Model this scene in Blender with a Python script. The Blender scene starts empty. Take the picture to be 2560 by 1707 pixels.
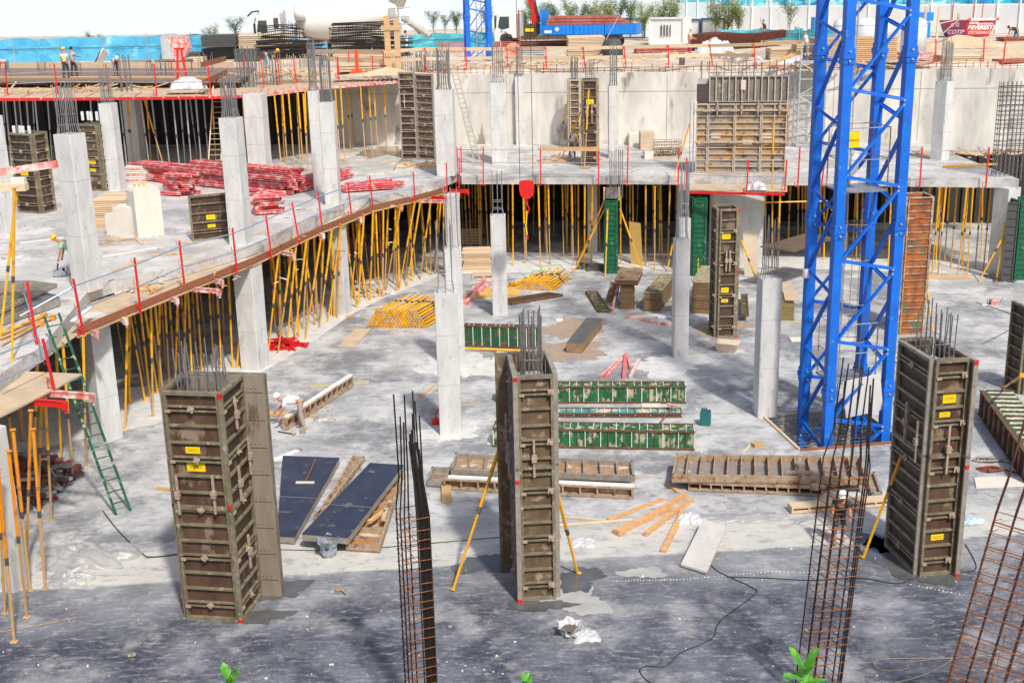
import bpy, math, random
from mathutils import Vector, Matrix
random.seed(7)
R_ = random.Random(11)
scene = bpy.context.scene
COL = scene.collection
rad = math.radians
# ---------------------------------------------------------------- camera model (photo coordinates 2560 x 1707)
CX, CY, FF = 1280.0, 853.5, 3058.0
PITCH, ROLL, CH = rad(16.45), rad(1.33), 15.0
cp, sp, cr, sr = math.cos(PITCH), math.sin(PITCH), math.cos(ROLL), math.sin(ROLL)
AX = Vector((cr, -sr*sp, -sr*cp)); AD = Vector((-sr, -cr*sp, -cr*cp)); AF = Vector((0, cp, -sp))
def ray(x, y): return AX*(x-CX) + AD*(y-CY) + AF*FF
def P(x, y, z=0.0):
    d = ray(x, y); t = (z-CH)/d.z
    return Vector((d.x*t, d.y*t, z))
def ZT(b, x, y):
    d = ray(x, y); t = math.hypot(b.x, b.y)/math.hypot(d.x, d.y)
    return CH + d.z*t
def XA(x, Y, z):
    u = (x-CX)/FF; p0 = Vector((0, Y, z-CH))
    return (u*AF.dot(p0) - AX.dot(p0))/(AX.x - u*AF.x)
S = 2334/640.0
def K(n, x, y):
    c, r = (n-1) % 4, (n-1)//4
    return (c*640 + x/S, (0, 430, 860, 1277)[r] + y/S)
def PK(n, x, y, z=0.0): return P(*K(n, x, y), z)
cam_d = bpy.data.cameras.new('camera'); cam = bpy.data.objects.new('camera', cam_d); COL.objects.link(cam)
cam_d.sensor_width = 36; cam_d.lens = 36*FF/2560; cam_d.clip_end = 30000; cam_d.clip_start = 0.05
m = Matrix.Identity(4)
for i in range(3): m[i][0] = AX[i]; m[i][1] = -AD[i]; m[i][2] = -AF[i]
m[2][3] = CH
cam.matrix_world = m
scene.camera = cam
# ---------------------------------------------------------------- light
SUN_EL, SUN_AZ = rad(50), rad(157)      # azimuth clockwise from +Y: sun stands to the right and behind the camera
w = bpy.data.worlds.new('World'); scene.world = w; w.use_nodes = True
nt = w.node_tree; bg = nt.nodes['Background']
sky = nt.nodes.new('ShaderNodeTexSky'); sky.sky_type = 'NISHITA'; sky.sun_disc = False
sky.sun_elevation = SUN_EL; sky.sun_rotation = SUN_AZ; sky.air_density = 1.0; sky.dust_density = 4.0; sky.ozone_density = 1.0
# bright hazy white towards the horizon, as on a humid morning
gtc = nt.nodes.new('ShaderNodeTexCoord'); gsx = nt.nodes.new('ShaderNodeSeparateXYZ'); nt.links.new(gtc.outputs['Generated'], gsx.inputs[0])
gmr = nt.nodes.new('ShaderNodeMapRange'); gmr.interpolation_type = 'SMOOTHSTEP'; gmr.inputs[1].default_value = .01; gmr.inputs[2].default_value = .30; gmr.inputs[3].default_value = 1.0; gmr.inputs[4].default_value = 0.0
nt.links.new(gsx.outputs[2], gmr.inputs[0])
gmx = nt.nodes.new('ShaderNodeMix'); gmx.data_type = 'RGBA'; nt.links.new(gmr.outputs[0], gmx.inputs[0]); nt.links.new(sky.outputs[0], gmx.inputs[6]); gmx.inputs[7].default_value = (7.6, 8.1, 8.5, 1)
nt.links.new(gmx.outputs[2], bg.inputs[0]); bg.inputs[1].default_value = 0.10
sl = bpy.data.lights.new('sun', 'SUN'); sl.energy = 2.9; sl.angle = rad(3.0); sl.color = (1.0, 0.95, 0.87)
so = bpy.data.objects.new('sun', sl); COL.objects.link(so)
sd = Vector((math.sin(SUN_AZ)*math.cos(SUN_EL), math.cos(SUN_AZ)*math.cos(SUN_EL), math.sin(SUN_EL)))
so.rotation_euler = sd.to_track_quat('Z', 'Y').to_euler(); so.location = (20, -20, 60)
scene.view_settings.view_transform = 'Standard'; scene.view_settings.look = 'None'
scene.view_settings.exposure = 0.35; scene.view_settings.gamma = 1.0
scene.cycles.max_bounces = 6; scene.cycles.diffuse_bounces = 4; scene.cycles.transparent_max_bounces = 8
scene.cycles.caustics_reflective = False; scene.cycles.caustics_refractive = False
# ---------------------------------------------------------------- materials
MATS = {}
def node(nt, t, **kw):
    n = nt.nodes.new(t)
    for k, v in kw.items(): setattr(n, k, v)
    return n
def mat(name, c1, c2=None, scale=3.0, rough=0.75, metal=0.0, bump=0.0, c3=None, c3amt=0.5, c3scale=1.2, stretch=(1, 1, 1), var=0.0, spec=0.5, detail=5.0, edge=(0.35, 0.65), alpha=None, bscale=None):
    """noise blend of c1 and c2, plus sharper patches of c3 (stains, rust, dirt)"""
    if name in MATS: return MATS[name]
    mt = bpy.data.materials.new(name); mt.use_nodes = True; nt = mt.node_tree; L = nt.links
    b = nt.nodes['Principled BSDF']; b.inputs['Roughness'].default_value = rough; b.inputs['Metallic'].default_value = metal
    b.inputs['Specular IOR Level'].default_value = spec
    tc = node(nt, 'ShaderNodeTexCoord'); mp = node(nt, 'ShaderNodeMapping'); mp.inputs['Scale'].default_value = stretch
    L.new(tc.outputs['Object'], mp.inputs[0])
    col = None
    if c2 is None: c2 = tuple(v*0.8 for v in c1)
    def noise(s, d=detail, off=0):
        n = node(nt, 'ShaderNodeTexNoise'); n.inputs['Scale'].default_value = s; n.inputs['Detail'].default_value = d
        n.inputs['Roughness'].default_value = 0.62
        if off:
            m2 = node(nt, 'ShaderNodeMapping'); m2.inputs['Location'].default_value = (off, off*1.7, off*.6); L.new(mp.outputs[0], m2.inputs[0]); L.new(m2.outputs[0], n.inputs[0])
        else: L.new(mp.outputs[0], n.inputs[0])
        return n
    n1 = noise(scale)
    r1 = node(nt, 'ShaderNodeValToRGB'); r1.color_ramp.elements[0].position = edge[0]; r1.color_ramp.elements[1].position = edge[1]
    r1.color_ramp.elements[0].color = (*c1, 1); r1.color_ramp.elements[1].color = (*c2, 1); L.new(n1.outputs[0], r1.inputs[0])
    col = r1.outputs[0]
    if c3 is not None:
        n2 = noise(c3scale, 7.0, 5.3); r2 = node(nt, 'ShaderNodeValToRGB'); e = 1-c3amt
        r2.color_ramp.elements[0].position = max(0.0, .25+.5*e-.04); r2.color_ramp.elements[1].position = min(1.0, .25+.5*e+.05)
        L.new(n2.outputs[0], r2.inputs[0])
        mx = node(nt, 'ShaderNodeMix', data_type='RGBA'); L.new(r2.outputs[0], mx.inputs[0]); L.new(col, mx.inputs[6]); mx.inputs[7].default_value = (*c3, 1)
        col = mx.outputs[2]
    if var:
        oi = node(nt, 'ShaderNodeObjectInfo'); mr = node(nt, 'ShaderNodeMapRange'); mr.inputs[3].default_value = 1-var; mr.inputs[4].default_value = 1+var*.5
        L.new(oi.outputs['Random'], mr.inputs[0]); hs = node(nt, 'ShaderNodeHueSaturation'); L.new(mr.outputs[0], hs.inputs['Value']); L.new(col, hs.inputs['Color']); col = hs.outputs[0]
    L.new(col, b.inputs['Base Color'])
    if bump:
        n3 = noise(bscale or scale*4, 6.0, 2.1); bp = node(nt, 'ShaderNodeBump'); bp.inputs['Strength'].default_value = bump; bp.inputs['Distance'].default_value = 0.03
        L.new(n3.outputs[0], bp.inputs['Height']); L.new(bp.outputs[0], b.inputs['Normal'])
    if alpha is not None: b.inputs['Alpha'].default_value = alpha
    MATS[name] = mt
    return mt
def G(h):  # sRGB hex to linear
    h = h.lstrip('#'); o = []
    for i in (0, 2, 4):
        v = int(h[i:i+2], 16)/255; o.append(v/12.92 if v <= .04045 else ((v+.055)/1.055)**2.4)
    return tuple(o)
concrete = mat('concrete', (.47, .46, .43), (.37, .365, .345), 1.3, .85, bump=.15, c3=(.55, .54, .50), c3amt=.35, c3scale=.9)
concrete_new = mat('concrete_new', (.66, .66, .645), (.53, .53, .52), 1.6, .8, bump=.25, c3=(.33, .33, .32), c3amt=.2, c3scale=3.0, stretch=(1.6, 1.6, .45))
concrete_wall = mat('concrete_wall', (.72, .69, .63), (.46, .44, .40), .5, .9, bump=.2, c3=(.27, .24, .19), c3amt=.27, c3scale=.8, stretch=(1.5, 1, .45))
steel_grey = mat('steel_grey', (.42, .44, .46), (.3, .31, .33), 6, .45, .5)
silver = mat('galvanised', (.55, .57, .60), (.38, .40, .43), 9, .45, .4, var=.2)
rebar_grey = mat('rebar_grey', (.30, .30, .31), (.19, .18, .18), 8, .6, .5)
rebar_dark = mat('rebar_dark', (.035, .032, .035), (.07, .05, .04), 14, .55, .5)
rebar_rust = mat('rebar_rust', (.36, .13, .035), (.20, .07, .025), 9, .85)
yellow = mat('prop_yellow', (.93, .52, .010), (.84, .36, .01), 3, .45, c3=(.48, .26, .10), c3amt=.28, c3scale=5, var=.22)
prop_tan = mat('prop_tan', (.62, .42, .22), (.50, .30, .13), 6, .7, c3=(.62, .33, .05), c3amt=.35, c3scale=3, var=.25)
prop_dark = mat('prop_collar', (.06, .055, .05), (.13, .11, .09), 20, .6)
orange = mat('prop_orange', (.85, .33, .012), (.75, .26, .015), 4, .5, c3=(.36, .17, .07), c3amt=.25, c3scale=5, var=.2)
red = mat('red_paint', (.72, .018, .014), (.6, .015, .015), 5, .45, var=.12)
red_worn = mat('red_worn', (.60, .08, .07), (.70, .36, .32), 3.0, .7, c3=(.72, .60, .54), c3amt=.45, c3scale=4, var=.2)
blue = mat('blue_paint', (.002, .165, .74), (.002, .115, .56), 1.2, .5, c3=(.04, .24, .66), c3amt=.22, c3scale=4, bump=.12)
pipe_blue = mat('rail_pipe', (.36, .45, .58), (.28, .34, .45), 5, .4, .3)
timber = mat('timber', (.68, .45, .24), (.55, .34, .16), 2.0, .8, stretch=(1, 8, 8), var=.2, c3=(.42, .26, .13), c3amt=.2, c3scale=3)
timber_pale = mat('timber_pale', (.70, .55, .38), (.58, .44, .30), 2.0, .85, stretch=(1, 8, 8), var=.2)
timber_dark = mat('timber_dark', (.33, .12, .055), (.24, .085, .04), 2.0, .7, stretch=(1, 6, 6), var=.15, c3=(.45, .2, .09), c3amt=.2)
ply = mat('plywood', (.60, .47, .32), (.48, .37, .25), 1.4, .8, c3=(.42, .38, .33), c3amt=.35, c3scale=1.2)
ply_yel = mat('plywood_yellow', (.80, .52, .16), (.72, .46, .15), 1.2, .6, c3=(.62, .43, .2), c3amt=.25)
film_ply = mat('film_ply', (.055, .026, .018), (.11, .065, .04), 1.8, .5, c3=(.24, .18, .12), c3amt=.28, c3scale=2.2, stretch=(1, 1, .6), bump=.15, var=.35)
film_light = mat('film_ply_light', (.22, .15, .09), (.12, .075, .045), 2.2, .7, c3=(.42, .34, .24), c3amt=.3, c3scale=3, bump=.15, var=.35)
frame_olive = mat('frame_olive', (.15, .125, .08), (.27, .235, .16), 4, .6, .15, c3=(.46, .41, .32), c3amt=.24, c3scale=6, bump=.1)
frame_cream = mat('frame_cream', (.55, .48, .38), (.42, .36, .27), 5, .7, .1, c3=(.32, .2, .12), c3amt=.18, c3scale=5, bump=.1)
frame_grey = mat('frame_grey', (.40, .37, .32), (.27, .24, .20), 5, .65, .25, c3=(.30, .16, .08), c3amt=.22, c3scale=5, bump=.1)
frame_rust = mat('frame_rust', (.33, .22, .13), (.42, .34, .26), 5, .8, c3=(.22, .10, .05), c3amt=.35, c3scale=4, bump=.15)
steel_panel = mat('steel_panel', (.27, .22, .17), (.35, .30, .24), 1.2, .6, .2, c3=(.15, .10, .07), c3amt=.2, c3scale=1.6, stretch=(2, 2, .4))
green_panel = mat('green_panel', (.006, .095, .035), (.012, .15, .055), 3.0, .6, c3=(.46, .42, .30), c3amt=.40, c3scale=2.6, bump=.2, stretch=(1.6, 1.6, .8))
green_clean = mat('green_clean', (.004, .085, .04), (.007, .125, .055), 3.0, .5, c3=(.45, .46, .38), c3amt=.2, c3scale=4)
green_rust = mat('green_rust', (.42, .12, .02), (.20, .07, .03), 2.2, .85, c3=(.06, .15, .08), c3amt=.36, c3scale=.8, bump=.2, edge=(.42, .58))
green_edge = mat('green_edge', (.10, .055, .03), (.16, .09, .05), 5, .8, c3=(.3, .2, .12), c3amt=.2, c3scale=6)
clampm = mat('clamp_steel', (.52, .42, .33), (.38, .29, .22), 12, .7, .2, c3=(.32, .16, .09), c3amt=.3, c3scale=9)
label_yel = mat('label_yellow', (.95, .68, .0), (.9, .62, .0), 9, .5)
white = mat('white_paint', (.80, .80, .79), (.74, .74, .73), 3, .5)
off_white = mat('off_white', (.74, .70, .62), (.66, .62, .55), 2, .7, c3=(.5, .42, .32), c3amt=.15)
black = mat('black_rubber', (.02, .02, .022), (.035, .035, .035), 5, .6)
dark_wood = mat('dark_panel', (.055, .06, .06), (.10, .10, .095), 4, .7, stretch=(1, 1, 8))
navy_ply = mat('navy_ply', (.022, .032, .065), (.04, .05, .085), 1.5, .45, c3=(.22, .19, .14), c3amt=.2, c3scale=2.6, bump=.08)
skin = mat('skin', (.55, .24, .14), (.48, .2, .12), 5, .6)
glass = mat('window_glass', (.03, .05, .06), (.05, .08, .09), 2, .08, spec=.9)
plastic_clear = mat('clear_plastic', (.40, .40, .43), (.58, .58, .58), 3, .25, bump=.5, alpha=.55, spec=.8)
plastic_white = mat('white_plastic', (.66, .66, .67), (.46, .48, .52), 4, .4, bump=.4)
sand = mat('sand', (.60, .47, .33), (.50, .38, .25), 1.5, .95, bump=.6, c3=(.66, .56, .44), c3amt=.3, c3scale=1)
cable_m = mat('cable_black', (.02, .02, .02), (.04, .04, .04), 5, .6)
# ---------------------------------------------------------------- mesh helper
class MB:
    def __init__(s): s.v = []; s.f = []; s.mi = []; s.ms = []
    def _m(s, m):
        if m not in s.ms: s.ms.append(m)
        return s.ms.index(m)
    def add(s, vs, fs, m):
        o = len(s.v); k = s._m(m); s.v.extend([tuple(v) for v in vs])
        for f in fs: s.f.append(tuple(o+i for i in f)); s.mi.append(k)
    def box(s, c, d, m, rz=0.0, M=None):
        x, y, z = d[0]/2, d[1]/2, d[2]/2
        vs = [Vector((a*x, b*y, e*z)) for e in (-1, 1) for b in (-1, 1) for a in (-1, 1)]
        if M is not None: vs = [M @ v for v in vs]
        elif rz:
            q = Matrix.Rotation(rz, 3, 'Z'); vs = [q @ v for v in vs]
        c = Vector(c)
        s.add([v+c for v in vs], [(0, 2, 3, 1), (4, 5, 7, 6), (0, 1, 5, 4), (2, 6, 7, 3), (0, 4, 6, 2), (1, 3, 7, 5)], m)
    def beam(s, a, b, w_, h_, m, up=(0, 0, 1)):
        a = Vector(a); b = Vector(b); d = b-a; l = d.length
        if l < 1e-6: return
        z = d/l; u = Vector(up)
        if abs(z.dot(u)) > .97: u = Vector((0, 1, 0))
        x = u.cross(z).normalized(); y = z.cross(x)
        M = Matrix((x, y, z)).transposed()
        s.box((a+b)/2, (w_, h_, l), m, M=M)
    def tube(s, a, b, r, m, n=6, r2=None, caps=True):
        a = Vector(a); b = Vector(b); d = b-a
        if d.length < 1e-6: return
        z = d.normalized(); u = Vector((0, 0, 1)) if abs(z.z) < .9 else Vector((1, 0, 0))
        x = u.cross(z).normalized(); y = z.cross(x); r2 = r if r2 is None else r2
        vs = [a+(x*math.cos(2*math.pi*i/n)+y*math.sin(2*math.pi*i/n))*r for i in range(n)] + [b+(x*math.cos(2*math.pi*i/n)+y*math.sin(2*math.pi*i/n))*r2 for i in range(n)]
        fs = [(i, (i+1) % n, n+(i+1) % n, n+i) for i in range(n)]
        if caps: fs += [tuple(range(n-1, -1, -1)), tuple(range(n, 2*n))]
        s.add(vs, fs, m)
    def path(s, pts, r, m, n=5):
        pts = [Vector(p) for p in pts]; rings = []; pu = None
        for i, p in enumerate(pts):
            d = (pts[min(i+1, len(pts)-1)]-pts[max(i-1, 0)]).normalized()
            u = pu if pu is not None else (Vector((0, 0, 1)) if abs(d.z) < .9 else Vector((1, 0, 0)))
            x = u.cross(d)
            if x.length < 1e-4: x = Vector((1, 0, .3)).cross(d)
            x.normalize(); y = d.cross(x); pu = y
            rr = r[i] if isinstance(r, (list, tuple)) else r
            rings.append([p+(x*math.cos(2*math.pi*k/n)+y*math.sin(2*math.pi*k/n))*rr for k in range(n)])
        vs = [v for rg in rings for v in rg]; fs = []
        for i in range(len(pts)-1):
            for k in range(n): fs.append((i*n+k, i*n+(k+1) % n, (i+1)*n+(k+1) % n, (i+1)*n+k))
        fs += [tuple(range(n-1, -1, -1)), tuple(range((len(pts)-1)*n, len(pts)*n))]
        s.add(vs, fs, m)
    def prism(s, poly, z0, z1, m):
        n = len(poly); a = sum(poly[i][0]*poly[(i+1) % n][1]-poly[(i+1) % n][0]*poly[i][1] for i in range(n))
        if a < 0: poly = poly[::-1]
        vs = [(p[0], p[1], z0) for p in poly]+[(p[0], p[1], z1) for p in poly]
        s.add(vs, [tuple(range(n-1, -1, -1)), tuple(range(n, 2*n))]+[(i, (i+1) % n, n+(i+1) % n, n+i) for i in range(n)], m)
    def sphere(s, c, r, m, n=8, k=6, M=None):
        if not isinstance(r, (tuple, list)): r = (r, r, r)
        vs = []; fs = []; c = Vector(c)
        for i in range(k+1):
            t = math.pi*i/k
            for j in range(n):
                a = 2*math.pi*j/n; v = Vector((r[0]*math.sin(t)*math.cos(a), r[1]*math.sin(t)*math.sin(a), r[2]*math.cos(t)))
                if M is not None: v = M @ v
                vs.append(v+c)
        for i in range(k):
            for j in range(n): fs.append((i*n+j, (i+1)*n+j, (i+1)*n+(j+1) % n, i*n+(j+1) % n))
        s.add(vs, fs, m)
    def lathe(s, prof, m, n=16, c=(0, 0, 0), M=None):
        vs = []; c = Vector(c)
        for (r, z) in prof:
            for j in range(n):
                a = 2*math.pi*j/n; v = Vector((r*math.cos(a), r*math.sin(a), z))
                if M is not None: v = M @ v
                vs.append(v+c)
        fs = [(i*n+j, i*n+(j+1) % n, (i+1)*n+(j+1) % n, (i+1)*n+j) for i in range(len(prof)-1) for j in range(n)]
        fs += [tuple(range(n-1, -1, -1)), tuple(range((len(prof)-1)*n, len(prof)*n))]
        s.add(vs, fs, m)
    def build(s, name, parent=None, smooth=False, loc=None):
        me = bpy.data.meshes.new(name); me.from_pydata(s.v, [], s.f)
        for m_ in s.ms: me.materials.append(m_)
        me.polygons.foreach_set('material_index', s.mi)
        if smooth: me.polygons.foreach_set('use_smooth', [True]*len(s.f))
        me.update(); o = bpy.data.objects.new(name, me); COL.objects.link(o)
        if parent is not None: o.parent = parent
        if loc is not None: o.location = loc
        return o
def tag(o, label=None, cat=None, group=None, kind=None):
    if label: o['label'] = label
    if cat: o['category'] = cat
    if group: o['group'] = group
    if kind: o['kind'] = kind
    return o
def thing(name, loc, label, cat, rz=0.0, group=None):
    o = bpy.data.objects.new(name, None); COL.objects.link(o); o.location = loc; o.rotation_euler = (0, 0, rz); o.empty_display_size = .2
    return tag(o, label, cat, group)
CH_ = {}
def kids(o): return [c for c in bpy.data.objects if c.parent == o]
def copy_tree(o, loc=None, rz=None, label=None, group=None, tree=None):
    if tree is None:
        tree = TREES.get(o.name)
        if tree is None:
            def rec(x): return [(c, rec(c)) for c in kids(x)]
            tree = TREES[o.name] = rec(o)
    def cp_(x, par, tr):
        c = x.copy(); COL.objects.link(c); c.parent = par
        for ch, t2 in tr: cp_(ch, c, t2)
        return c
    c = cp_(o, None, tree)
    if loc is not None: c.location = loc
    if rz is not None: c.rotation_euler = (0, 0, rz)
    if label: c['label'] = label
    if group: c['group'] = group
    return c
TREES = {}
# ================================================================= SETTING
def floor_mat(name, base, dark, light, tan, edgefn):
    mt = bpy.data.materials.new(name); mt.use_nodes = True; nt = mt.node_tree; L = nt.links; b = nt.nodes['Principled BSDF']
    tc = node(nt, 'ShaderNodeTexCoord'); co = tc.outputs['Object']
    def noise(s, d=6, rgh=.6, off=(0, 0, 0), st=(1, 1, 1)):
        mp = node(nt, 'ShaderNodeMapping'); mp.inputs[1].default_value = off; mp.inputs[3].default_value = st; L.new(co, mp.inputs[0])
        n = node(nt, 'ShaderNodeTexNoise'); n.inputs['Scale'].default_value = s; n.inputs['Detail'].default_value = d; n.inputs['Roughness'].default_value = rgh
        L.new(mp.outputs[0], n.inputs[0]); return n.outputs[0]
    def ramp(x, a, b_):
        r = node(nt, 'ShaderNodeMapRange'); r.interpolation_type = 'SMOOTHSTEP'; r.inputs[1].default_value = a; r.inputs[2].default_value = b_; L.new(x, r.inputs[0]); return r.outputs[0]
    def mix(f, a, b_):
        m_ = node(nt, 'ShaderNodeMix', data_type='RGBA')
        if isinstance(f, float): m_.inputs[0].default_value = f
        else: L.new(f, m_.inputs[0])
        for i, q in ((6, a), (7, b_)):
            if isinstance(q, tuple): m_.inputs[i].default_value = (*q, 1)
            else: L.new(q, m_.inputs[i])
        return m_.outputs[2]
    def math_(op, a, b_):
        m_ = node(nt, 'ShaderNodeMath', operation=op)
        for i, q in enumerate((a, b_)):
            if isinstance(q, (int, float)): m_.inputs[i].default_value = q
            else: L.new(q, m_.inputs[i])
        return m_.outputs[0]
    c = mix(ramp(noise(.55, 8, .65), .36, .64), base, light)
    c = mix(math_('MULTIPLY', ramp(noise(.27, 9, .74, (9, 3, 0)), .47, .60), .8), c, dark)
    c = mix(ramp(noise(1.9, 8, .7, (2, 7, 0), (1, .6, 1)), .55, .72), c, tuple(v*.62 for v in base))
    c = mix(ramp(noise(.35, 5, .6, (31, 12, 0)), .60, .74), c, tan)
    if edgefn: c = edgefn(nt, L, co, c, noise, ramp, mix, math_)
    c = mix(math_('MULTIPLY', ramp(noise(9, 5, .7), .45, .75), .16), c, light)
    c = mix(math_('MULTIPLY', ramp(noise(3.5, 8, .75, (5, 5, 0), (.5, 1, 1)), .50, .64), .6), c, tuple(v*.55 for v in base))
    c = mix(math_('MULTIPLY', ramp(noise(7, 8, .8, (15, 5, 0), (.35, 1, 1)), .52, .62), .4), c, light)
    spk = node(nt, 'ShaderNodeTexVoronoi'); spk.inputs['Scale'].default_value = 3.3; L.new(co, spk.inputs[0])
    s1 = math_('LESS_THAN', spk.outputs['Distance'], .045); s2 = math_('GREATER_THAN', noise(.8, 2), .55)
    c = mix(math_('MULTIPLY', s1, s2), c, (.8, .8, .78))
    L.new(c, b.inputs['Base Color'])
    rr = node(nt, 'ShaderNodeMapRange'); rr.inputs[3].default_value = .45; rr.inputs[4].default_value = .9; L.new(noise(.7, 5), rr.inputs[0]); L.new(rr.outputs[0], b.inputs['Roughness'])
    bp = node(nt, 'ShaderNodeBump'); bp.inputs['Strength'].default_value = .35; bp.inputs['Distance'].default_value = .02; L.new(noise(5, 8, .7), bp.inputs['Height']); L.new(bp.outputs[0], b.inputs['Normal'])
    return mt
# pour joint between the old dark slab (front) and the pale strip: world line through two points
jA = P(700, 1440); jB = P(1900, 1372)
def pit_edges(nt, L, co, c, noise, ramp, mix, math_):
    sx = node(nt, 'ShaderNodeSeparateXYZ'); L.new(co, sx.inputs[0])
    k = (jB.y-jA.y)/(jB.x-jA.x)
    # signed y above joint
    v = math_('SUBTRACT', sx.outputs[1], math_('ADD', math_('MULTIPLY', sx.outputs[0], k), jA.y-k*jA.x))
    vn = math_('ADD', v, math_('MULTIPLY', math_('SUBTRACT', noise(1.1, 6, .7), .5), .55))
    wet = mix(ramp(noise(.62, 6, .62, (3, 1, 0)), .34, .68), (.036, .042, .070), (.155, .168, .21))
    wet = mix(math_('MULTIPLY', ramp(noise(.45, 7, .7, (13, 1, 0)), .50, .64), .6), wet, (.40, .40, .41))
    strip = mix(ramp(noise(.9, 6), .3, .7), (.60, .58, .53), (.50, .50, .48))
    band = math_('MULTIPLY', ramp(v, 0.0, .1), math_('SUBTRACT', 1.0, ramp(vn, 1.5, 2.6)))
    c = mix(band, c, strip)
    inv = math_('SUBTRACT', 1.0, ramp(math_('ADD', v, math_('MULTIPLY', math_('SUBTRACT', noise(2.2, 5, .7, (4, 4, 0)), .5), .5)), -.12, .06))
    fade = math_('ADD', .62, math_('MULTIPLY', ramp(math_('MULTIPLY', vn, -1.0), 0.1, 2.6), .38))
    c = mix(math_('MULTIPLY', inv, fade), c, wet)
    return c
pit_m = floor_mat('pit_concrete', (.345, .355, .37), (.13, .14, .165), (.58, .585, .58), (.40, .33, .26), pit_edges)
deck_m = floor_mat('deck_concrete', (.50, .49, .475), (.29, .29, .295), (.64, .63, .61), (.50, .40, .31), None)
# crane pit rectangle (world, axis aligned with the mast)
TA = Vector((XA(2066, 38.1, 0), 38.1, 0)); TU = Vector((2.0, .32, 0)).normalized(); TV = Vector((-TU.y, TU.x, 0)); TS = 2.03
hole = [TA + TU*a + TV*b for a, b in ((-1.15, -.55), (TS+.45, -.55), (TS+.45, TS+.75), (-1.15, TS+.75))]
mb = MB(); O = [(-60, -2), (60, -2), (60, 95), (-60, 95)]
ov = [(x, y, 0) for x, y in O] + [tuple(v) for v in hole]
mb.add(ov, [(0, 1, 5, 4), (1, 2, 6, 5), (2, 3, 7, 6), (3, 0, 4, 7)], pit_m)
tag(mb.build('pit_floor'), kind='structure')
mb = MB(); lo = [v+Vector((0, 0, -1.3)) for v in hole]
vs = [v+Vector((0, 0, -.001)) for v in hole]+lo
mb.add(vs, [(0, 1, 5, 4), (1, 2, 6, 5), (2, 3, 7, 6), (3, 0, 4, 7), (4, 5, 6, 7)], concrete)
tag(mb.build('crane_pit'), kind='structure')
# curb around crane pit, timber edged
mb = MB()
for i in range(4):
    a, b = hole[i], hole[(i+1) % 4]; mb.beam(a+Vector((0, 0, .03)), b+Vector((0, 0, .03)), .10, .06, timber_pale if i else timber_dark)
tag(mb.build('pit_edge_frame'), 'thin timber edging frame around the square pit below the blue crane mast', 'timber frame')
mb = MB()
for i in range(12):
    t = i/11; a = hole[0].lerp(hole[1], t); b = hole[3].lerp(hole[2], t); mb.tube(a+Vector((0, 0, -.25)), b+Vector((0, 0, -.25)), .014, rebar_grey, 5)
    a = hole[0].lerp(hole[3], t); b = hole[1].lerp(hole[2], t); mb.tube(a+Vector((0, 0, -.22)), b+Vector((0, 0, -.22)), .014, rebar_grey, 5)
tag(mb.build('rebar_mat'), 'grid of steel bars lying over the pit under the blue mast', 'rebar mat')
# pale footing strip along the left edge of the pit
fs = [K(10, 0, 290), K(10, 470, 10), K(6, 870, 1290), K(6, 1180, 1140), K(6, 1720, 930), K(6, 1700, 860), K(6, 700, 1100), K(6, 0, 1500)]
mb = MB(); mb.add([P(*q, .006) for q in [(-200, 1180), (390, 1060), (655, 930), (770, 862), (880, 785), (965, 742), (1112, 686), (1112, 668), (860, 735), (655, 850), (390, 960), (-200, 1040)]], [tuple(range(12))], concrete_new)
tag(mb.build('footing_strip'), kind='structure')
mb = MB(); mb.add([P(x, y, .006) for x, y in [(1112, 686), (1900, 668), (2560, 690), (2560, 655), (1900, 640), (1112, 655)]], [tuple(range(6))], concrete_new)
tag(mb.build('footing_strip'), kind='structure')
# ---- suspended slab
ZS, ZU = 4.9, 4.45
edge = [(2548, 448), (2100, 443), (1600, 440), (1154, 440), (1144, 433), (1106, 448), (1035, 470), (930, 496), (854, 512), (750, 562), (640, 608), (449, 664), (274, 704), (225, 722), (110, 860), (0, 936), (-120, 1010)]
ew = [P(x, y, ZS) for x, y in edge]; EW = [(p.x, p.y) for p in ew]
wl = Vector((-8.5, 80.2, 0)); wr = Vector((28.7, 74.4, 0)); wd = (wr-wl).normalized()
def wall_pt(x, off=0.0): t = (x-wl.x)/wd.x; p = wl+wd*t; return Vector((p.x-wd.y*off, p.y+wd.x*off, 0))
a_, b_ = wall_pt(-58), wall_pt(EW[0][0]+.0)
mb = MB(); mb.prism(EW+[(-58, EW[-1][1]), (a_.x, a_.y-.01), (b_.x, b_.y-.01)], ZU, ZS, deck_m)
tag(mb.build('concrete_deck'), kind='structure')
# darker patches (fresh grout) on the slab edge are left to the material
# ---- retaining wall with panel joints
th = tag(thing('retaining_wall', wall_pt(0), None, None), 'long weathered beige concrete retaining wall closing the pit at the back', 'wall')
def loc(o, p): return Vector(p)-Vector(o.location)
mb = MB(); A0, A1 = wall_pt(-58), wall_pt(60)
n0 = Vector((-wd.y, wd.x, 0))
mb.prism([tuple((A0-th.location)[:2]), tuple((A1-th.location)[:2]), tuple((A1+n0*.6-th.location)[:2]), tuple((A0+n0*.6-th.location)[:2])], 0, 9.3, concrete_wall)
mb.build('wall_body', th)
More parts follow.
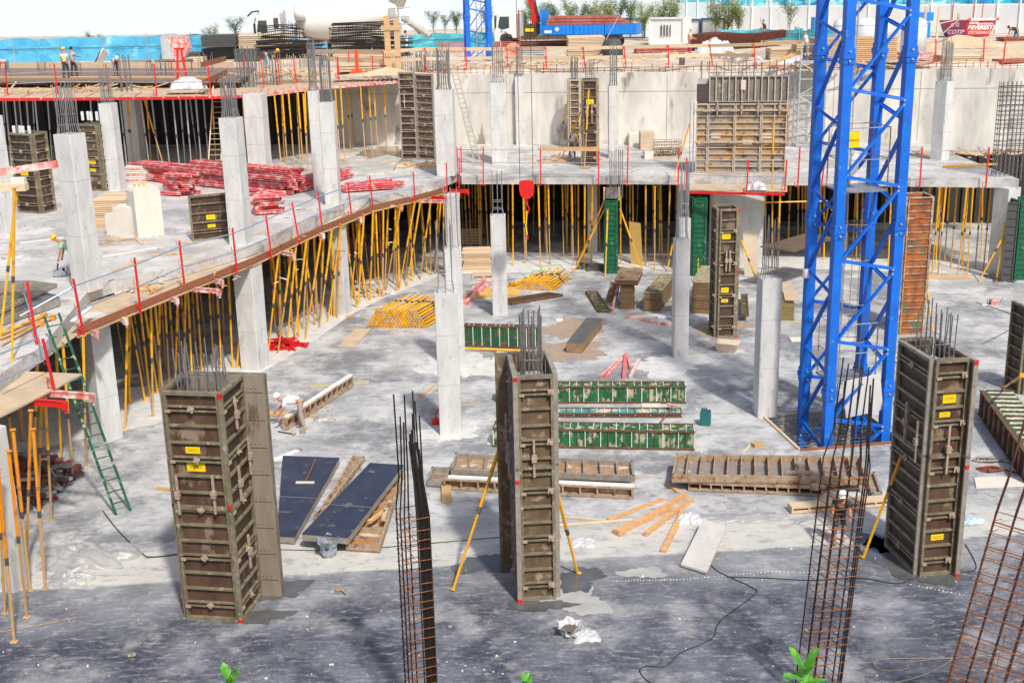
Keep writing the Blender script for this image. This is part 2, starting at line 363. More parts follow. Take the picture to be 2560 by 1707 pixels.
# pour joints: thin recessed lines as dark slats, and tie spots
mb = MB(); jm = mat('joint_dark', (.30, .27, .23), None, 4, .9)
for i, x in enumerate(range(-20, 50, 5)):
    p = wall_pt(x, -.004)-th.location; mb.beam(p+Vector((0, 0, 5)), p+Vector((0, 0, 9.2)), .03, .008, jm)
mb.beam(wall_pt(-20, -.004)-th.location+Vector((0, 0, 8.15)), wall_pt(60, -.004)-th.location+Vector((0, 0, 8.15)), .008, .03, jm, up=(0, 0, 1))
mb.build('pour_joint', th)
mb = MB(); L0 = th.location
for i in range(130):
    x = -9+i*.42; p = wall_pt(x, .3)-L0; h = 9.3+R_.uniform(.25, .6); mb.tube(p+Vector((0, 0, 9.2)), p+Vector((R_.uniform(-.05, .05), 0, h)), .02, rebar_rust, 4)
for z in (9.42, 9.6): mb.tube(wall_pt(-9, .28)-L0+Vector((0, 0, z)), wall_pt(45, .28)-L0+Vector((0, 0, z)), .015, rebar_rust, 4)
mb.build('starter_bars', th)
# ---- near-black ribbed backing, added to deepen the shade behind the props
backing_m = mat('shade_backing_black', (.020, .018, .018), (.045, .038, .034), 2, .9, c3=(.07, .05, .04), c3amt=.2, c3scale=1.5, stretch=(3, 3, .3))
for (xa, xb, za, zb, lb) in ((-55, 62, 0, 4.4, 'near-black ribbed backing added to deepen the shade under the raised deck'), (-55, -13, 4.95, 9.1, 'near-black ribbed backing added to deepen the shade behind the upper deck props')):
    pa, pb = wall_pt(xa, -.06), wall_pt(xb, -.06); tq = thing('shade_backing', pa, lb, 'shade backing'); mb = MB(); mb.beam(Vector((0, 0, (za+zb)/2)), pb-pa+Vector((0, 0, (za+zb)/2)), .04, zb-za, backing_m)
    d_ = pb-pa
    for i in range(int(d_.length/.8)): p_ = d_*(i*.8/d_.length); mb.box(p_+Vector((0, -.08, (za+zb)/2)), (.35, .14, zb-za-.02), backing_m)
    mb.build('ribbed_backing', tq)
# ---- side wall far left & right (close the basement)
mb = MB(); mb.box((-56, 40, 4.6), (.6, 84, 9.2), concrete_wall); tag(mb.build('side_wall'), 'plain concrete side wall closing the basement beyond the props at far left', 'wall')
# ---- street ground: sandy plateau
ZG = 9.5
mb = MB(); ys = [0, .7, 2.5, 6, 10, 16, 24, 34, 48, 70]; NX = 60; vs = []; xs = [-90+i*170/NX for i in range(NX+1)]
for j, dy in enumerate(ys):
    for x in xs:
        p = wall_pt(x, .6+dy); z = ZG-.22 if dy == 0 else ZG + (R_.uniform(-.06, .1) if dy > .5 and dy < 30 else 0)
        vs.append((p.x, p.y, z))
fs = [(j*(NX+1)+i, j*(NX+1)+i+1, (j+1)*(NX+1)+i+1, (j+1)*(NX+1)+i) for j in range(len(ys)-1) for i in range(NX)]
sand_g = mat('dirt', (.60, .50, .39), (.46, .38, .29), .9, .95, bump=.6, c3=(.66, .60, .52), c3amt=.4, c3scale=.6, bscale=4)
mb.add(vs, fs, sand_g); tag(mb.build('street_ground'), kind='structure')
# near bank under the camera (street edge the photo was taken from)
mb = MB(); mb.prism([(-40, -12), (40, -12), (40, 3.1), (-40, 3.1)], 0, 12.4, sand_g); tag(mb.build('near_bank'), kind='structure')

# ================================================================= CONCRETE COLUMNS
def rebar_tuft(mb, w, d, z0, h, m, n=5, r=.016, flare=.03, jog=True):
    pts = []
    for i in range(n):
        t = -1+2*i/(n-1)
        pts += [(t*w, -d), (t*w, d)]
        if 0 < i < n-1: pts += [(-w, t*d), (w, t*d)]
    for (x, y) in pts:
        hh = h*R_.uniform(.86, 1.05); fx, fy = R_.uniform(-flare, flare), R_.uniform(-flare, flare)
        if jog: mb.path([(x, y, z0-.05), (x*.8, y*.8, z0+.35), (x*.8+fx, y*.8+fy, z0+hh)], r, m, 4)
        else: mb.tube((x, y, z0-.05), (x+fx, y+fy, z0+hh), r, m, 4)
    for k in range(2):
        z = z0+.3+k*.35; q = .84; w2, d2 = w*q, d*q
        mb.path([(-w2, -d2, z), (w2, -d2, z), (w2, d2, z), (-w2, d2, z), (-w2, -d2, z)], .008, m, 4)
def column(b, t, wpx, zf, yaw, label, bars=1.3, depth=None, top=None, m=concrete_new, group=None, rm=rebar_grey, nb=5, thin=False):
    """b,t: photo points of the middle of the foot and of the head of the near face"""
    q = P(*b, zf); zt = top if top is not None else ZT(q, *t)
    rng = q.y*cp+(CH-zf)*sp; yw = rad(yaw); az = math.atan2(q.x, q.y); tt = abs(az+yw); ex = math.cos(tt)+math.sin(tt)
    wid = wpx*rng/FF/(1 if depth else ex); dep = depth or wid
    aw = Vector((q.x, q.y, 0)).normalized(); c = q+aw*(dep/2*(1 if depth else ex))
    th = thing('concrete_column', (c.x, c.y, zf), label, 'column', yw, group)
    mb = MB(); w2, d2, h = wid/2, dep/2, zt-zf; ch = .02
    poly = [(-w2+ch, -d2), (w2-ch, -d2), (w2, -d2+ch), (w2, d2-ch), (w2-ch, d2), (-w2+ch, d2), (-w2, d2-ch), (-w2, -d2+ch)]
    mb.prism(poly, 0, h, m); sj = mat('seam_grey', (.36, .36, .35), (.28, .28, .27), 6, .9)
    for zz in (h*.36, h*.71):
        if h > 3: mb.prism([(x*1.004, y*1.004) for x, y in poly], zz, zz+.012, sj)
    for zz in (h*.2, h*.53, h*.86):
        for s_ in (-.55, .55): mb.box((s_*w2, -d2-.001, zz), (.035, .006, .035), sj); mb.box((s_*0-w2-.001, s_*d2, zz), (.006, .035, .035), sj); mb.box((w2+.001, s_*d2, zz), (.006, .035, .035), sj)
    mb.build('shaft', th)
    if bars:
        mb = MB(); rebar_tuft(mb, w2*.75, d2*.75, h, bars, rm, nb); mb.build('starter_bars', th)
    return th
G1, G2, G3 = 'concrete columns standing free in the pit', 'concrete columns standing on the raised deck', 'columns under the raised deck'
column((1128, 1088), (1117, 735), 56, 0, 2, 'pale square column standing alone in the middle of the pit, nearest to the bent worker', 2.3, group=G1, rm=steel_grey, nb=3)
column((1143, 925), (1146, 623), 42, 0, 2, 'pale column right behind the nearest central column', 2.4, group=G1, rm=steel_grey, nb=3)
column((1251, 790), (1247, 541), 38, 0, 0, 'slim pale column behind the dark green panel at the pit centre', 2.0, group=G1, rm=steel_grey, nb=3)
column((1699, 895), (1707, 601), 43, 0, 4, 'pale column right of the stacked steel panels with long bent bars above it', 2.2, group=G1, rm=steel_grey, nb=3)
column((1706, 812), (1716, 548), 33, 0, 4, 'pale column hidden behind the one beside the stacked panels', 2.4, group=G1, rm=steel_grey, nb=3)
column((1911, 1046), (1925, 700), 62, 0, 5, 'pale column with dark left face standing close to the blue tower crane', 2.2, group=G1, nb=3)
column((271, 1108), (255, 800), 76, 0, -40, 'big concrete column under the left deck edge with one sunlit face', 0, top=ZU, group=G3)
column((640, 928), (630, 690), 72, 0, -20, 'wide column under the deck edge behind the perforated steel sheet', 0, top=ZU, group=G3)
column((856, 790), (840, 560), 47, 0, -20, 'column in the row of yellow props below the middle of the left deck', 0, top=ZU, group=G3)
column((1137, 700), (1135, 500), 38, 0, -20, 'column below the inner corner of the raised deck', 0, top=ZU, group=G3)
column((1481, 632), (1481, 465), 26, 0, 0, 'dark column deep in the shade left of the green formwork', 0, top=ZU, group=G3)
column((2499, 690), (2499, 480), 62, 0, 30, 'grey pier under the right end of the deck', 0, top=ZU, group=G3)
column((1838, 668), (1838, 490), 132, 0, 0, 'wide pale concrete pier wall behind the tall dark formwork', 0, top=ZU, depth=.5, group=G3)
column((38, 1482), (30, 1055), 74, 0, -25, 'concrete column at the left picture edge among leaning orange props', 0, top=ZU, group=G3)
column((1345, 1, ), (0, 0), 1, 0, 0, '', 0) if False else None
column((222, 732), (184, 338), 76, ZS, -25, 'large column in front on the left deck hiding a bent worker', 1.7, group=G2, nb=6)
column((294, 477), (270, 260), 46, ZS, -11, 'column behind the white concrete blocks on the left deck', 1.9, group=G2, nb=5)
column((604, 614), (582, 297), 60, ZS, -15, 'column beside the standing formwork panel at the deck edge', 1.7, group=G2, nb=6)
column((834, 513), (820, 257), 42, ZS, -3, 'column at the deck edge right of the red beam piles', 2.1, group=G2, nb=6)
column((800, 478), (786, 228), 30, ZS, -3, 'column tucked behind the one right of the red beam piles', 2.4, group=G2, nb=6)
column((1118, 441), (1114, 226), 52, ZS, -6, 'column standing by the inner corner of the deck', 2.3, group=G2, nb=6)
column((1250, 411), (1248, 208), 40, ZS, 0, 'column in front of the beige wall right of the leaning ladder', 2.2, group=G2, nb=6)
column((1302, 363), (1302, 192), 24, ZS, 0, 'slim column against the beige back wall behind the crane hook cables', 1.9, group=G2, nb=5)
column((1533, 396), (1534, 216), 27, ZS, 0, 'slim round looking column standing free before the middle of the beige wall', 2.2, group=G2, nb=4)
column((2348, 402), (2362, 205), 46, ZS, 38, 'column turned corner-on right of the blue tower crane', 2.3, group=G2, nb=6)
column((18, 588), (-12, 292), 56, ZS, -25, 'column cut by the left picture edge behind orange props', 0, group=G2)
column((345, 408), (330, 240), 46, ZS, -11, 'column behind the grey props under the upper deck', 0, top=9.2, group='columns under the upper deck')
column((652, 432), (648, 241), 60, ZS, -8, 'pale column under the upper deck at its first yellow props', 0, top=9.2, group='columns under the upper deck')

# ================================================================= TOWER CRANE MASTS
def mast(name, A, U, V, side, z0, z1, pitch, leg, label, extras=True, zoff=0.0, bw=.09):
    th = thing(name, A, label, 'crane mast')
    C4 = [Vector((0, 0, 0)), U*side, U*side+V*side, V*side]
    for i, c in enumerate(C4):
        mb = MB(); s1 = U*(1 if i in (0, 3) else -1); s2 = V*(1 if i in (0, 1) else -1)
        M = Matrix((U, V, Vector((0, 0, 1)))).transposed()
        mb.box(c+Vector((0, 0, (z0+z1)/2)), (leg, leg, z1-z0), blue, M=M)
        z = z0+.6+.2*i
        o = mb.build('leg', th)
        z = z0+3.0
        while z < z1:
            m2 = MB(); m2.box(c+Vector((0, 0, z)), (leg+.05, leg+.05, .5), blue, M=M); m2.box(c+Vector((0, 0, z)), (leg+.10, leg+.10, .16), blue, M=M)
            for dz in (-.14, .14):
                e = c-s1*(leg/2)-s2*0; m2.tube(c-V*(leg/2+.08)+Vector((0, 0, z+dz)), c-V*(leg/2-.05)+Vector((0, 0, z+dz)), .035, silver, 8)
            m2.build('joint_bracket', o); z += 5.4
    faces = [(0, 1, 0), (3, 2, .3), (3, 0, .74), (2, 1, .74)]
    for (i, j, ph) in faces:
        a, b = C4[i], C4[j]; d = (b-a).normalized(); n = Vector((d.y, -d.x, 0))
        ctr = (C4[0]+C4[2])/2
        if (a-ctr).dot(n) < 0: n = -n
        off = n*(leg/2-.05); z = z0+zoff+ph*pitch-pitch
        while z < z1-pitch:
            L0_ = a+d*(leg/2)+off; R0_ = b-d*(leg/2)+off
            zr = z-pitch*.13
            if z > z0+.1 and zr > z0:
                mb = MB(); mb.beam(L0_+Vector((0, 0, z)), R0_+Vector((0, 0, zr)), .05, bw, blue, up=n); mb.beam(L0_+n*.03+Vector((0, 0, z+bw/2)), R0_+n*.03+Vector((0, 0, zr+bw/2)), .05, .015, blue, up=n)
                mb.tube(R0_+n*.03+Vector((0, 0, zr)), R0_+n*.075+Vector((0, 0, zr)), .035, silver, 8); mb.build('brace', th)
            za, zb = z+.12, z+pitch-pitch*.13-.14
            if za > z0-1:
                if za < z0+.05: continue_ = True
                mb = MB(); aa = L0_+Vector((0, 0, max(za, z0+.05))); bb = R0_+Vector((0, 0, zb))
                if zb > z0+.3:
                    mb.beam(aa+n*.004, bb+n*.004, .06, bw*1.25, blue, up=n); mb.tube(bb+n*.03, bb+n*.075, .035, silver, 8); mb.build('brace', th)
            z += pitch
    return th
mast1 = mast('tower_crane_mast', TA, TU, TV, TS, -1.25, 25.0, 2.68, .30, 'tall blue lattice tower crane mast rising from a square pit on the right', zoff=2.05, bw=.11)
# inner ladder, platforms, yellow box, white board hung on it
ctr = (TU+TV)*TS/2
lm = MB()
for s in (-.2, .2):
    for k in range(5): lm.tube(ctr+TU*(s-.3)+TV*.35+Vector((0, 0, -1+k*5.2)), ctr+TU*(s-.3+(.25 if k % 2 else -.25)*0)+TV*.35+Vector((0, 0, 4.2+k*5.2)), .022, silver, 6)
for i in range(80): lm.tube(ctr+TU*(-.5)+TV*.35+Vector((0, 0, -.9+i*.31)), ctr+TU*(-.1)+TV*.35+Vector((0, 0, -.9+i*.31)), .012, silver, 5)
lm.build('ladder', mast1)
for zc in (8.3, 1.9):
    mb = MB(); mb.box(ctr+Vector((0, 0, zc)), (1.55, 1.35, .06), steel_grey, rz=math.atan2(TU.y, TU.x))
    for a, b in ((-.75, -.62), (.75, -.62), (-.75, .62), (.75, .62)): mb.tube(ctr+TU*a+TV*b+Vector((0, 0, zc)), ctr+TU*a+TV*b+Vector((0, 0, zc+2.0)), .022, frame_rust, 5)
    for zz in (1.0, 2.0):
        for q in (((-.75, -.62), (.75, -.62)), ((.75, -.62), (.75, .62)), ((-.75, .62), (.75, .62)), ((-.75, -.62), (-.75, .62))):
            mb.tube(ctr+TU*q[0][0]+TV*q[0][1]+Vector((0, 0, zc+zz)), ctr+TU*q[1][0]+TV*q[1][1]+Vector((0, 0, zc+zz)), .018, silver, 5)
    mb.build('platform', mast1)
mb = MB(); mb.box(ctr-TU*.42-TV*.2+Vector((0, 0, 9.9)), (.6, .16, .5), label_yel, rz=math.atan2(TU.y, TU.x)); mb.build('yellow_box', mast1)
mb = MB(); mb.box(ctr-TU*.1+TV*.0+Vector((0, 0, 8.95)), (.24, .05, .95), white, rz=math.atan2(TU.y, TU.x)); mb.build('white_plate', mast1)
mb = MB(); mb.path([TU*.25-TV*.02+Vector((-.12, 0, z)) + Vector((.03*math.sin(z), 0, 0)) for z in range(-1, 25)], .018, cable_m, 5); mb.path([TU*.32+TV*.3+Vector((0, 0, z)) for z in (-1, 6, 12, 25)], .014, cable_m, 5); mb.build('power_cable', mast1)
mb = MB(); ring = [ctr+TU*.35+TV*.2]
for zc in (3.1, 4.4, 5.9, 7.1):
    c_ = ctr+TU*.25+TV*.25+Vector((0, 0, zc)); mb.path([c_+Vector((.42*math.cos(t*.524), .42*math.sin(t*.524), 0)) for t in range(13)], .014, frame_rust, 4)
for t in range(0, 12, 3): mb.tube(ctr+TU*.25+TV*.25+Vector((.42*math.cos(t*.524), .42*math.sin(t*.524), 3.1)), ctr+TU*.25+TV*.25+Vector((.42*math.cos(t*.524), .42*math.sin(t*.524), 8)), .012, frame_rust, 4)
mb.build('safety_cage', mast1)
# junction box on the back-left leg
mb = MB(); mb.box(TV*TS-TU*.18+Vector((0, -.15, 5.35)), (.2, .12, .3), white); mb.build('junction_box', mast1)
# white board propped against the mast foot
bl = P(2122, 1058, 0); bt = thing('white_board', bl, 'white faced board leaning inside the foot of the blue mast', 'board')
A = TA+TU*.75-TV*.12; tl = A+Vector((0, 0, .8)); mb = MB()
M = Matrix.Rotation(rad(-12), 3, 'Y') @ Matrix.Rotation(rad(14), 3, 'X')
bt.location = TA+TU*1.18+TV*.0+Vector((0, -.05, 1.55)); mb.box((0, 0, 0), (1.25, .03, 1.45), white, M=M); mb.build('board_sheet', bt)
# second, distant mast
q = P(1190, 146, 9.6); d = P(1228, 146, 9.6)-q
mast2 = mast('tower_crane_mast', P(1172, 152, 9.6), Vector((1, 0.12, 0)).normalized(), Vector((-.12, 1, 0)).normalized(), 1.55, 0, 7.5, 2.2, .30, 'smaller blue lattice crane mast standing at street level beside the flatbed lorry', zoff=1.3, bw=.1)
mb = MB()
for s in (.6, .95): mb.tube((s, .8, 0), (s, .8, 7.5), .03, silver, 5)
for i in range(22): mb.tube((.6, .8, .2+i*.33), (.95, .8, .2+i*.33), .015, silver, 4)
mb.build('ladder', mast2)
rebar_mid = mat('rebar_brown', (.10, .045, .04), (.16, .06, .035), 10, .8)
# ================================================================= FORMWORK
def V2(x, y, z=0.0): return Vector((x, y, z))
def panel(th, a, b, z0, h, fm, pm, rib=.42, t=.12, bar=.07, dbl=3, vert=0, sheet_only=False, sticks=(), name='panel', plates=True, flip=1, hjoint=(), pz=None):
    """upright panel between plan points a and b; outward = right-hand side of a->b times flip"""
    a, b = Vector(a), Vector(b); d = (b-a); L_ = d.length; d.normalize(); n = Vector((d.y, -d.x, 0))*flip
    M = Matrix((d, n, Vector((0, 0, 1)))).transposed(); up = Vector((0, 0, 1))
    def q(x, o, z): return a+d*x+n*o+up*(z0+z)
    mb = MB()
    if sheet_only:
        mb.box(q(L_/2, .03, h/2), (L_, .05, h), fm, M=M)
        o = mb.build(name, th); mb = MB()
        z = .35
        hm = mat('bolt_hole', (.02, .015, .012), None, 4, .9)
        while z < h:
            for k in range(8): mb.box(q(L_*.5+k*L_*.055, .057, h-z), (.022, .006, .022), hm, M=M)
            mb.box(q(L_*.5, .057, h-z-.09), (L_*.96, .005, .012), hm, M=M)
            z += .72
        mb.build('bolt_holes', o); return o
    for x in (bar/2, L_-bar/2): mb.box(q(x, t/2, h/2), (bar, t, h), fm, M=M)
    for z in (bar*.6, h-bar*.6): mb.box(q(L_/2, t/2-.004, z), (L_-2*bar, t, bar*1.2), fm, M=M)
    n_ = max(1, int(round(h/rib))); dbls = []
    for i in range(1, n_):
        z = h*i/n_
        if dbl and i % dbl == 1:
            for s in (-.055, .055): mb.box(q(L_/2, t/2-.01, z+s), (L_-2*bar, t*.8, bar*.5), fm, M=M)
            dbls.append(z)
        else: mb.box(q(L_/2, t/2-.01, z), (L_-2*bar, t*.8, bar*.75), fm, M=M)
    for k in range(1, vert+1): mb.box(q(L_*k/(vert+1), t/2-.006, h/2), (bar, t, h-2*bar), fm, M=M)
    for z in hjoint: mb.box(q(L_/2, t/2+.004, z), (L_, t+.01, bar*1.1), fm, M=M)
    o = mb.build(name, th)
    mb = MB(); mb.box(q(L_/2, .012, h/2), (L_-.02, .022, h-.02), pm, M=M); mb.build('plywood_face', o)
    if plates:
        for i, z in enumerate(dbls):
            mb = MB(); x = L_*(.48 if L_ > 1.2 else .88)+R_.uniform(-.04, .04); Mq = M @ Matrix.Rotation(R_.uniform(.3, 1.0) if L_ > 1.2 else R_.uniform(-.2, .2), 3, 'Y')
            mb.box(q(x, t+.012, z), (.15, .025, .15), clampm, M=Mq); mb.tube(q(x, t, z), q(x, t+.09, z), .03, clampm, 6)
            mb.build('tie_plate', o)
            mb = MB(); mb.box(q(bar*1.3, t+.01, z-.055), (.13, .05, .06), clampm, M=M); mb.build('wedge', o)
    for (fx, z, w_, h_) in sticks:
        mb = MB(); mb.box(q(L_*fx, .027, z), (w_, .006, h_), label_yel, M=M)
        tm = mat('print_black', (.05, .04, .02), None, 5, .7)
        for k in range(2): mb.box(q(L_*fx, .0315, z+.02-.045*k), (w_*.7, .003, .008), tm, M=M)
        mb.build('warning_label', o)
    return o
def clampbar(th, p, length, axis=(0, 0, 1), out=(0, -1, 0)):
    p = Vector(p); ax = Vector(axis).normalized(); o = Vector(out)
    mb = MB(); mb.beam(p-ax*length/2, p+ax*length/2, .055, .05, clampm, up=o)
    mb.beam(p-ax*.08+o*.02, p+ax*.10+o*.02, .12, .09, clampm, up=o); mb.beam(p+ax*.02-o.cross(ax)*.09+o*.05, p+ax*.02+o.cross(ax)*.07+o*.05, .045, .04, clampm)
    return mb.build('clamp', th)
def redend(th, p, s=(.12, .12, .1)):
    mb = MB(); mb.box(p, s, red); mb.build('red_end_mark', th)
def formwork(name, label, fl, w_, d_, yaw, z0, h, fm, pm, rib=.42, ext=.12, rear=(0, 0), bars=None, sticks=(), clamps=(), group=None, t=.12, dbl=3, hj=(), side_fm=None, rear_sheet=False, left_ext=.0, right_ext=.0, sstick=(), bar=.07, rm=None, rebw=.6):
    th = thing(name, (fl[0], fl[1], z0), label, 'formwork', rad(yaw), group)
    side_fm = side_fm or fm
    panel(th, V2(0, 0), V2(w_, 0), 0, h, fm, pm, rib, t, bar, dbl, sticks=sticks, hjoint=hj)
    panel(th, V2(0, d_), V2(0, -left_ext), 0, h+.002, side_fm, pm, rib, t, bar, dbl, hjoint=hj, sticks=sstick)
    panel(th, V2(w_, -right_ext), V2(w_, d_), 0, h+.002, side_fm, pm, rib, t, bar, dbl, hjoint=hj)
    if rear_sheet: panel(th, V2(-rear[0], d_), V2(w_+rear[1], d_), 0, h, steel_panel, pm, sheet_only=True, name='steel_sheet')
    panel(th, V2(w_+rear[1], d_+.06), V2(-rear[0], d_+.06), 0, h, fm, pm, rib, t, bar, dbl, plates=False)
    if bars:
        mb = MB(); rebar_tuft(mb, w_*.36*rebw/.6, d_*.36, h-.4, bars+.4, rm or rebar_grey, 5, .018, .04); mb.v = [(v[0]+w_/2, v[1]+d_/2, v[2]) for v in mb.v]; mb.build('starter_bars', th)
        mb = MB(); mb.box((w_/2, d_/2, h*.93/2), (w_*.8, d_*.8, h*.93), concrete); mb.build('concrete_core', th)
    for c in clamps: clampbar(th, *c)
    if left_ext > .03: redend(th, (-t/2, -left_ext-.004, h-.05), (t*.9, .012, .09)); redend(th, (-t/2, -left_ext-.004, h*.55), (t*.9, .012, .09)); redend(th, (-t/2, -left_ext-.004, .06), (t*.9, .012, .09))
    if right_ext > .03: redend(th, (w_+t/2, -right_ext-.004, h-.06), (t*.9, .012, .12)); redend(th, (w_+t/2, -right_ext-.004, h*.52), (t*.9, .012, .1)); redend(th, (w_+t/2, -right_ext-.004, .05), (t*.9, .012, .09))
    return th
GF = 'tall column formwork boxes in the pit'
f1 = formwork('column_formwork', 'tall brown column formwork at left front, braced by a wide perforated steel sheet', (-8.2, 27.3), 1.36, 1.3, -9, 0, 5.95, frame_olive, film_ply, right_ext=.16, rear=(0, .62), rear_sheet=True, bars=.95,
    sticks=[(.42, 4.47, .36, .17), (.45, 4.05, .46, .24)], clamps=[((.14, -.16, 3.35), 1.0), ((1.05, -.16, 3.4), 1.0), ((1.34+.18, .35, 3.5), .9, (0, 0, 1), (1, 0, 0)), ((1.34+.18, 1.1, 3.9), .95, (0, 0, 1), (1, 0, 0)), ((1.34+.18, .55, 1.6), .9, (0, 0, 1), (1, 0, 0)), ((1.34+.18, .5, 5.2), .7, (0, 0, 1), (1, 0, 0))], group=GF, rebw=.7, hj=(3.0,))
f2 = formwork('column_formwork', 'narrow tall column formwork at front centre held by two yellow push-pull props', (.10, 27.8), .86, 1.75, 4, 0, 5.95, frame_olive, film_light, right_ext=0, left_ext=.2, rear=(.42, 0), bars=1.35,
    clamps=[((.36, -.16, 3.85), .95), ((-.22, .5, 3.6), .9, (0, 0, 1), (-1, 0, 0)), ((-.22, 1.2, 4.0), 1.1, (0, 0, 1), (-1, 0, 0))], group=GF, rebw=.5, hj=(3.6,), side_fm=frame_grey)
f3 = formwork('column_formwork', 'tall column formwork at right front with three yellow labels and a dark left side', (10.36, 28.6), .88, 1.75, 8, 0, 5.85, frame_olive, film_ply, right_ext=.3, rear=(0, 0), bars=1.1,
    sticks=[(.52, 4.81, .34, .24), (.42, 4.39, .28, .13), (.5, 1.05, .34, .16)], clamps=[((.46, -.16, 3.5), 1.3), ((-.18, .9, 3.9), 1.1, (0, 0, 1), (-1, 0, 0)), ((-.18, .25, 3.6), 1.1, (0, 0, 1), (-1, 0, 0))], group=GF, hj=(3.3,), side_fm=frame_grey)
f4 = formwork('column_formwork', 'dark narrow column formwork behind the white tub, with stacked green grates beside it', (8.84, 50.7), .76, 1.0, 4, 0, 5.6, frame_olive, film_ply, right_ext=.1, bars=None,
    sticks=[(.4, 4.43, .36, .24), (.4, 2.1, .32, .22), (.4, 1.63, .3, .14)], clamps=[((.3, -.16, 3.4), .9), ((.45, -.16, 3.4), .9)], rib=.46, group=GF)
GD = 'formwork boxes on the raised deck'
q = P(*K(5, 205, 365), ZS)
f5 = formwork('column_formwork', 'grey brown formwork box behind the front column on the left deck', (q.x-.1, q.y), 1.35, .8, -24, ZS, 3.75, frame_olive, film_ply, bars=None, sticks=[(.45, 1.88, .45, .22), (.4, 1.46, .35, .16)], group=GD)
q = P(*K(5, 860, 170), ZS)
f6 = formwork('column_formwork', 'rust brown formwork box half hidden behind two columns on the left deck', (q.x-.45, q.y+.2), 1.15, .8, -22, ZS, 3.45, frame_olive, film_light, bars=None, sticks=[(.5, 1.51, .45, .22), (.5, 1.08, .35, .16)], group=GD)
for k, o in enumerate((f5, f6)):
    for i in range(4):
        mb = MB(); mb.box((.2+.28*i, .1+.1*(i % 2), 3.85), (.10, .10, .45), white); mb.build('white_tube', o)
# flat panel standing at the deck edge
q = P(*K(5, 1752, 632), ZS); q2 = P(*K(5, 2110, 596), ZS)
t5 = thing('ribbed_formwork', q, 'single ribbed formwork panel with two yellow labels standing at the deck edge', 'formwork panel')
panel(t5, V2(0, 0), q2-q, 0, 1.9, frame_olive, film_ply, .38, .12, .07, 4, sticks=[(.52, .95, .36, .22), (.52, .57, .32, .14)], plates=False)
# back rows on the deck
q = P(1006, 399, ZS); q2 = P(1047, 399, ZS); q3 = P(1092, 402, ZS)
t6 = thing('wall_formwork', q, 'pair of tall rusty formwork panels side by side, propped left of the inner corner column', 'formwork')
panel(t6, V2(0, 0), q2-q-V2(.03, 0), 0, 5.1, frame_grey, film_ply, .42, .14, .08, 3, plates=True); panel(t6, q2-q+V2(.03, 0), q3-q, 0, 5.0, frame_grey, film_light, .42, .14, .08, 4)
for dx, zz in ((.3, 3.4), (1.4, 3.4), (.95, 3.9)): clampbar(t6, (dx, -.22, zz), .8)
q = P(1425, 372, ZS)
formwork('column_formwork', 'thin light formwork box by the beige wall behind the man in the yellow helmet', (q.x, q.y), .62, .6, 0, ZS, 4.2, frame_cream, film_light, bars=1.3, group=GD, rib=.4, dbl=4)
q = P(1458, 416, ZS)
formwork('column_formwork', 'olive column formwork with a yellow label near the timber guard board', (q.x, q.y), .78, 1.1, -4, ZS, 4.75, frame_olive, film_ply, bars=1.0, sticks=[(.5, 3.56, .42, .28)], group=GD, rib=.46, side_fm=frame_rust, clamps=[((.2, -.16, 3.0), 1.2), ((.5, -.16, 3.0), 1.2)])
q = P(1688, 348, ZS)
formwork('column_formwork', 'narrow grey brown formwork box left of the big wall formwork', (q.x, q.y), .85, .6, 4, ZS, 4.3, frame_cream, film_light, bars=1.1, group=GD, rib=.42, dbl=4, rebw=.3)
q = P(2183, 358, ZS)
formwork('column_formwork', 'formwork box seen through the upper part of the blue mast', (q.x, q.y), 1.5, .7, 4, ZS, 4.9, frame_cream, film_light, bars=None, group=GD, rib=.36, dbl=4)
# big wall formwork
q = P(1737, 446, ZS-.3); q2 = P(1962, 447, ZS-.3); L_ = (q2-q).length; dd = (q2-q).normalized()
t7 = thing('wall_formwork', q, 'large gridded wall formwork several metres wide, weathered orange brown and grey, at the deck edge', 'formwork', math.atan2(dd.y, dd.x))
wm = mat('wall_form_ply', (.50, .30, .13), (.30, .275, .24), .7, .7, c3=(.10, .065, .04), c3amt=.36, c3scale=2.0, bump=.1, edge=(.42, .58))
xs_ = [0, .13, .46, .79, 1.0]
xs_ = [0, L_*.135, L_*.43, L_*.72, L_]
for i in range(4): panel(t7, V2(xs_[i]+.01, 0), V2(xs_[i+1]-.01, 0), 0, 3.95, frame_cream, wm, .33, .14, .06, 0, plates=False, vert=1 if i == 3 else 0)
M_ = Matrix.Identity(3)
mb = MB(); x0 = L_*.14
for k in range(13): mb.box((x0+(L_-x0-.04)*k/12+.02, -.07, 4.02+.66), (.06, .14, 1.3), frame_cream)
for z in (4.05, 5.33): mb.box(((x0+L_)/2, -.065, z), (L_-x0-.08, .12, .06), frame_grey)
o = mb.build('panel', t7); mb = MB(); mb.box(((x0+L_)/2, -.012, 4.69), (L_-x0-.04, .022, 1.3), mat('wall_form_grey', (.24, .22, .18), (.15, .13, .11), 1.2, .7, c3=(.42, .40, .35), c3amt=.3, c3scale=1.5)); mb.build('plywood_face', o)
mb = MB(); mb.box((x0/2, -.05, 4.5), (x0*.95, .05, .9), mat('plum_ply', (.07, .04, .05), (.09, .055, .06), 2, .5)); mb.build('dark_patch', t7)
for z in (.35, 1.95, 3.6):
    mb = MB(); mb.box((L_/2-.02, -.20, z), (L_+.2, .07, .07), frame_cream)
    for k in range(4): mb.box((xs_[k+1]-.08, -.22, z), (.4, .12, .11), clampm)
    mb.build('waler', t7)
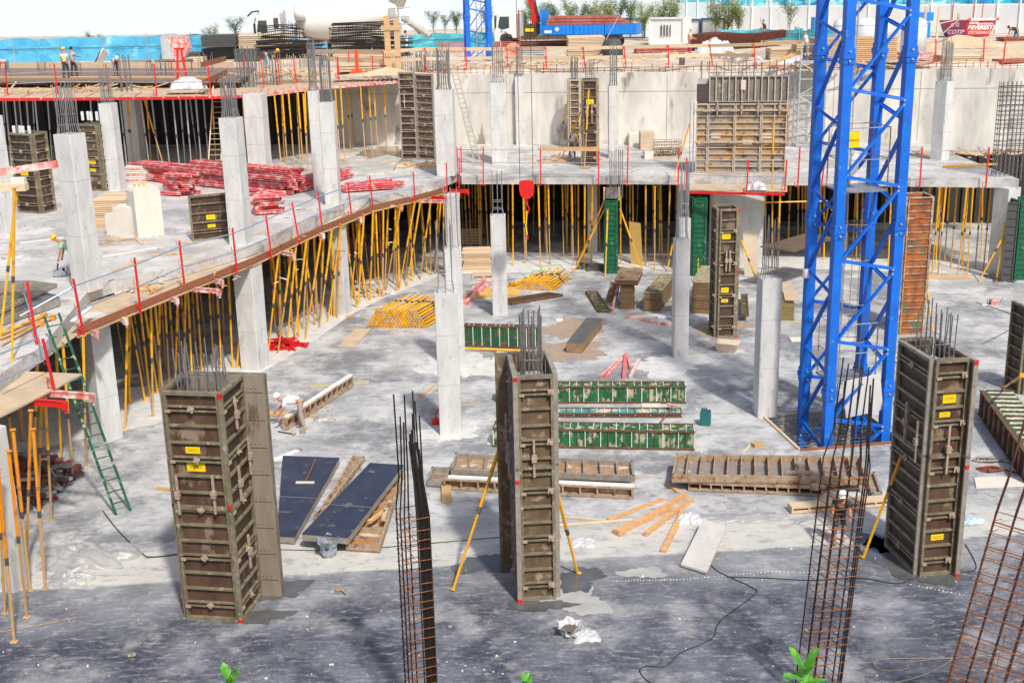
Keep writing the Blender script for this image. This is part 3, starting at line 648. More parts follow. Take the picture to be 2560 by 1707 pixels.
for k, (x, z) in enumerate(((1.05, 2.25), (2.7, 1.9), (3.7, 2.25), (.35, 1.85), (2.4, 4.9))):
    mb = MB(); mb.box((x*L_/4.7, -.06 if z < 4 else -.16, z), (.5 if z < 4 else .25, .02, .25 if z < 4 else .5), mat('paper_sign', (.72, .6, .56), (.66, .5, .46), 6, .7)); mb.build('paper_sign', t7)
for x in (1.1, 2.35, 3.2, 4.3): clampbar(t7, (x*L_/4.7, -.24, 3.75), .75)
mb = MB()
for s in (-.12, -.3): mb.box((s, -.05, 1.9), (.06, .06, 4.2), silver)
mb.build('edge_tube', t7)
mb = MB(); rebar_tuft(mb, L_*.45, .15, 5.2, .9, rebar_grey, 12, .02, .02, jog=False)
for i, v in enumerate(mb.v): mb.v[i] = (v[0]+L_*.5, v[1]+.3, v[2])
mb.build('starter_bars', t7)
mb = MB(); mb.box((L_/2, .25, 2.6), (L_-.1, .3, 5.2), concrete); mb.build('concrete_core', t7)
# scaffold stair tower with formwork behind
q = P(1992, 368, ZS)
t8 = thing('scaffold_tower', q, 'galvanised scaffold tower with diagonal braces just left of the blue mast', 'scaffold')
mb = MB()
for x in (0, 1.6):
    for y in (0, 1.2): mb.tube((x, y, 0), (x, y, 5.2), .05, silver, 6)
for i in range(6):
    z = .1+i*.98
    for y in (0, 1.2): mb.tube((0, y, z), (1.6, y, z), .04, silver, 5)
    for x in (0, 1.6): mb.tube((x, 0, z), (x, 1.2, z), .04, silver, 5)
mb.build('scaffold_frame', t8)
for i in range(5):
    mb = MB(); z = .15+i*.98; a, b = ((0, z), (1.6, z+.9)) if i % 2 else ((1.6, z), (0, z+.9)); mb.tube((a[0], -.03, a[1]), (b[0], -.03, b[1]), .035, silver, 5); mb.build('brace', t8)
mb = MB(); mb.box((.9, .6, 4.95), (2.1, 1.3, .06), steel_grey); mb.build('deck_board', t8)
mb = MB()
for x in (0, 1.0, 1.9): mb.tube((x, -.02, 4.9), (x, -.02, 6.1), .03, silver, 5)
for z in (5.5, 6.05): mb.tube((0, -.02, z), (1.9, -.02, z), .025, silver, 5)
mb.build('guard_rail', t8)
q = P(2005, 362, ZS)
t9 = thing('wall_formwork', q+Vector((0, 1.5, 0)), 'rusty formwork panel behind the scaffold tower left of the blue mast', 'formwork')
panel(t9, V2(-.6, 0), V2(1.6, 0), 0, 4.6, frame_rust, wm, .32, .12, .07, 0, vert=2, plates=False)
# green steel formwork boxes under the deck edge
GG = 'green steel column formwork under the deck'
def greenform(b, wpx, yaw, h, label, fm=green_clean, pm=green_clean, d_=.8, rib=.26, dz=None):
    q = P(*b, 0); w_ = wpx*(q.y*cp+CH*sp)/FF
    th = thing('steel_formwork', q, label, 'formwork', rad(yaw), GG)
    for (a, c) in ((V2(0, 0), V2(w_, 0)), (V2(0, d_), V2(0, 0)), (V2(w_, 0), V2(w_, d_)), (V2(w_, d_), V2(0, d_))): panel(th, a, c, 0, h, fm, pm, rib, .08, .045, 0, plates=False)
    return th
greenform((1514, 684), 27, -3, 3.9, 'green ribbed steel formwork standing centre at the mouth of the shaded area', d_=.6)
q = P(1514, 684); t_ = thing('timber_collar', (q.x, q.y, 3.95), 'wooden collar with dark plywood on top of the central green formwork', 'formwork collar')
mb = MB(); mb.box((.33, .3, .28), (.62, .5, .5), mat('dark_ply2', (.08, .075, .08), (.2, .19, .18), 3, .7)); mb.build('plywood_box', t_)
for s in (-.05, .72):
    mb = MB(); mb.box((s, .25, .25), (.08, .1, .7), timber); mb.build('timber_stud', t_)
greenform((1731, 690), 30, 0, 4.1, 'green ribbed formwork against the pale pier wall, left of it', d_=.6)
greenform((2247, 836), 60, 2, 5.95, 'tall rusty orange and green ribbed formwork just right of the blue mast', mat('rib_pale', (.50, .40, .30), (.22, .10, .05), 2.5, .8, c3=(.62, .58, .5), c3amt=.3, c3scale=3), green_rust, 1.1, .30)
greenform((2533, 700), 60, 2, 4.0, 'green ribbed formwork cut by the right picture edge', green_clean, green_clean, 1.2)
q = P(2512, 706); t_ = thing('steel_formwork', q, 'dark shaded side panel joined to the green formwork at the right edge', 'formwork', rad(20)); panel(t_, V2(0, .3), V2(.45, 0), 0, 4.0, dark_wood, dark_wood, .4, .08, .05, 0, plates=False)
# leaning steel plate
qa = P(*K(8, 130, 990)); qb = P(*K(8, 325, 1145)); qb = Vector((qa.x+1.3, qa.y-1.3, 0))
t_ = thing('steel_sheet', qa, 'tall brown steel sheet standing upright between the yellow props and the blue mast', 'steel sheet')
mb = MB(); d = (qb-qa); mb.beam(Vector((0, 0, 2.1)), d+Vector((0, 0, 2.1)), 4.2, .06, mat('plate_brown', (.20, .13, .08), (.14, .11, .08), 1.0, .6, .2, c3=(.05, .09, .07), c3amt=.35, c3scale=1.0)); mb.build('sheet', t_)
# big green panel with stiffeners at right edge, leaning over
ga, gb = P(2450, 1035), P(2572, 1215); gd = gb-ga; gl_ = gd.length; t_ = thing('green_formwork_stack', ga, 'green topped steel panel with many dark rusty ribs lying at the right picture edge', 'panel stack', math.atan2(gd.y, gd.x))
mb = MB(); mb.box((gl_/2, .04, .45), (gl_, .06, .86), green_edge)
for k in range(30): mb.box((.06+k*(gl_-.12)/29, -.03, .45), (.035, .09, .84), [frame_rust, green_edge, rebar_mid][k % 3])
for z in (.04, .87): mb.box((gl_/2, -.02, z), (gl_+.02, .13, .05), green_edge)
mb.build('side_panel', t_)
mb = MB(); mb.box((gl_/2, .55, .86), (gl_-.01, .94, .04), green_panel)
for k in range(30): mb.box((.06+k*(gl_-.12)/29, .55, .90), (.03, .86, .05), off_white if k % 2 else green_edge)
mb.build('top_panel', t_)
t_ = thing('steel_formwork', P(2552, 985), 'brown formwork box cut off by the right picture edge', 'formwork', rad(8))
panel(t_, V2(0, 0), V2(1.0, 0), 0, 3.3, frame_olive, film_ply, .4, .12, .07, 0, plates=False); panel(t_, V2(0, 1), V2(0, 0), 0, 3.3, frame_olive, film_ply, .4, .12, .07, 0, plates=False)

# ================================================================= REBAR CAGES
def cage(name, label, fl, w_, d_, yaw, z0, h, hp, nx, ny, sp_, vm, hm, rv=.013, rh=.008, loose=1.3, bunch=0, pin=.72, lean=0):
    th = thing(name, (fl[0], fl[1], z0), label, 'rebar cage', rad(yaw)); th.rotation_euler = (0, rad(lean), rad(yaw))
    mb = MB(); pts = [(w_*i/(nx-1), y) for i in range(nx) for y in (0, d_)]+[(x, d_*j/(ny-1)) for j in range(1, ny-1) for x in (0, w_)]
    for (x, y) in pts:
        hh = h+R_.uniform(-.25, .3)*loose; a, b = w_/2+(x-w_/2)*pin, d_/2+(y-d_/2)*pin
        if loose: mb.path([(x, y, 0), (x, y, hp), (a, b, hp+(h-hp)*.35), (a+R_.uniform(-.04, .04), b+R_.uniform(-.04, .04), hh)], rv, vm, 5)
        else: mb.tube((x, y, 0), (x+R_.uniform(-.02, .02), y, hh), rv, vm, 5)
    for k in range(bunch):
        y = .05+.03*(k % 3); x = w_-.03*k; mb.path([(x, y, 0), (x-.02, y, hp), (x-.12, y+.05, h+R_.uniform(-.9, .1))], rv*1.25, vm, 5)
    mb.build('vertical_bars', th)
    mb = MB(); z = .1; k = 0
    while z < hp:
        e = .02; tl = R_.uniform(-.02, .02)
        mb.path([(-e, -e, z), (w_+e, -e, z+tl), (w_+e, d_+e, z), (-e, d_+e, z-tl), (-e, -e, z), (.12, .15, z+.03)], rh, hm, 4)
        if k % 2: mb.path([(w_*.33, -e, z+.05), (w_*.33, d_+e, z+.05)], rh, hm, 4)
        else: mb.path([(-e, d_*.5, z+.05), (w_+e, d_*.5, z+.05)], rh, hm, 4)
        z += sp_*R_.uniform(.75, 1.25); k += 1
    mb.build('stirrups', th)
    return th
def cbase(px, Y, z, lean): return (XA(px, Y, z)-math.tan(rad(lean))*z, Y)
cage('rebar_cage', 'dark steel bar cage with orange rusty stirrups rising alone at bottom centre', cbase(1026, 21.6, 2.5, 0), .5, .6, 20, 0, 7.15, 5.1, 3, 3, .21, rebar_dark, rebar_rust, .017, .009, bunch=7)
cage('rebar_cage', 'square rebar cage of thin dark bars in front of the blue mast', cbase(2044, 22.6, 1.4, 4.3), .70, .62, 18, 0, 7.3, 5.5, 4, 3, .21, rebar_dark, rebar_rust, .015, .009, bunch=2, lean=4.3)
cage('rebar_cage', 'wide rusty rebar cage leaning out of the lower right corner', cbase(2372, 22.0, 1.2, 9), 2.4, .5, -26, 0, 7.0, 4.95, 8, 2, .26, rebar_mid, rebar_rust, .016, .010, pin=.97, lean=9)
q = P(2500, 445, ZS)
cage('rebar_cage', 'grey rebar wall cage standing on the deck at the right picture edge', (q.x-.1, q.y+.3), 2.2, .5, 4, ZS-.2, 4.9, 4.7, 11, 3, .26, rebar_grey, rebar_dark, .022, .014, loose=0)
# starter bars through the deck edge
q = P(1520, 470, ZU)
t_ = thing('starter_bars', (q.x, q.y, ZS-.5), 'straight grey bars standing above the central green formwork at the deck edge', 'rebar'); mb = MB()
for i in range(7): mb.tube((.1+i*.11, .0+.1*(i % 2), -.5), (.1+i*.11, .1*(i % 2), 2.0+R_.uniform(-.1, .1)), .022, rebar_grey, 4)
mb.build('bars', t_)
# ================================================================= STEEL PROPS
def make_prop_meshes(h, col, low, r=.038):
    """meshes for a prop of height h standing at the origin"""
    hc = h*.47; out = []
    mb = MB(); mb.tube((0, 0, .01), (0, 0, hc), r, low, 6); out.append(('lower_tube', mb))
    mb = MB(); mb.box((0, 0, .006), (.16, .16, .012), low); out.append(('base_plate', mb))
    mb = MB(); mb.tube((0, 0, hc-.06), (0, 0, hc+.13), r*1.35, prop_dark, 6); mb.tube((-.09, 0, hc+.02), (.09, 0, hc+.02), .012, prop_dark, 4); out.append(('collar', mb))
    mb = MB(); mb.tube((0, 0, hc), (0, 0, h-.01), r*1.22, col, 6); out.append(('upper_tube', mb))
    mb = MB(); mb.box((0, 0, h-.006), (.14, .14, .012), col); out.append(('head_plate', mb))
    return out
# two-tone lower tube: painted top half, worn bare foot
PM = {}
def prop_meshes(key, h, col, low):
    if key not in PM:
        lst = []
        for nm, mb in make_prop_meshes(h, col, low):
            me = bpy.data.meshes.new(nm); me.from_pydata(mb.v, [], mb.f)
            for m_ in mb.ms: me.materials.append(m_)
            me.polygons.foreach_set('material_index', mb.mi); me.update(); lst.append((nm, me))
        PM[key] = lst
    return PM[key]
def prop(a, b, label, group, style='y', parts=True):
    """prop from foot a to head b (world)"""
    a = Vector(a); b = Vector(b); d = b-a; h = d.length
    if style == 'y': sty = 'yw' if R_.random() < .5 else 'yt'
    else: sty = style
    H0 = round(h*2)/2.0
    col, low = {'yw': (yellow, yellow), 'yt': (yellow, prop_tan), 'o': (orange, orange), 'ot': (orange, prop_tan), 's': (silver, silver)}[sty]
    th = thing('steel_prop', a, label, 'prop', 0, group)
    qt = d.to_track_quat('Z', 'Y'); th.rotation_euler = qt.to_euler(); th.scale = (1, 1, h/H0)
    for nm, me in prop_meshes((sty, H0), H0, col, low):
        o = bpy.data.objects.new(nm, me); COL.objects.link(o); o.parent = th
    return th
def props_from(n, lst, z0, z1, label, group, style='y', lim=1.0):
    for bx, by, tx in lst:
        a = P(*K(n, bx, by), z0); fx = K(n, tx, 0)[0]
        # find head: column tx, same depth; x given by photo column at head height
        X = XA(fx, a.y, z1); dx = max(-lim, min(lim, X-a.x))
        prop(a, (a.x+dx, a.y+R_.uniform(-.06, .06), z1), label, group, style)
LG = 'yellow steel prop under the left part of the raised deck'
gl = 'yellow steel props under the left deck edge'
props_from(6, [(105, 1700, 40), (110, 1660, 205), (200, 1650, 325), (285, 1560, 365), (235, 1500, 200), (325, 1355, 290), (350, 1530, 460), (390, 1500, 350), (450, 1520, 590), (470, 1310, 450), (565, 1360, 520), (580, 1415, 690), (655, 1365, 775), (715, 1320, 690), (745, 1330, 770), (865, 1180, 940), (930, 1210, 985), (975, 1140, 940), (1040, 1170, 1065), (1085, 980, 1060), (1125, 1140, 1090), (1155, 1140, 1160), (1180, 1100, 1320), (1210, 870, 1190), (1280, 1080, 1270), (1305, 1070, 1490), (1310, 940, 1290), (1375, 1045, 1500), (1425, 990, 1400), (1495, 980, 1600), (1530, 900, 1500), (1595, 940, 1580), (1635, 930, 1690), (1710, 890, 1710)], 0, ZU, 'yellow steel prop in the slanting row under the left deck edge', gl, 'y')
props_from(7, [(10, 850, 5), (120, 830, 100), (130, 760, 120), (260, 865, 240), (300, 700, 300), (320, 770, 305), (345, 840, 330), (470, 760, 458), (500, 720, 510), (545, 770, 540), (560, 850, 545), (605, 770, 605), (660, 850, 665), (715, 800, 712), (725, 850, 732), (800, 720, 790), (990, 840, 990), (1075, 730, 1075), (1105, 800, 1100), (1215, 855, 1220), (1300, 890, 1303), (1345, 800, 1350), (1370, 800, 1355), (1420, 850, 1440), (1530, 860, 1525), (1840, 880, 1835), (2310, 760, 2310)], 0, ZU, 'yellow steel prop standing upright in the row below the back deck edge', 'yellow steel props below the back deck edge', 'y', .4)
props_from(6, [(1930, 690, 1890), (1960, 670, 1930), (2000, 630, 2000), (2040, 690, 2020), (2055, 690, 2040), (2115, 695, 2085), (2300, 700, 2300)], 0, ZU, 'yellow steel prop behind the timber stack below the back deck', 'yellow steel props behind the timber stack', 'y', .4)
for (n, bx, by, tx, ty, hz, lb) in [(7, 565, 910, 845, 270, 3.3, 'long yellow raking prop leaning onto the central green formwork from the left'), (7, 600, 830, 850, 230, 3.5, 'second yellow raking prop just behind the one leaning on the green formwork'), (7, 1180, 880, 985, 330, 3.2, 'yellow raking prop leaning onto the central green formwork from the right'),
        (7, 850, 955, 872, 300, 3.5, 'yellow prop standing tight against the front of the central green formwork'), (7, 1695, 950, 1705, 260, 3.6, 'yellow prop standing in front of the green formwork at the pier wall'), (7, 1415, 900, 1465, 700, 1.4, 'short yellow strut leaning by the column with long bars'),
        (8, 1925, 1000, 2250, 360, 3.3, 'long yellow raking prop leaning onto the grey pier at far right'), (8, 2085, 955, 2210, 170, 4.3, 'orange prop slanting in front of the grey pier at far right'), (8, 460, 770, 560, 400, 3.0, 'yellow raking prop seen through the left side of the blue mast'),
        (7, 2225, 975, 2090, 620, 2.0, 'yellow raking prop leaning on the dark narrow formwork box'), (8, 1500, 1450, 1425, 980, 2.6, 'yellow raking prop beside the rusty orange formwork')]:
    a = P(*K(n, bx, by), 0); X = XA(K(n, tx, ty)[0], a.y+.3, hz)
    prop(a, (X, a.y+.3, hz), lb, None, 'yw')
props_from(8, [(35, 880, 40), (90, 890, 110), (190, 700, 195), (275, 690, 275), (315, 690, 315), (340, 690, 340), (470, 740, 480), (510, 800, 515), (720, 760, 730), (805, 800, 820), (885, 800, 900), (1095, 880, 1130), (1440, 870, 1480), (1495, 930, 1565), (1525, 890, 1580), (1550, 930, 1620), (1610, 815, 1660), (1665, 870, 1730), (1730, 930, 1815), (1765, 900, 1830), (1815, 930, 1870), (1890, 870, 1950), (1945, 780, 1960), (1965, 880, 2030)], 0, ZU, 'yellow steel prop in the row under the right part of the back deck', 'yellow steel props under the right part of the deck', 'y', .5)
a = P(*K(8, 0, 310), 3.5); b = P(*K(8, 540, 315), 3.5); y_ = P(*K(8, 90, 890), 0).y; a = Vector((XA(1900, y_, 3.6), y_, 3.6)); b = Vector((XA(2068, y_, 3.6), y_, 3.6))
mb = MB(); mb.tube(a, b, .04, yellow, 6); tag(mb.build('yellow_tube'), 'horizontal yellow tube tying the props behind the leaning steel plate', 'tube')
# second, deeper rows in the shade
for i in range(46):
    x = -3.5+i*.62; y = (66.5-.18*x)+R_.choice([2.6, 4.2, 5.8, 7.4])
    prop((x, y, 0), (x+R_.uniform(-.1, .1), y, ZU), 'prop deep in the shade behind the front row of the back deck', 'props deep in the shade of the back deck', 'ot' if R_.random() < .6 else 'yt')
for i in range(34):
    t = i/33; e = ew[11].lerp(ew[5], t); k = R_.choice([1.6, 3.0, 4.6]); n_ = Vector((-.87, .35, 0))
    p = e+n_*k; prop((p.x, p.y, 0), (p.x+R_.uniform(-.25, .25), p.y, ZU), 'prop deep in the shade behind the slanting row of the left deck', 'props deep in the shade of the left deck', 'ot')
# left front region
for i in range(26):
    t = (i+.5)/26; e = ew[11].lerp(ew[5], t) if t > .25 else ew[12].lerp(ew[11], t*4); k = R_.uniform(.3, 1.3); n_ = Vector((-.87, .35, 0)); p = e+n_*k
    prop((p.x, p.y, 0), (p.x+R_.choice([-1, 1, 1])*R_.uniform(0, .7), p.y, ZU), 'yellow steel prop in the slanting row under the left deck edge', gl, 'y')
props_from(9, [(1140, 770, 1165), (1185, 540, 1140), (1190, 320, 1180), (1395, 655, 1370), (1490, 520, 1395), (1545, 400, 1490), (1590, 260, 1520), (1675, 390, 1690), (1755, 350, 1700), (1840, 250, 1780), (1640, 150, 1600), (1950, 210, 1890), (2020, 200, 1960), (2120, 210, 2080), (2160, 215, 2240), (2190, 200, 2290), (2275, 210, 2320), (785, 1110, 760), (665, 1220, 575), (560, 1060, 500), (470, 1600, 400), (345, 1580, 385), (200, 840, 170), (270, 840, 235), (110, 1200, 60), (300, 1200, 355)], 0, ZU, 'orange yellow prop under the left front corner of the deck', 'orange yellow props under the left front of the deck', 'y', .9)
props_from(13, [(130, 1190, -20), (45, 930, -35), (245, 965, 80), (275, 720, 110), (410, 710, 300), (240, 490, 280)], 0, ZU, 'orange prop standing before the plywood corner at lower left', 'orange props at the lower left corner', 'ot', .8)
for i in range(16):
    p = Vector((-15.5-R_.random()*6, 33+i*.7, 0)); prop(p, p+Vector((R_.uniform(-.2, .2), 0, ZU)), 'prop deep in the shade of the left front deck', 'props deep in the shade of the left front deck', 'ot')
# raking props of the formwork boxes in front
def rake(n, b, n2, t, hz, label, style='yw', dy=.2):
    a = P(*K(n, *b), 0); Y = a.y+dy; X = XA(K(n2, *t)[0], Y, hz); prop(a, (X, Y, hz), label, None, style)
rake(14, (1795, 720), 10, (2290, 890), 3.9, 'long yellow push-pull prop leaning onto the left side of the front centre formwork', dy=1.6)
rake(15, (598, 570), 11, (395, 1110), 2.8, 'yellow push-pull prop on the right side of the front centre formwork', dy=-.6)
rake(16, (870, 420), 12, (1370, 550), 4.0, 'orange yellow push-pull prop leaning onto the dark left side of the right formwork', dy=.3)
rake(13, (1660, 800), 13, (1690, 500), 1.9, 'orange strut foot peeping out behind the left front formwork', 'o', dy=.8)
a = P(2420, 985); prop(P(*K(12, 2150, 395)), (XA(2556, 34.5, 3.4), 34.5, 3.4), 'yellow prop leaning at the right picture edge above the ribbed green panel', None, 'yw')
# props standing on the deck at the left picture edge, heads with pale timber
for (bx, by, tx, ty, lb) in ((115, 1700, 130, 130, 'yellow prop with worn black collar standing on the deck at the left edge'), (5, 1500, 150, 160, 'second yellow prop crossing in front of the first at the left edge')):
    a = P(*K(5, bx, by), ZS); a = P(*K(5, min(bx, 115), 1500+0*by), ZS) if bx < 50 else P(*K(9, 110, 140), ZS)
    hz = ZT(a, *K(5, tx, ty)); X = XA(K(5, tx, ty)[0], a.y, hz); prop(a, (X, a.y, hz), lb, None, 'yw')
    hd = Vector((X, a.y, hz))
t_ = thing('timber_block_pile', hd+Vector((0, 0, .08)), 'rough pale timber head on the two yellow props at the left edge', 'timber'); mb = MB(); mb.box((-.05, 0, .06), (.75, .3, .22), timber_pale); mb.box((.1, .02, .25), (.4, .2, .16), off_white); mb.build('timber_block', t_)
mb = MB(); mb.beam(hd+Vector((-2.2, 0, .35)), hd+Vector((1.2, .3, .75)), .16, .2, red_worn); tag(mb.build('red_beam'), 'worn pinkish red beam lying over the prop heads at the left edge', 'beam')
# upper deck props (grey left, yellow right)
Z2 = 9.05
gs = [(110, 1540, 50), (190, 1540, 130), (235, 1500, 170), (290, 1540, 240), (380, 1545, 320), (480, 1500, 430), (560, 1545, 510), (860, 1520, 820), (930, 1500, 890), (1160, 1540, 1090), (1195, 1500, 1150), (1365, 1540, 1280), (1450, 1500, 1380), (1550, 1540, 1480), (1640, 1560, 1575), (1750, 1560, 1690), (1690, 1500, 1640), (1800, 1450, 1720), (1840, 1540, 1780), (1905, 1500, 1850), (60, 1420, 20), (330, 1430, 290), (640, 1500, 590), (740, 1500, 690)]
props_from(1, gs, ZS, Z2, 'galvanised grey prop under the upper deck at far left', 'grey props under the upper deck', 's', .6)
gy = [(1215, 1500, 1160), (1500, 1540, 1310), (1380, 1500, 1330), (1970, 1500, 1930), (2250, 1540, 2210)]
props_from(1, gy, ZS, Z2, 'yellow prop standing among the grey props of the upper deck', 'yellow props among the grey ones', 'yt', 1.0)
gy = [(75, 1560, 25), (235, 1560, 165), (260, 1480, 230), (290, 1560, 240), (350, 1520, 295), (400, 1450, 365), (430, 1510, 380), (475, 1560, 430), (470, 1480, 445), (770, 1480, 720), (810, 1470, 770), (860, 1360, 825), (885, 1350, 860), (995, 1410, 950), (1003, 1300, 970), (1020, 1300, 1000), (1060, 1390, 1025), (1110, 1380, 1070), (1190, 1360, 1165)]
props_from(2, gy, ZS, 9.2, 'yellow prop under the right half of the upper deck', 'yellow props under the right half of the upper deck', 'yt', .6)
for (n, b, n2, t, hz, lb) in ((2, (1300, 1450), 2, (1480, 900), 3.6, 'yellow raking prop leaning onto the pair of tall rusty panels'), (2, (1425, 1440), 2, (1440, 960), 3.3, 'upright yellow prop in front of the pair of tall rusty panels'), (3, (425, 1330), 3, (515, 910), 3.0, 'orange yellow prop leaning against the thin light formwork box'), (3, (440, 1470), 3, (630, 1050), 2.8, 'worn prop leaning beside the man in the yellow helmet'), (3, (530, 1460), 3, (640, 1150), 2.2, 'lower yellow prop slanting by the man in the yellow helmet'),
        (3, (660, 1540), 3, (700, 840), 4.3, 'tall yellow prop against the front of the olive formwork box'), (3, (1335, 1260), 3, (1320, 800), 3.4, 'yellow prop standing alone against the beige wall'), (4, (185, 1320), 4, (175, 830), 3.5, 'yellow prop beside the right end of the big wall formwork'), (4, (40, 1720), 4, (50, 1180), 3.2, 'yellow prop in front of the big wall formwork'), (3, (1470, 1640), 3, (1620, 1160), 2.8, 'dark raking prop left of the big wall formwork')):
    a = P(*K(n, *b), ZS); X = XA(K(n2, *t)[0], a.y+.3, ZS+hz); prop(a, (X, a.y+.3, ZS+hz), lb, None, 'yt' if 'dark' not in lb else 'ot')

# ================================================================= DECK EDGE: WALKWAY, BOARDS, RED POSTS, RAILS
wk = [(33, 1024), (126, 976), (150, 862), (192, 838), (466, 725), (640, 656), (804, 578), (881, 548), (930, 526), (1037, 501), (1106, 482)]
WK = [P(x, y, 4.42) for x, y in wk]
def inner(i): return None
eo = [P(x, y, 4.42) for x, y in [(192, 838), (290, 797), (466, 725), (640, 656), (804, 578), (881, 548), (930, 526), (1037, 501), (1106, 482)]]
ei = [P(x, y, ZS) for x, y in [(112, 862), (222, 724), (449, 664), (640, 608), (790, 542), (854, 512), (930, 496), (1035, 470), (1106, 448)]]
ei = [Vector((p.x-.12, p.y+.05, 4.42)) for p in ei]
for i in range(len(eo)-1):
    mb = MB(); a, b, c, d = eo[i], eo[i+1], ei[i+1], ei[i]; e = (b-a).normalized()*.004
    mb.prism([tuple((a+e)[:2]), tuple((b-e)[:2]), tuple((c-e)[:2]), tuple((d+e)[:2])], 4.40, 4.43, ply)
    tag(mb.build('plywood_walkway'), 'plywood walkway sheet along the left deck edge below the guard rail', 'plywood', 'plywood sheets of the edge walkway')
    mb = MB(); n_ = (b-a).normalized(); o_ = Vector((n_.y, -n_.x, 0))
    mb.beam(a+o_*.03+n_*.02+Vector((0, 0, .13)), b+o_*.03-n_*.02+Vector((0, 0, .13)), .045, .24, timber_dark)
    tag(mb.build('edge_board'), 'red brown toe board on edge along the outer rim of the left walkway', 'board', 'red brown toe boards of the left deck')
    mb = MB(); mb.beam(a+o_*.02+Vector((0, 0, -.06)), b+o_*.02+Vector((0, 0, -.06)), .06, .07, timber)
    tag(mb.build('edge_batten'), 'yellowish timber batten under the rim of the left walkway', 'batten', 'battens under the walkway rim')
# plywood corner platform at left
cpx = [(70, 928), (205, 934), (126, 976), (33, 1024), (-10, 1045), (-60, 1010)]
mb = MB(); mb.prism([tuple(P(x, y, 4.45)[:2]) for x, y in cpx], 4.40, 4.45, ply); tag(mb.build('plywood_platform'), 'plywood platform corner with a red rim sticking out at left front', 'plywood')
def wbeam(a, b, lb, m=red_worn):
    th = thing('support_beam', a, lb, 'beam'); d = Vector(b)-Vector(a); mb = MB()
    mb.beam((0, 0, 0), d, .08, .14, m); mb.beam((0, 0, .075), d+Vector((0, 0, .075)), .13, .02, m); mb.beam((0, 0, -.075), d+Vector((0, 0, -.075)), .13, .02, m); mb.build('web', th)
    mb = MB(); e = d.normalized(); mb.box(d+e*.03+Vector((0, 0, -.04)), (.14, .14, .22), m, rz=math.atan2(e.y, e.x)); mb.box(d+e*.06+Vector((0, 0, -.18)), (.07, .07, .14), m); mb.build('end_hook', th)
    return th
for (x0, y0, x1, y1, mm, lb) in [(112, 982, 228, 990, red_worn, 'worn pink support beam sticking out under the plywood corner'), (72, 1003, 158, 1010, red, 'bright red support beam sticking out just below the worn pink one'), (466, 722, 545, 728, red_worn, 'worn pink beam end sticking out beside the fourth red post'), (420, 745, 440, 750, red_worn, 'short pink beam hook under the rim between the third and fourth posts'),
        (290, 795, 312, 800, red_worn, 'short pink beam hook under the rim right of the second post'), (510, 700, 552, 704, red_worn, 'pink beam end under the rim left of the fifth post'), (215, 828, 240, 832, red_worn, 'pink beam hook under the rim beside the second post'), (700, 630, 730, 636, red_worn, 'pink beam end under the rim above the perforated sheet column'), (790, 585, 806, 588, red_worn, 'pink beam hook under the rim near the middle of the left deck'), (886, 545, 900, 548, red_worn, 'pink beam hook left of the rust board end'),
        (970, 513, 1002, 516, red_worn, 'flat pink beam end under the rim left of the inner corner'), (1015, 502, 1112, 504, red_worn, 'long pink beam below the rim by the inner corner'), (1080, 495, 1112, 496, red, 'red beam end sticking out at the inner deck corner'), (1100, 484, 1145, 486, red_worn, 'topmost pink beam at the inner deck corner'), (1126, 478, 1168, 478, red, 'bright red beam at the inner corner beneath the deck')]:
    wbeam(P(x0, y0, 4.33), P(x1, y1, 4.33), lb, mm)
def post(a, h, label, group, r=.032, tilt=(0, 0)):
    th = thing('guard_post', a, label, 'guard post', 0, group); b = Vector((tilt[0], tilt[1], h))
    mb = MB(); mb.beam((0, 0, 0), b, .065, .055, red); mb.build('upright', th)
    for f in (.52, .93): mb = MB(); p = b*f; mb.path([p+Vector((-.02, 0, 0)), p+Vector((-.11, -.02, 0)), p+Vector((-.11, -.02, .14))], .012, red, 4); mb.build('rail_hook', th)
    mb = MB(); mb.path([(-.02, 0, .08), (-.16, 0, .08), (-.16, 0, .3), (-.02, 0, .3)], .02, red, 4); mb.build('clamp_loop', th)
    return th
# left edge posts: (foot px, top px)
pl = [((210, 843), (183, 698), 'nearest'), ((352, 783), (336, 645), 'second'), ((463, 728), (448, 602), 'third'), ((593, 686), (581, 570), 'fourth'), ((680, 648), (664, 536), 'fifth'), ((749, 611), (730, 507), 'sixth'), ((806, 580), (795, 480), 'seventh'), ((880, 548), (869, 456), 'eighth'), ((933, 527), (924, 439), 'ninth'), ((1038, 509), (1033, 430), 'tenth')]
words = 'red guard post on the left deck rim, {} along the row from the front'
rt = []
for (f, t, nm) in pl:
    a = P(*f, 4.35); zt = ZT(a, *t); X = XA(t[0], a.y, zt); post(a, zt-a.z, words.format(nm), 'red guard posts along the left deck rim', tilt=(X-a.x, 0)); rt.append((a, Vector((X-a.x, 0, zt-a.z))))
for (f, t, lb) in [((98, 900), (68, 705), 'red guard post by the folded blue rails near the left edge'), ((136, 975), (107, 848), 'red guard post clamped to the plywood corner platform'), ((1118, 481), (1116, 407), 'red guard post at the tip of the rust coloured toe board'), ((1148, 472), (1148, 395), 'left of two red guard posts crowding the inner deck corner'), ((1154, 455), (1152, 367), 'tallest red guard post at the inner deck corner')]:
    a = P(*f, 4.42); zt = ZT(a, *t); X = XA(t[0], a.y, zt); post(a, zt-a.z, lb, None, tilt=(X-a.x, 0)); rt.append((a, Vector((X-a.x, 0, zt-a.z))))
chain = [rt[11]]+rt[:10]+[rt[12]]
k = 0
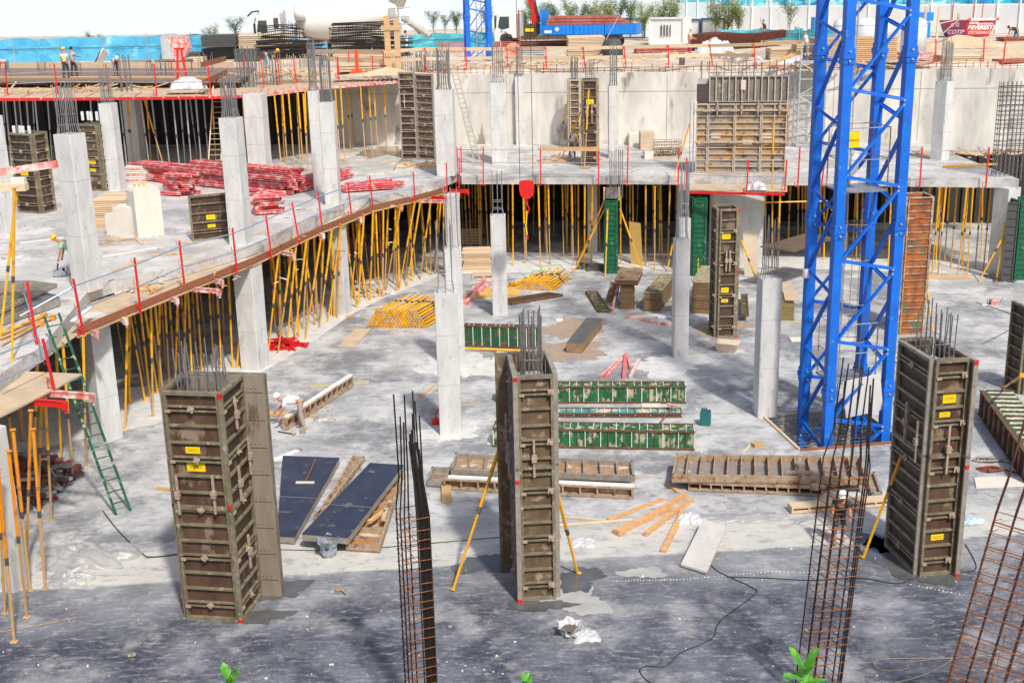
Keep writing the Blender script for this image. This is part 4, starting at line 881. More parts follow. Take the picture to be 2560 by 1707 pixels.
for i in range(len(rt[:10])-1):
    for f, wh in ((.88, 'upper'), (.48, 'lower')):
        a = rt[i][0]+rt[i][1]*f; b = rt[i+1][0]+rt[i+1][1]*f; mb = MB(); mb.tube(a-(b-a)*.04, b+(b-a)*.04, .024, pipe_blue, 6)
        tag(mb.build('guard_rail'), wh+' grey blue guard rail tube between red posts of the left deck', 'rail', wh+' rail tubes of the left deck')
a = rt[0][0]+rt[0][1]*.88; b = P(-10, 870, 5.3); mb = MB(); mb.tube(a, P(50, 790, 5.35), .026, pipe_blue, 6); tag(mb.build('guard_rail'), 'grey blue rail running from the nearest red post towards the left edge', 'rail')
mb = MB(); mb.tube(P(0, 885, 5.35), P(88, 848, 5.35), .028, pipe_blue, 6); tag(mb.build('guard_rail'), 'upper short blue rail end at the left edge', 'rail')
mb = MB(); mb.tube(P(0, 953, 4.95), P(108, 902, 4.95), .028, pipe_blue, 6); tag(mb.build('guard_rail'), 'lower short blue rail end at the left edge', 'rail')
mb = MB(); mb.tube(P(57, 722, 5.6), P(112, 898, 5.0), .026, pipe_blue, 6); tag(mb.build('guard_rail'), 'tilted blue tube leaning beside the ladder top', 'rail')
# back edge posts of the deck
bp = [((1208, 465), (1208, 367)), ((1352, 463), (1351, 367)), ((1497, 463), (1496, 367)), ((1568, 465), (1570, 367)), ((1695, 466), (1698, 370)), ((1716, 478), (1717, 395)), ((1866, 486), (1871, 400)), ((1962, 478), (1967, 400)), ((1994, 470), (2000, 368)), ((2053, 468), (2065, 378)), ((2299, 470), (2306, 368)), ((2464, 470), (2473, 368)), ((1144, 440), (1142, 367))]
ordn = ['first', 'second', 'third', 'fourth', 'fifth', 'sixth', 'seventh', 'eighth', 'ninth', 'tenth', 'eleventh', 'last', 'leftmost']
bt_ = []
for i, (f, t) in enumerate(bp):
    a = P(*f, 4.5); zt = ZT(a, *t); X = XA(t[0], a.y, zt); post(a, zt-a.z, 'red guard post on the back deck edge, '+ordn[i]+' from the inner corner', 'red guard posts on the back deck edge', tilt=(X-a.x, 0)); bt_.append(a+Vector((X-a.x, 0, zt-a.z)))
seq = [12, 0, 1, 2, 3, 4]; 
for s_ in ([12, 0, 1], [3, 4], [5, 6, 7], [9, 10, 11]):
    for i, j in zip(s_[:-1], s_[1:]):
        for dz, wh in ((-.18, 'upper'), (-.85, 'lower')):
            mb = MB(); mb.tube(bt_[i]+Vector((0, .03, dz)), bt_[j]+Vector((0, .03, dz)), .022, silver, 5); tag(mb.build('guard_rail'), wh+' pale guard rail tube on the back deck edge', 'rail', wh+' rail tubes of the back deck edge')
mb = MB(); mb.beam(bt_[1]+Vector((0, -.05, -.12)), bt_[2]+Vector((0, -.05, -.12)), .05, .22, timber); tag(mb.build('guard_board'), 'orange brown timber guard board between the second and third red posts', 'board')
mb = MB(); mb.tube(bt_[1]+Vector((0, 0, -.85)), bt_[2]+Vector((0, 0, -.85)), .022, silver, 5); tag(mb.build('guard_rail'), 'pale rail tube right under the orange brown guard board', 'rail')
a = P(1715, 481, 4.5); b = P(1962, 486, 4.5); mb = MB(); mb.beam(a, b, .14, .12, red); tag(mb.build('red_beam'), 'bright red beam with worn ends below the big wall formwork', 'beam')
mb = MB(); mb.prism([tuple(P(x, y, 4.52)[:2]) for x, y in [(1700, 474), (1968, 478), (1968, 462), (1700, 460)]], 4.47, 4.52, ply); tag(mb.build('plywood_platform'), 'plywood strip in front of the big wall formwork at the deck rim', 'plywood')
# hook block hanging on two cables
hk = Vector((XA(1319, 52, 4.2), 52, 4.2)); z_ = ZT(hk, 1319, 478); hk.z = z_
t_ = thing('crane_hook_block', hk, 'bright red round hook block hanging on thin cables in front of the dark props', 'hook block')
mb = MB()
poly = [(-.32, .05), (-.32, .38), (-.2, .46), (.2, .46), (.32, .38), (.32, .05), (.26, -.18), (.1, -.32), (-.1, -.32), (-.26, -.18)]
vs = [(x, -.12, z) for x, z in poly]+[(x, .12, z) for x, z in poly]; n_ = len(poly)
mb.add(vs, [tuple(range(n_)), tuple(range(2*n_-1, n_-1, -1))]+[((i+1) % n_, i, n_+i, n_+(i+1) % n_) for i in range(n_)], red); mb.build('sheave_housing', t_)
mb = MB(); mb.tube((0, 0, -.3), (0, 0, -.62), .05, red, 8); mb.path([(0, 0, -.6), (.1, 0, -.75), (.05, 0, -.95), (-.08, 0, -.92), (-.1, 0, -.82)], .03, red, 6); mb.build('hook', t_)
mb = MB(); mb.path([(0, 0, -.85), (-.06, 0, -1.5), (-.02, 0, -1.9)], .03, label_yel, 5); mb.path([(-.04, 0, -1.9), (.02, 0, -2.05), (-.05, 0, -2.1)], .035, red, 5); mb.build('lifting_strap', t_)
mb = MB()
for s in (-.28, .28): mb.tube((s, 0, .4), (s, 0, 14), .012, cable_m, 4)
mb.build('hoist_cable', t_)

# ================================================================= UPPER DECK FORMWORK
ux = [(-160, 246), (240, 243), (525, 240), (640, 236), (777, 219), (909, 208), (998, 201)]
UE = [P(x, y, 9.2) for x, y in ux]
back = [wall_pt(p.x, -.2) for p in UE]
mb = MB(); mb.prism([(p.x, p.y) for p in UE]+[(p.x, p.y) for p in back[::-1]], 9.12, 9.16, ply); tag(mb.build('upper_deck'), kind='structure')
for i in range(len(UE)-1):
    mb = MB(); a, b = UE[i], UE[i+1]; mb.beam(a+Vector((0, -.06, -.10)), b+Vector((0, -.06, -.10)), .1, .16, red_worn if i > 2 else red)
    tag(mb.build('edge_beam'), 'red edge beam carrying the rim of the upper formwork deck', 'beam', 'red edge beams of the upper deck')
for i in range(46):
    t = i/45; k = t*(len(UE)-1); j = min(int(k), len(UE)-2); p = UE[j].lerp(UE[j+1], k-j)
    mb = MB(); mb.beam(p+Vector((0, -.12, -.05)), p+Vector((-.5, 3.2, -.05)), .09, .1, red_worn); tag(mb.build('joist_beam'), 'worn red joist beam under the upper deck plywood', 'beam', 'joist beams under the upper deck')
# slab shutter (orange timber side form) and reinforcement mat beyond it
sa, sb = P(-150, 213, 9.25), P(560, 214, 9.25)
t_ = thing('timber_shutter', sa, 'long orange timber shutter with slanted struts along the upper deck', 'shutter'); d = sb-sa
mb = MB(); mb.beam((0, .6, .22), d+Vector((0, .6, .22)), .05, .55, mat('shutter_orange', (.86, .52, .22), (.74, .40, .15), 1.5, .7, stretch=(.4, 1, 3))); mb.build('shutter_board', t_)
n_ = 26
for i in range(n_):
    p = d*(i/n_)+Vector((.4, 0, 0)); mb = MB(); mb.beam(p+Vector((.3, .56, .42)), p+Vector((-.1, -.45, .03)), .1, .08, mat('shutter_orange', (.86, .52, .22))); mb.build('strut', t_)
mb = MB(); mb.prism([tuple(P(-200, 203, 9.6)[:2]), tuple(P(600, 203, 9.6)[:2]), tuple(P(640, 172, 9.6)[:2]), tuple(P(-200, 172, 9.6)[:2])], 9.5, 9.68, mat('rebar_field', (.16, .11, .09), (.30, .24, .2), 9, .9, stretch=(1, 8, 1), bump=.5)); tag(mb.build('reinforcement_mat'), 'dark brown reinforcement mat spread over the upper deck at left', 'rebar mat')
mb = MB(); a, b = P(-150, 181, 9.6), P(560, 181, 9.6); mb.beam(a+Vector((0, 3, .22)), b+Vector((0, 3, .22)), .06, .5, timber_pale); tag(mb.build('back_shutter'), 'pale orange timber board behind the brown reinforcement mat', 'board')
# red posts and rails on the upper deck
up = [((20, 238), (12, 165)), ((145, 235), (135, 160)), ((273, 232), (264, 160)), ((392, 240), (385, 160)), ((432, 208), (427, 152)), ((482, 200), (478, 152)), ((527, 238), (519, 158)), ((614, 190), (610, 141)), ((660, 220), (652, 146)), ((700, 213), (694, 145)), ((741, 210), (734, 146)), ((776, 175), (770, 132)), ((848, 200), (844, 142)), ((934, 197), (930, 140)), ((967, 188), (963, 128)), ((874, 188), (871, 130))]
ot = []
for i, (f, t) in enumerate(up):
    a = P(*f, 9.2); zt = ZT(a, *t); X = XA(t[0], a.y, zt); post(a, zt-a.z, 'red guard post standing on the upper formwork deck', 'red guard posts on the upper deck', tilt=(X-a.x, 0)); ot.append(a+Vector((X-a.x, 0, zt-a.z)))
for s_ in ([0, 1, 2, 3, 6], [8, 9, 10]):
    for i, j in zip(s_[:-1], s_[1:]):
        for dz, wh in ((-.5, 'upper'), (-1.15, 'lower')): mb = MB(); mb.tube(ot[i]+Vector((0, .03, dz*.9)), ot[j]+Vector((0, .03, dz*.9)), .026, pipe_blue, 5); tag(mb.build('guard_rail'), wh+' grey rail tube on the upper deck', 'rail', wh+' rail tubes of the upper deck')
mb = MB(); mb.beam(ot[6]+Vector((-.4, .05, -.1)), ot[7]+Vector((.1, -6, .2)), .06, .3, timber_dark); tag(mb.build('guard_board'), 'red brown guard board between two red posts on the upper deck', 'board')
mb = MB(); mb.beam(ot[6]+Vector((-.4, .05, -1.1)), ot[7]+Vector((.1, -6, -.6)), .06, .3, timber_dark); tag(mb.build('guard_board'), 'lower red brown board beneath its twin on the upper deck', 'board')
# groups of starter bars standing on the upper deck
for (x, y, n, w_, h, rm) in [(115, 203, 9, .9, 1.2, rebar_grey), (190, 203, 12, 1.2, 1.2, rebar_grey), (320, 225, 10, .8, 2.0, rebar_grey), (400, 205, 14, 1.5, 1.3, rebar_grey), (520, 200, 8, .8, 1.6, rebar_grey), (620, 215, 16, 1.2, 2.2, rebar_grey), (665, 210, 18, 2.2, 1.9, rebar_grey), (730, 200, 20, 2.6, 1.5, timber_pale), (790, 178, 18, 2.0, 1.2, rebar_grey), (1020, 186, 18, 2.4, 1.3, rebar_grey), (1085, 188, 22, 2.2, 1.5, rebar_grey)]:
    a = P(x, y, 9.25); t_ = thing('starter_bars', a, 'cluster of upright grey starter bars on the upper deck', 'rebar', 0, 'clusters of starter bars on the upper deck'); mb = MB()
    for i in range(n): u = (i/n-.5)*w_; v = R_.uniform(-.4, .4); mb.tube((u, v, -.2), (u+R_.uniform(-.05, .05), v, h*R_.uniform(.85, 1.1)), .022, rm, 4)
    mb.build('bars', t_)
# ================================================================= STREET LEVEL
ZS_ = ZG+.03
def sp_at(x, y, z=None): return P(x, y, ZS_ if z is None else z)
def pxm(p): return (p.y*cp+(CH-p.z)*sp)/FF      # metres per photo pixel at p
def sbox(name, label, cat, x0, x1, yt, yb, depth, m, layers=0, m2=None, group=None, part='stack_layer', yaw=0):
    a = sp_at(x0, yb); b = sp_at(x1, yb); k = pxm((a+b)/2); L_ = (b-a).length; h = (yb-yt)*k*.99
    th = thing(name, (a+b)/2, label, cat, yaw, group)
    if not layers:
        mb = MB(); mb.box((0, depth/2, h/2), (L_, depth, h), m); mb.build(part, th)
    else:
        for i in range(layers):
            mb = MB(); lh = h/layers; mb.box((R_.uniform(-.04, .04)*min(1, L_), depth/2+R_.uniform(-.03, .03), lh*(i+.5)), (L_*R_.uniform(.96, 1.0), depth, lh*.78), m if i % 2 == 0 or m2 is None else m2); mb.build(part, th)
    return th
# ---- blue mesh fence at left and teal stretches further right
net_blue = mat('mesh_blue', (.05, .36, .62), (.12, .48, .72), .5, .6, c3=(.3, .66, .9), c3amt=.22, c3scale=.7, stretch=(1, 1, .7), bump=.2)
net_teal = mat('mesh_teal', (.03, .34, .44), (.10, .46, .55), .5, .6, c3=(.04, .35, .6), c3amt=.25, c3scale=.8, bump=.2)
def mesh_fence(pts, h, label, m, sag=.12, postm=silver):
    pts = [Vector(p) for p in pts]; th = thing('mesh_fence', pts[0], label, 'fence'); o = pts[0]
    mb = MB(); vs = []; fs = []; cols = []
    for s_ in range(len(pts)-1):
        a, b = pts[s_], pts[s_+1]; n = max(4, int((b-a).length/.5))
        for i in range(n + (1 if s_ == len(pts)-2 else 0)):
            p = a.lerp(b, i/n)-o; cols.append(p)
    for i, p in enumerate(cols):
        w_ = .05*math.sin(i*1.9)+.04*math.sin(i*.7); tz = h-abs(math.sin(i*.42))*sag+R_.uniform(-.03, .03)
        for j in range(4): vs.append(p+Vector((0, w_*(1 if j % 2 else -.6), tz*j/3)))
    for i in range(len(cols)-1):
        for j in range(3): fs.append((i*4+j, (i+1)*4+j, (i+1)*4+j+1, i*4+j+1))
    n0 = len(vs); vs += [v+Vector((0, .02, 0)) for v in vs]; fs += [tuple(n0+k for k in f[::-1]) for f in fs]
    mb.add(vs, fs, m); mb.build('mesh_sheet', th)
    i = 0
    while i < len(cols): mb = MB(); p = cols[i]; mb.tube(p+Vector((0, -.1, 0)), p+Vector((0, -.1, h+.12)), .03, postm, 5); mb.build('fence_post', th); i += 7
    mb = MB(); mb.path([c+Vector((0, -.1, h*.55)) for c in cols[::7]]+[cols[-1]+Vector((0, -.1, h*.55))], .02, cable_m, 4); mb.build('tie_cable', th)
    return th
mesh_fence([sp_at(-260, 162), sp_at(-40, 160), sp_at(200, 155), sp_at(420, 150), sp_at(655, 146)], 1.95, 'long bright blue mesh fence along the street at left', net_blue)
mesh_fence([sp_at(660, 140), sp_at(830, 128)], 1.5, 'piece of blue mesh fence glimpsed behind the rebar bundles', net_blue)
mesh_fence([sp_at(985, 124), sp_at(1090, 120), sp_at(1250, 118)], 1.25, 'teal mesh fence behind the second blue mast', net_teal)
mesh_fence([sp_at(1795, 104), sp_at(1900, 102), sp_at(2040, 104)], 1.0, 'pale blue mesh fence in front of the white hoarding', net_teal)
mesh_fence([sp_at(1985, 100), sp_at(2120, 100)], 1.1, 'turquoise tarp like fence stretch left of the mast', net_teal, .3)
# ---- white hoarding and netting with waves behind at right
a, b = sp_at(1700, 82), sp_at(2720, 84)
t_ = thing('white_hoarding', a, 'long white panel hoarding behind the young trees at right', 'hoarding'); d = b-a; k = pxm(a)
n_ = 40
hm_ = mat('hoarding_white', (.74, .76, .77), (.66, .69, .71), 1, .6)
for i in range(n_):
    p = d*(i/n_); q_ = d*((i+.97)/n_); mb = MB(); mb.beam(p+Vector((0, 0, 1.2)), q_+Vector((0, 0, 1.2)), .06, 2.4, hm_); mb.build('hoarding_panel', t_)
for i in range(0, n_+1, 2): mb = MB(); p = d*(i/n_); mb.beam(p+Vector((0, -.1, 0)), p+Vector((0, -.1, 3.1)), .1, .12, white); mb.build('hoarding_post', t_)
a, b = sp_at(1700, 76)+Vector((0, 2, 0)), sp_at(2740, 78)+Vector((0, 2, 0)); d = b-a
wave = bpy.data.materials.new('netting_waves'); wave.use_nodes = True; nt = wave.node_tree; L = nt.links; bs = nt.nodes['Principled BSDF']; bs.inputs['Roughness'].default_value = .7
tc = node(nt, 'ShaderNodeTexCoord'); mp = node(nt, 'ShaderNodeMapping'); mp.inputs[3].default_value = (1, 1, 1.6); L.new(tc.outputs['Object'], mp.inputs[0])
nz = node(nt, 'ShaderNodeTexNoise'); nz.inputs['Scale'].default_value = .33; nz.inputs['Detail'].default_value = 3; nz.inputs['Distortion'].default_value = 1.2; L.new(mp.outputs[0], nz.inputs[0])
rp = node(nt, 'ShaderNodeValToRGB'); e = rp.color_ramp.elements; e[0].position = .33; e[0].color = (.02, .22, .60, 1); e[1].position = .68; e[1].color = (.82, .90, .92, 1)
for ps, c in ((.42, (.05, .50, .72)), (.50, (.22, .72, .76)), (.56, (.60, .84, .88))): x = e.new(ps); x.color = (*c, 1)
L.new(nz.outputs[0], rp.inputs[0]); L.new(rp.outputs[0], bs.inputs['Base Color'])
t_ = thing('scaffold_netting', a, 'big printed netting with white and turquoise waves over the hoarding at upper right', 'netting'); mb = MB(); n_ = 60; vs = []; fs = []
for i in range(n_+1):
    p = d*(i/n_)
    for j in range(7): vs.append(p+Vector((0, .15*math.sin(i*.9+j), 2.35+j*.9)))
for i in range(n_):
    for j in range(6): fs.append((i*7+j, (i+1)*7+j, (i+1)*7+j+1, i*7+j+1))
mb.add(vs, fs, wave); mb.build('net_sheet', t_, True)
for i in range(0, 21): mb = MB(); p = d*(i/20); mb.tube(p+Vector((0, -.35, 0)), p+Vector((0, -.35, 7.9)), .05, silver, 5); mb.build('scaffold_pole', t_)
a, b = sp_at(1585, 88), sp_at(1700, 88)
t_ = thing('greenhouse_fence', a+Vector((0, 2, 0)), 'tall pale ribbed screen behind the office containers', 'screen'); d = b-a; mb = MB(); mb.beam(Vector((0, 0, 1.5)), d*1.9+Vector((0, 0, 1.5)), .05, 3.0, mat('pale_screen', (.62, .74, .80), (.7, .8, .84), 1, .6)); mb.build('screen_sheet', t_)
for i in range(9): mb = MB(); p = d*1.9*(i/8); mb.beam(p+Vector((0, -.08, 0)), p+Vector((0, -.08, 3.4)), .08, .1, white); mb.build('screen_post', t_)
# ---- trees
leafA = mat('leaf_olive', (.16, .22, .045), (.22, .27, .07), 6, .7, var=.3); leafB = mat('leaf_green', (.07, .15, .05), (.11, .19, .08), 6, .7, var=.25); barkm = mat('bark', (.30, .24, .18), (.22, .17, .12), 10, .9)
def make_tree(label, lm, h=3.6, cr_=.85, dens=420, base=.38, upsweep=.8, bush=False):
    th = thing('young_tree', (0, 0, 0), label, 'tree'); mb = MB(); hb = h*base
    mb.path([(0, 0, 0), (.03, .02, hb*.6), (0, 0, hb), (.04, 0, h*.75)], [.06, .05, .045, .015], barkm, 6)
    tips = []
    for i in range(13):
        a = R_.uniform(0, 6.28); z0 = hb*R_.uniform(.75, 1.5); r = cr_*R_.uniform(.5, 1.0); zt = z0+(h-z0)*R_.uniform(.45, 1.0)*upsweep
        p1 = Vector((math.cos(a)*r*.45, math.sin(a)*r*.45, z0+(zt-z0)*.4)); p2 = Vector((math.cos(a)*r, math.sin(a)*r, zt)); mb.path([(0, 0, z0), p1, p2], [.028, .018, .007], barkm, 4); tips.append((Vector((0, 0, z0)), p1, p2))
    mb.build('trunk', th)
    mb = MB()
    for i in range(dens):
        a, b, c = R_.choice(tips); t = R_.random()**.6; p = (a.lerp(b, t*1.6-.3) if t < .5 else b.lerp(c, (t-.5)*2.15)); p = p+Vector((R_.gauss(0, .13), R_.gauss(0, .13), R_.gauss(0, .13)))*(1+.4*cr_)
        if p.z < hb*.7: continue
        d1 = Vector((R_.uniform(-1, 1), R_.uniform(-1, 1), R_.uniform(-.4, 1))).normalized()*R_.uniform(.07, .15); d2 = d1.cross(Vector((R_.uniform(-1, 1), R_.uniform(-1, 1), R_.uniform(-1, 1)))).normalized()*R_.uniform(.02, .04)
        mb.add([p, p+d1*.5+d2, p+d1, p+d1*.5-d2], [(0, 1, 2, 3)], lm)
    mb.build('crown', th); return th
protos = [make_tree('', leafA, 3.7, .85, 2000), make_tree('', leafB, 3.5, .66, 1300, .45), make_tree('', leafA, 3.9, 1.2, 3000, .3), make_tree('', leafB, 3.4, .9, 800, .5, .9)]
tl_ = [(1085, 104, 25, 3), (1114, 104, 35, 3), (1142, 104, 20, 1), (1218, 104, 10, 1), (1315, 104, 18, 1), (1342, 106, -8, 2), (1365, 100, 5, 3), (1387, 96, 5, 1), (1430, 100, -8, 0), (1455, 100, 10, 3), (1480, 98, 3, 0), (1502, 104, -5, 0), (1524, 96, -12, 0), (1551, 96, -8, 3), (1577, 96, -8, 1), (1606, 100, 3, 2), (1645, 102, 0, 2), (1672, 102, -18, 2), (1790, 100, -10, 0), (1819, 100, -10, 2), (1846, 100, 0, 0), (1973, 104, 0, 3), (241, 150, 76, 2), (529, 138, 58, 2), (595, 136, 40, 3), (744, 130, 50, 3), (1050, 112, 66, 3)]
names_ = ['first young tree right of the concrete mixer, thin and pale', 'second young tree right of the concrete mixer, its crown round', 'third young tree, touching the left side of the distant blue mast', 'young tree seen through the distant blue mast', 'small tree between the lorry cab and the red crane arm', 'yellowish tall tree right behind the red crane arm', 'sparse tree just right of the blue headboard of the lorry', 'dark round young tree over the left end of the lorry load', 'yellow green tree rising behind the red load of the lorry', 'faint small tree behind the middle of the red load', 'pale green tree behind the middle of the lorry load', 'narrow dense olive tree behind the lorry load', 'tall yellow green tree left of two dark lollipop trees', 'left of two small trees with bare trunks over the lorry tail', 'right of two small trees with bare trunks over the lorry tail', 'bushy olive tree left of the white container roof', 'bushy olive tree over the white container roof', 'largest olive tree behind the white container', 'left of three trees in front of the white hoarding', 'middle of three trees in front of the white hoarding', 'right of three trees in front of the white hoarding', 'lone young tree left of the big blue mast before the hoarding', 'bush topping the blue fence at far left', 'reddish green bush behind the dark panel stacks', 'wispy bush left of the concrete mixer cab', 'thin bush between mixer cab and drum', 'small bush under the mixer chute']
for i, (x, yb, yt, k) in enumerate(tl_):
    p = sp_at(x, yb); h = (yb-yt)*pxm(p); H_ = (3.7, 3.5, 3.9, 3.4)[k]
    o = protos[k] if all(t[3] != k for t in tl_[:i]) else copy_tree(protos[k])
    o.location = p; s_ = h/H_; w__ = max(s_, .62); o.scale = (w__, w__, s_); o.rotation_euler = (0, 0, R_.uniform(0, 6.2)); o['label'] = names_[i]; o['category'] = 'tree'; o['group'] = 'young trees along the street'
# ---- concrete mixer
m_white = mat('mixer_white', (.80, .79, .74), (.74, .73, .68), .7, .5); m_dirty = mat('dirty_steel', (.40, .38, .34), (.5, .48, .44), 4, .7)
p = sp_at(640, 142); k = pxm(p); mx = thing('concrete_mixer_truck', p, 'white concrete mixer truck with a long tilted drum behind the rebar bundles', 'truck', rad(-2))
def wheel(th, c, r=.5, w_=.3):
    Mw = Matrix.Rotation(rad(90), 3, 'X'); mb = MB(); mb.lathe([(r*.62, -w_/2), (r, -w_/2+.04), (r, w_/2-.04), (r*.62, w_/2)], black, 18, c, Mw); o = mb.build('wheel', th, False)
    mb = MB(); mb.lathe([(.05, -w_/2-.03), (r*.3, -w_/2-.03), (r*.6, -w_/2+.03), (r*.6, w_/2-.05), (.05, w_/2-.05)], silver, 14, c, Mw); mb.build('rim', o)
def prismY(mb, prof, y0, y1, m):
    n = len(prof); vs = [(x, y0, z) for x, z in prof]+[(x, y1, z) for x, z in prof]
    mb.add(vs, [tuple(range(n)), tuple(range(2*n-1, n-1, -1))]+[((i+1) % n, i, n+i, n+(i+1) % n) for i in range(n)], m)
mb = MB(); prismY(mb, [(.0, .7), (-.05, 1.3), (.18, 2.75), (.45, 3.05), (1.75, 3.05), (1.9, 2.9), (1.95, .7)], 0, 2.3, white); cabo = mb.build('cab', mx)
mb = MB(); prismY(mb, [(.22, 1.65), (.34, 2.45), (.95, 2.45), (.98, 1.65)], -.015, .02, glass); mb.build('side_window', mx)
mb = MB(); prismY(mb, [(1.45, 1.9), (1.45, 2.6), (1.8, 2.6), (1.8, 1.9)], -.012, .02, glass); mb.build('rear_window', mx)
mb = MB(); mb.beam((-.055, 1.15, 1.9), (.13, 1.15, 2.72), 2.0, .03, glass, up=(-1, 0, 0)); mb.build('windscreen', mx)
mb = MB(); mb.path([(.5, -.1, 3.1), (0, -.15, 3.05), (-.35, -.15, 2.75)], .06, black, 6); mb.build('sun_visor', mx)
for y in (-.25,): mb = MB(); mb.box((.12, y, 1.9), (.14, .12, .7), black); mb.path([(.1, y, 2.25), (.2, 0, 2.6)], .025, black, 4); mb.build('mirror', mx)
mb = MB(); mb.tube((2.2, .3, .8), (2.2, .3, 3.1), .09, m_dirty, 8); mb.build('exhaust_stack', mx)
mb = MB(); mb.box((5.3, 1.15, .95), (8.6, .9, .35), m_dirty); mb.build('chassis', mx)
Md = Matrix.Rotation(rad(90-7), 3, 'Y')
mb = MB(); mb.lathe([(.35, -.4), (.75, -.1), (1.1, .7), (1.28, 1.6), (1.32, 2.4), (1.30, 3.4), (1.15, 4.8), (.85, 6.1), (.6, 6.9), (.5, 7.0)], m_white, 32, (3.3, 1.2, 2.05), Md); mb.build('drum', mx, True)
mb = MB(); mb.lathe([(.0, -.15), (.52, -.12), (.52, .6), (.0, .65)], m_white, 20, (3.15, .1, 2.9), Matrix.Rotation(rad(90), 3, 'Y')); mb.build('water_tank', mx, True)
mb = MB(); mb.box((3.2, 1.2, 1.7), (.35, 1.8, 1.5), m_dirty); mb.build('drum_pedestal', mx)
mb = MB(); mb.box((9.9, 1.2, 2.0), (.5, 1.6, 2.2), m_dirty); mb.build('rear_frame', mx)
mb = MB(); mb.lathe([(.75, 0), (.35, -.9), (.3, -.9), (.7, 0)], m_dirty, 12, (10.3, 1.2, 3.9)); mb.build('hopper', mx)
mb = MB(); mb.path([(10.6, .9, 2.4), (11.4, .7, 1.9), (12.6, .5, 1.15)], .22, m_dirty, 10); mb.build('chute', mx)
for zz in (2.0, 2.5, 3.1): 
    mb = MB(); mb.path([(9.9, -.1, zz), (11.1, -.1, zz), (11.1, 1.0, zz)], .03, silver, 4); mb.build('ladder_rail', mx)
mb = MB(); mb.box((10.6, .4, 2.0), (1.2, 1.0, .06), m_dirty); mb.build('platform', mx)
for x in (1.0, 3.0, 7.6, 8.9): wheel(mx, (x, .2, .5), .5); wheel(mx, (x, 2.1, .5), .5)
mx.scale = (1.12, 1.12, 1.14)
# ---- flatbed lorry with crane
p = sp_at(1238, 124); lo_ = thing('flatbed_lorry', p, 'white cab flatbed lorry with long blue dropside body carrying red beams', 'lorry', rad(-17))
mb = MB(); prismY(mb, [(0, .6), (-.05, 1.2), (.25, 2.75), (.5, 2.95), (1.7, 2.95), (1.85, 2.8), (1.85, .9), (1.5, .9), (1.3, 1.15), (.75, 1.15), (.5, .9), (.45, .6)], 0, 2.3, white); mb.build('cab', lo_)
mb = MB(); prismY(mb, [(.3, 1.75), (.45, 2.6), (1.25, 2.6), (1.25, 1.7), (.6, 1.55)], -.015, .02, glass); mb.build('side_window', lo_)
mb = MB(); mb.beam((-.06, 1.15, 1.6), (.17, 1.15, 2.7), 2.0, .03, glass, up=(-1, 0, 0)); mb.build('windscreen', lo_)
mb = MB(); mb.box((.12, -.2, 2.2), (.12, .12, 1.0), black); mb.build('mirror', lo_)
mb = MB(); mb.tube((.6, -.018, 1.42), (.6, -.004, 1.42), .1, mat('logo_teal', (.05, .5, .42)), 12); mb.box((.9, -.012, 1.38), (.25, .01, .1), orange); mb.build('door_logo', lo_)
mb = MB(); mb.path([(.5, -.05, .75), (.6, -.05, 1.1), (1.0, -.05, 1.25), (1.4, -.05, 1.1), (1.55, -.05, .75)], .07, black, 5); mb.build('wheel_arch', lo_)
mb = MB(); mb.tube((2.05, .1, .8), (2.05, .1, 3.1), .07, timber_dark, 6); mb.build('exhaust_stack', lo_)
mb = MB(); mb.box((5.9, 1.15, .85), (9, .8, .3), frame_rust); mb.build('chassis', lo_)
mb = MB(); mb.box((2.9, 1.1, 1.5), (1.0, 1.6, .9), mat('crane_black', (.03, .03, .035), (.1, .09, .03), 8, .5)); mb.box((2.9, .25, 1.5), (.7, .1, .25), label_yel); mb.build('crane_base', lo_)
mb = MB(); mb.beam((3.25, 1.0, 1.6), (3.1, 1.0, 2.6), .45, .5, red); mb.beam((3.4, 1.0, 2.3), (2.5, 1.0, 4.7), .34, .42, red); mb.beam((2.45, .95, 4.6), (2.9, .95, 4.9), .3, .3, red); mb.build('crane_arm', lo_)
mb = MB(); mb.tube((3.65, .7, 2.1), (3.1, .7, 4.6), .07, black, 6); mb.build('crane_ram', lo_)
bm = mat('lorry_blue', (.005, .20, .70), (.01, .25, .78), 2, .45)
mb = MB(); mb.box((3.95, 1.2, 2.1), (.16, 2.3, 2.0), bm); mb.build('headboard', lo_)
mb = MB(); mb.box((7.9, 1.2, 1.12), (7.8, 2.3, .12), bm); mb.build('load_bed', lo_)
for i in range(3):
    x = 4.05+i*2.6; mb = MB(); mb.box((x+1.28, 0.03, 1.5), (2.54, .06, .72), bm)
    for j in range(7): mb.box((x+.2+j*.36, -.02, 1.5), (.05, .05, .68), bm)
    mb.build('drop_side', lo_); mb = MB(); mb.box((x+1.28, 2.33, 1.5), (2.54, .06, .72), bm); mb.build('drop_side', lo_)
mb = MB(); mb.box((11.78, 1.2, 1.5), (.08, 2.3, .72), bm); mb.build('tail_board', lo_)
mb = MB(); mb.box((4.55, -.05, 1.35), (.6, .02, .22), white); mb.box((5.3, -.05, 1.55), (.28, .02, .28), white, M=Matrix.Rotation(rad(45), 3, 'Y')); mb.build('side_sign', lo_)
for x in (1.0, 8.6, 9.9): wheel(lo_, (x, .2, .5)); wheel(lo_, (x, 2.1, .5))
dw = Matrix.Rotation(rad(-17), 3, 'Z')
mred = mat('load_red', (.34, .07, .05), (.46, .16, .12), 2, .7, c3=(.6, .45, .4), c3amt=.15, c3scale=3)
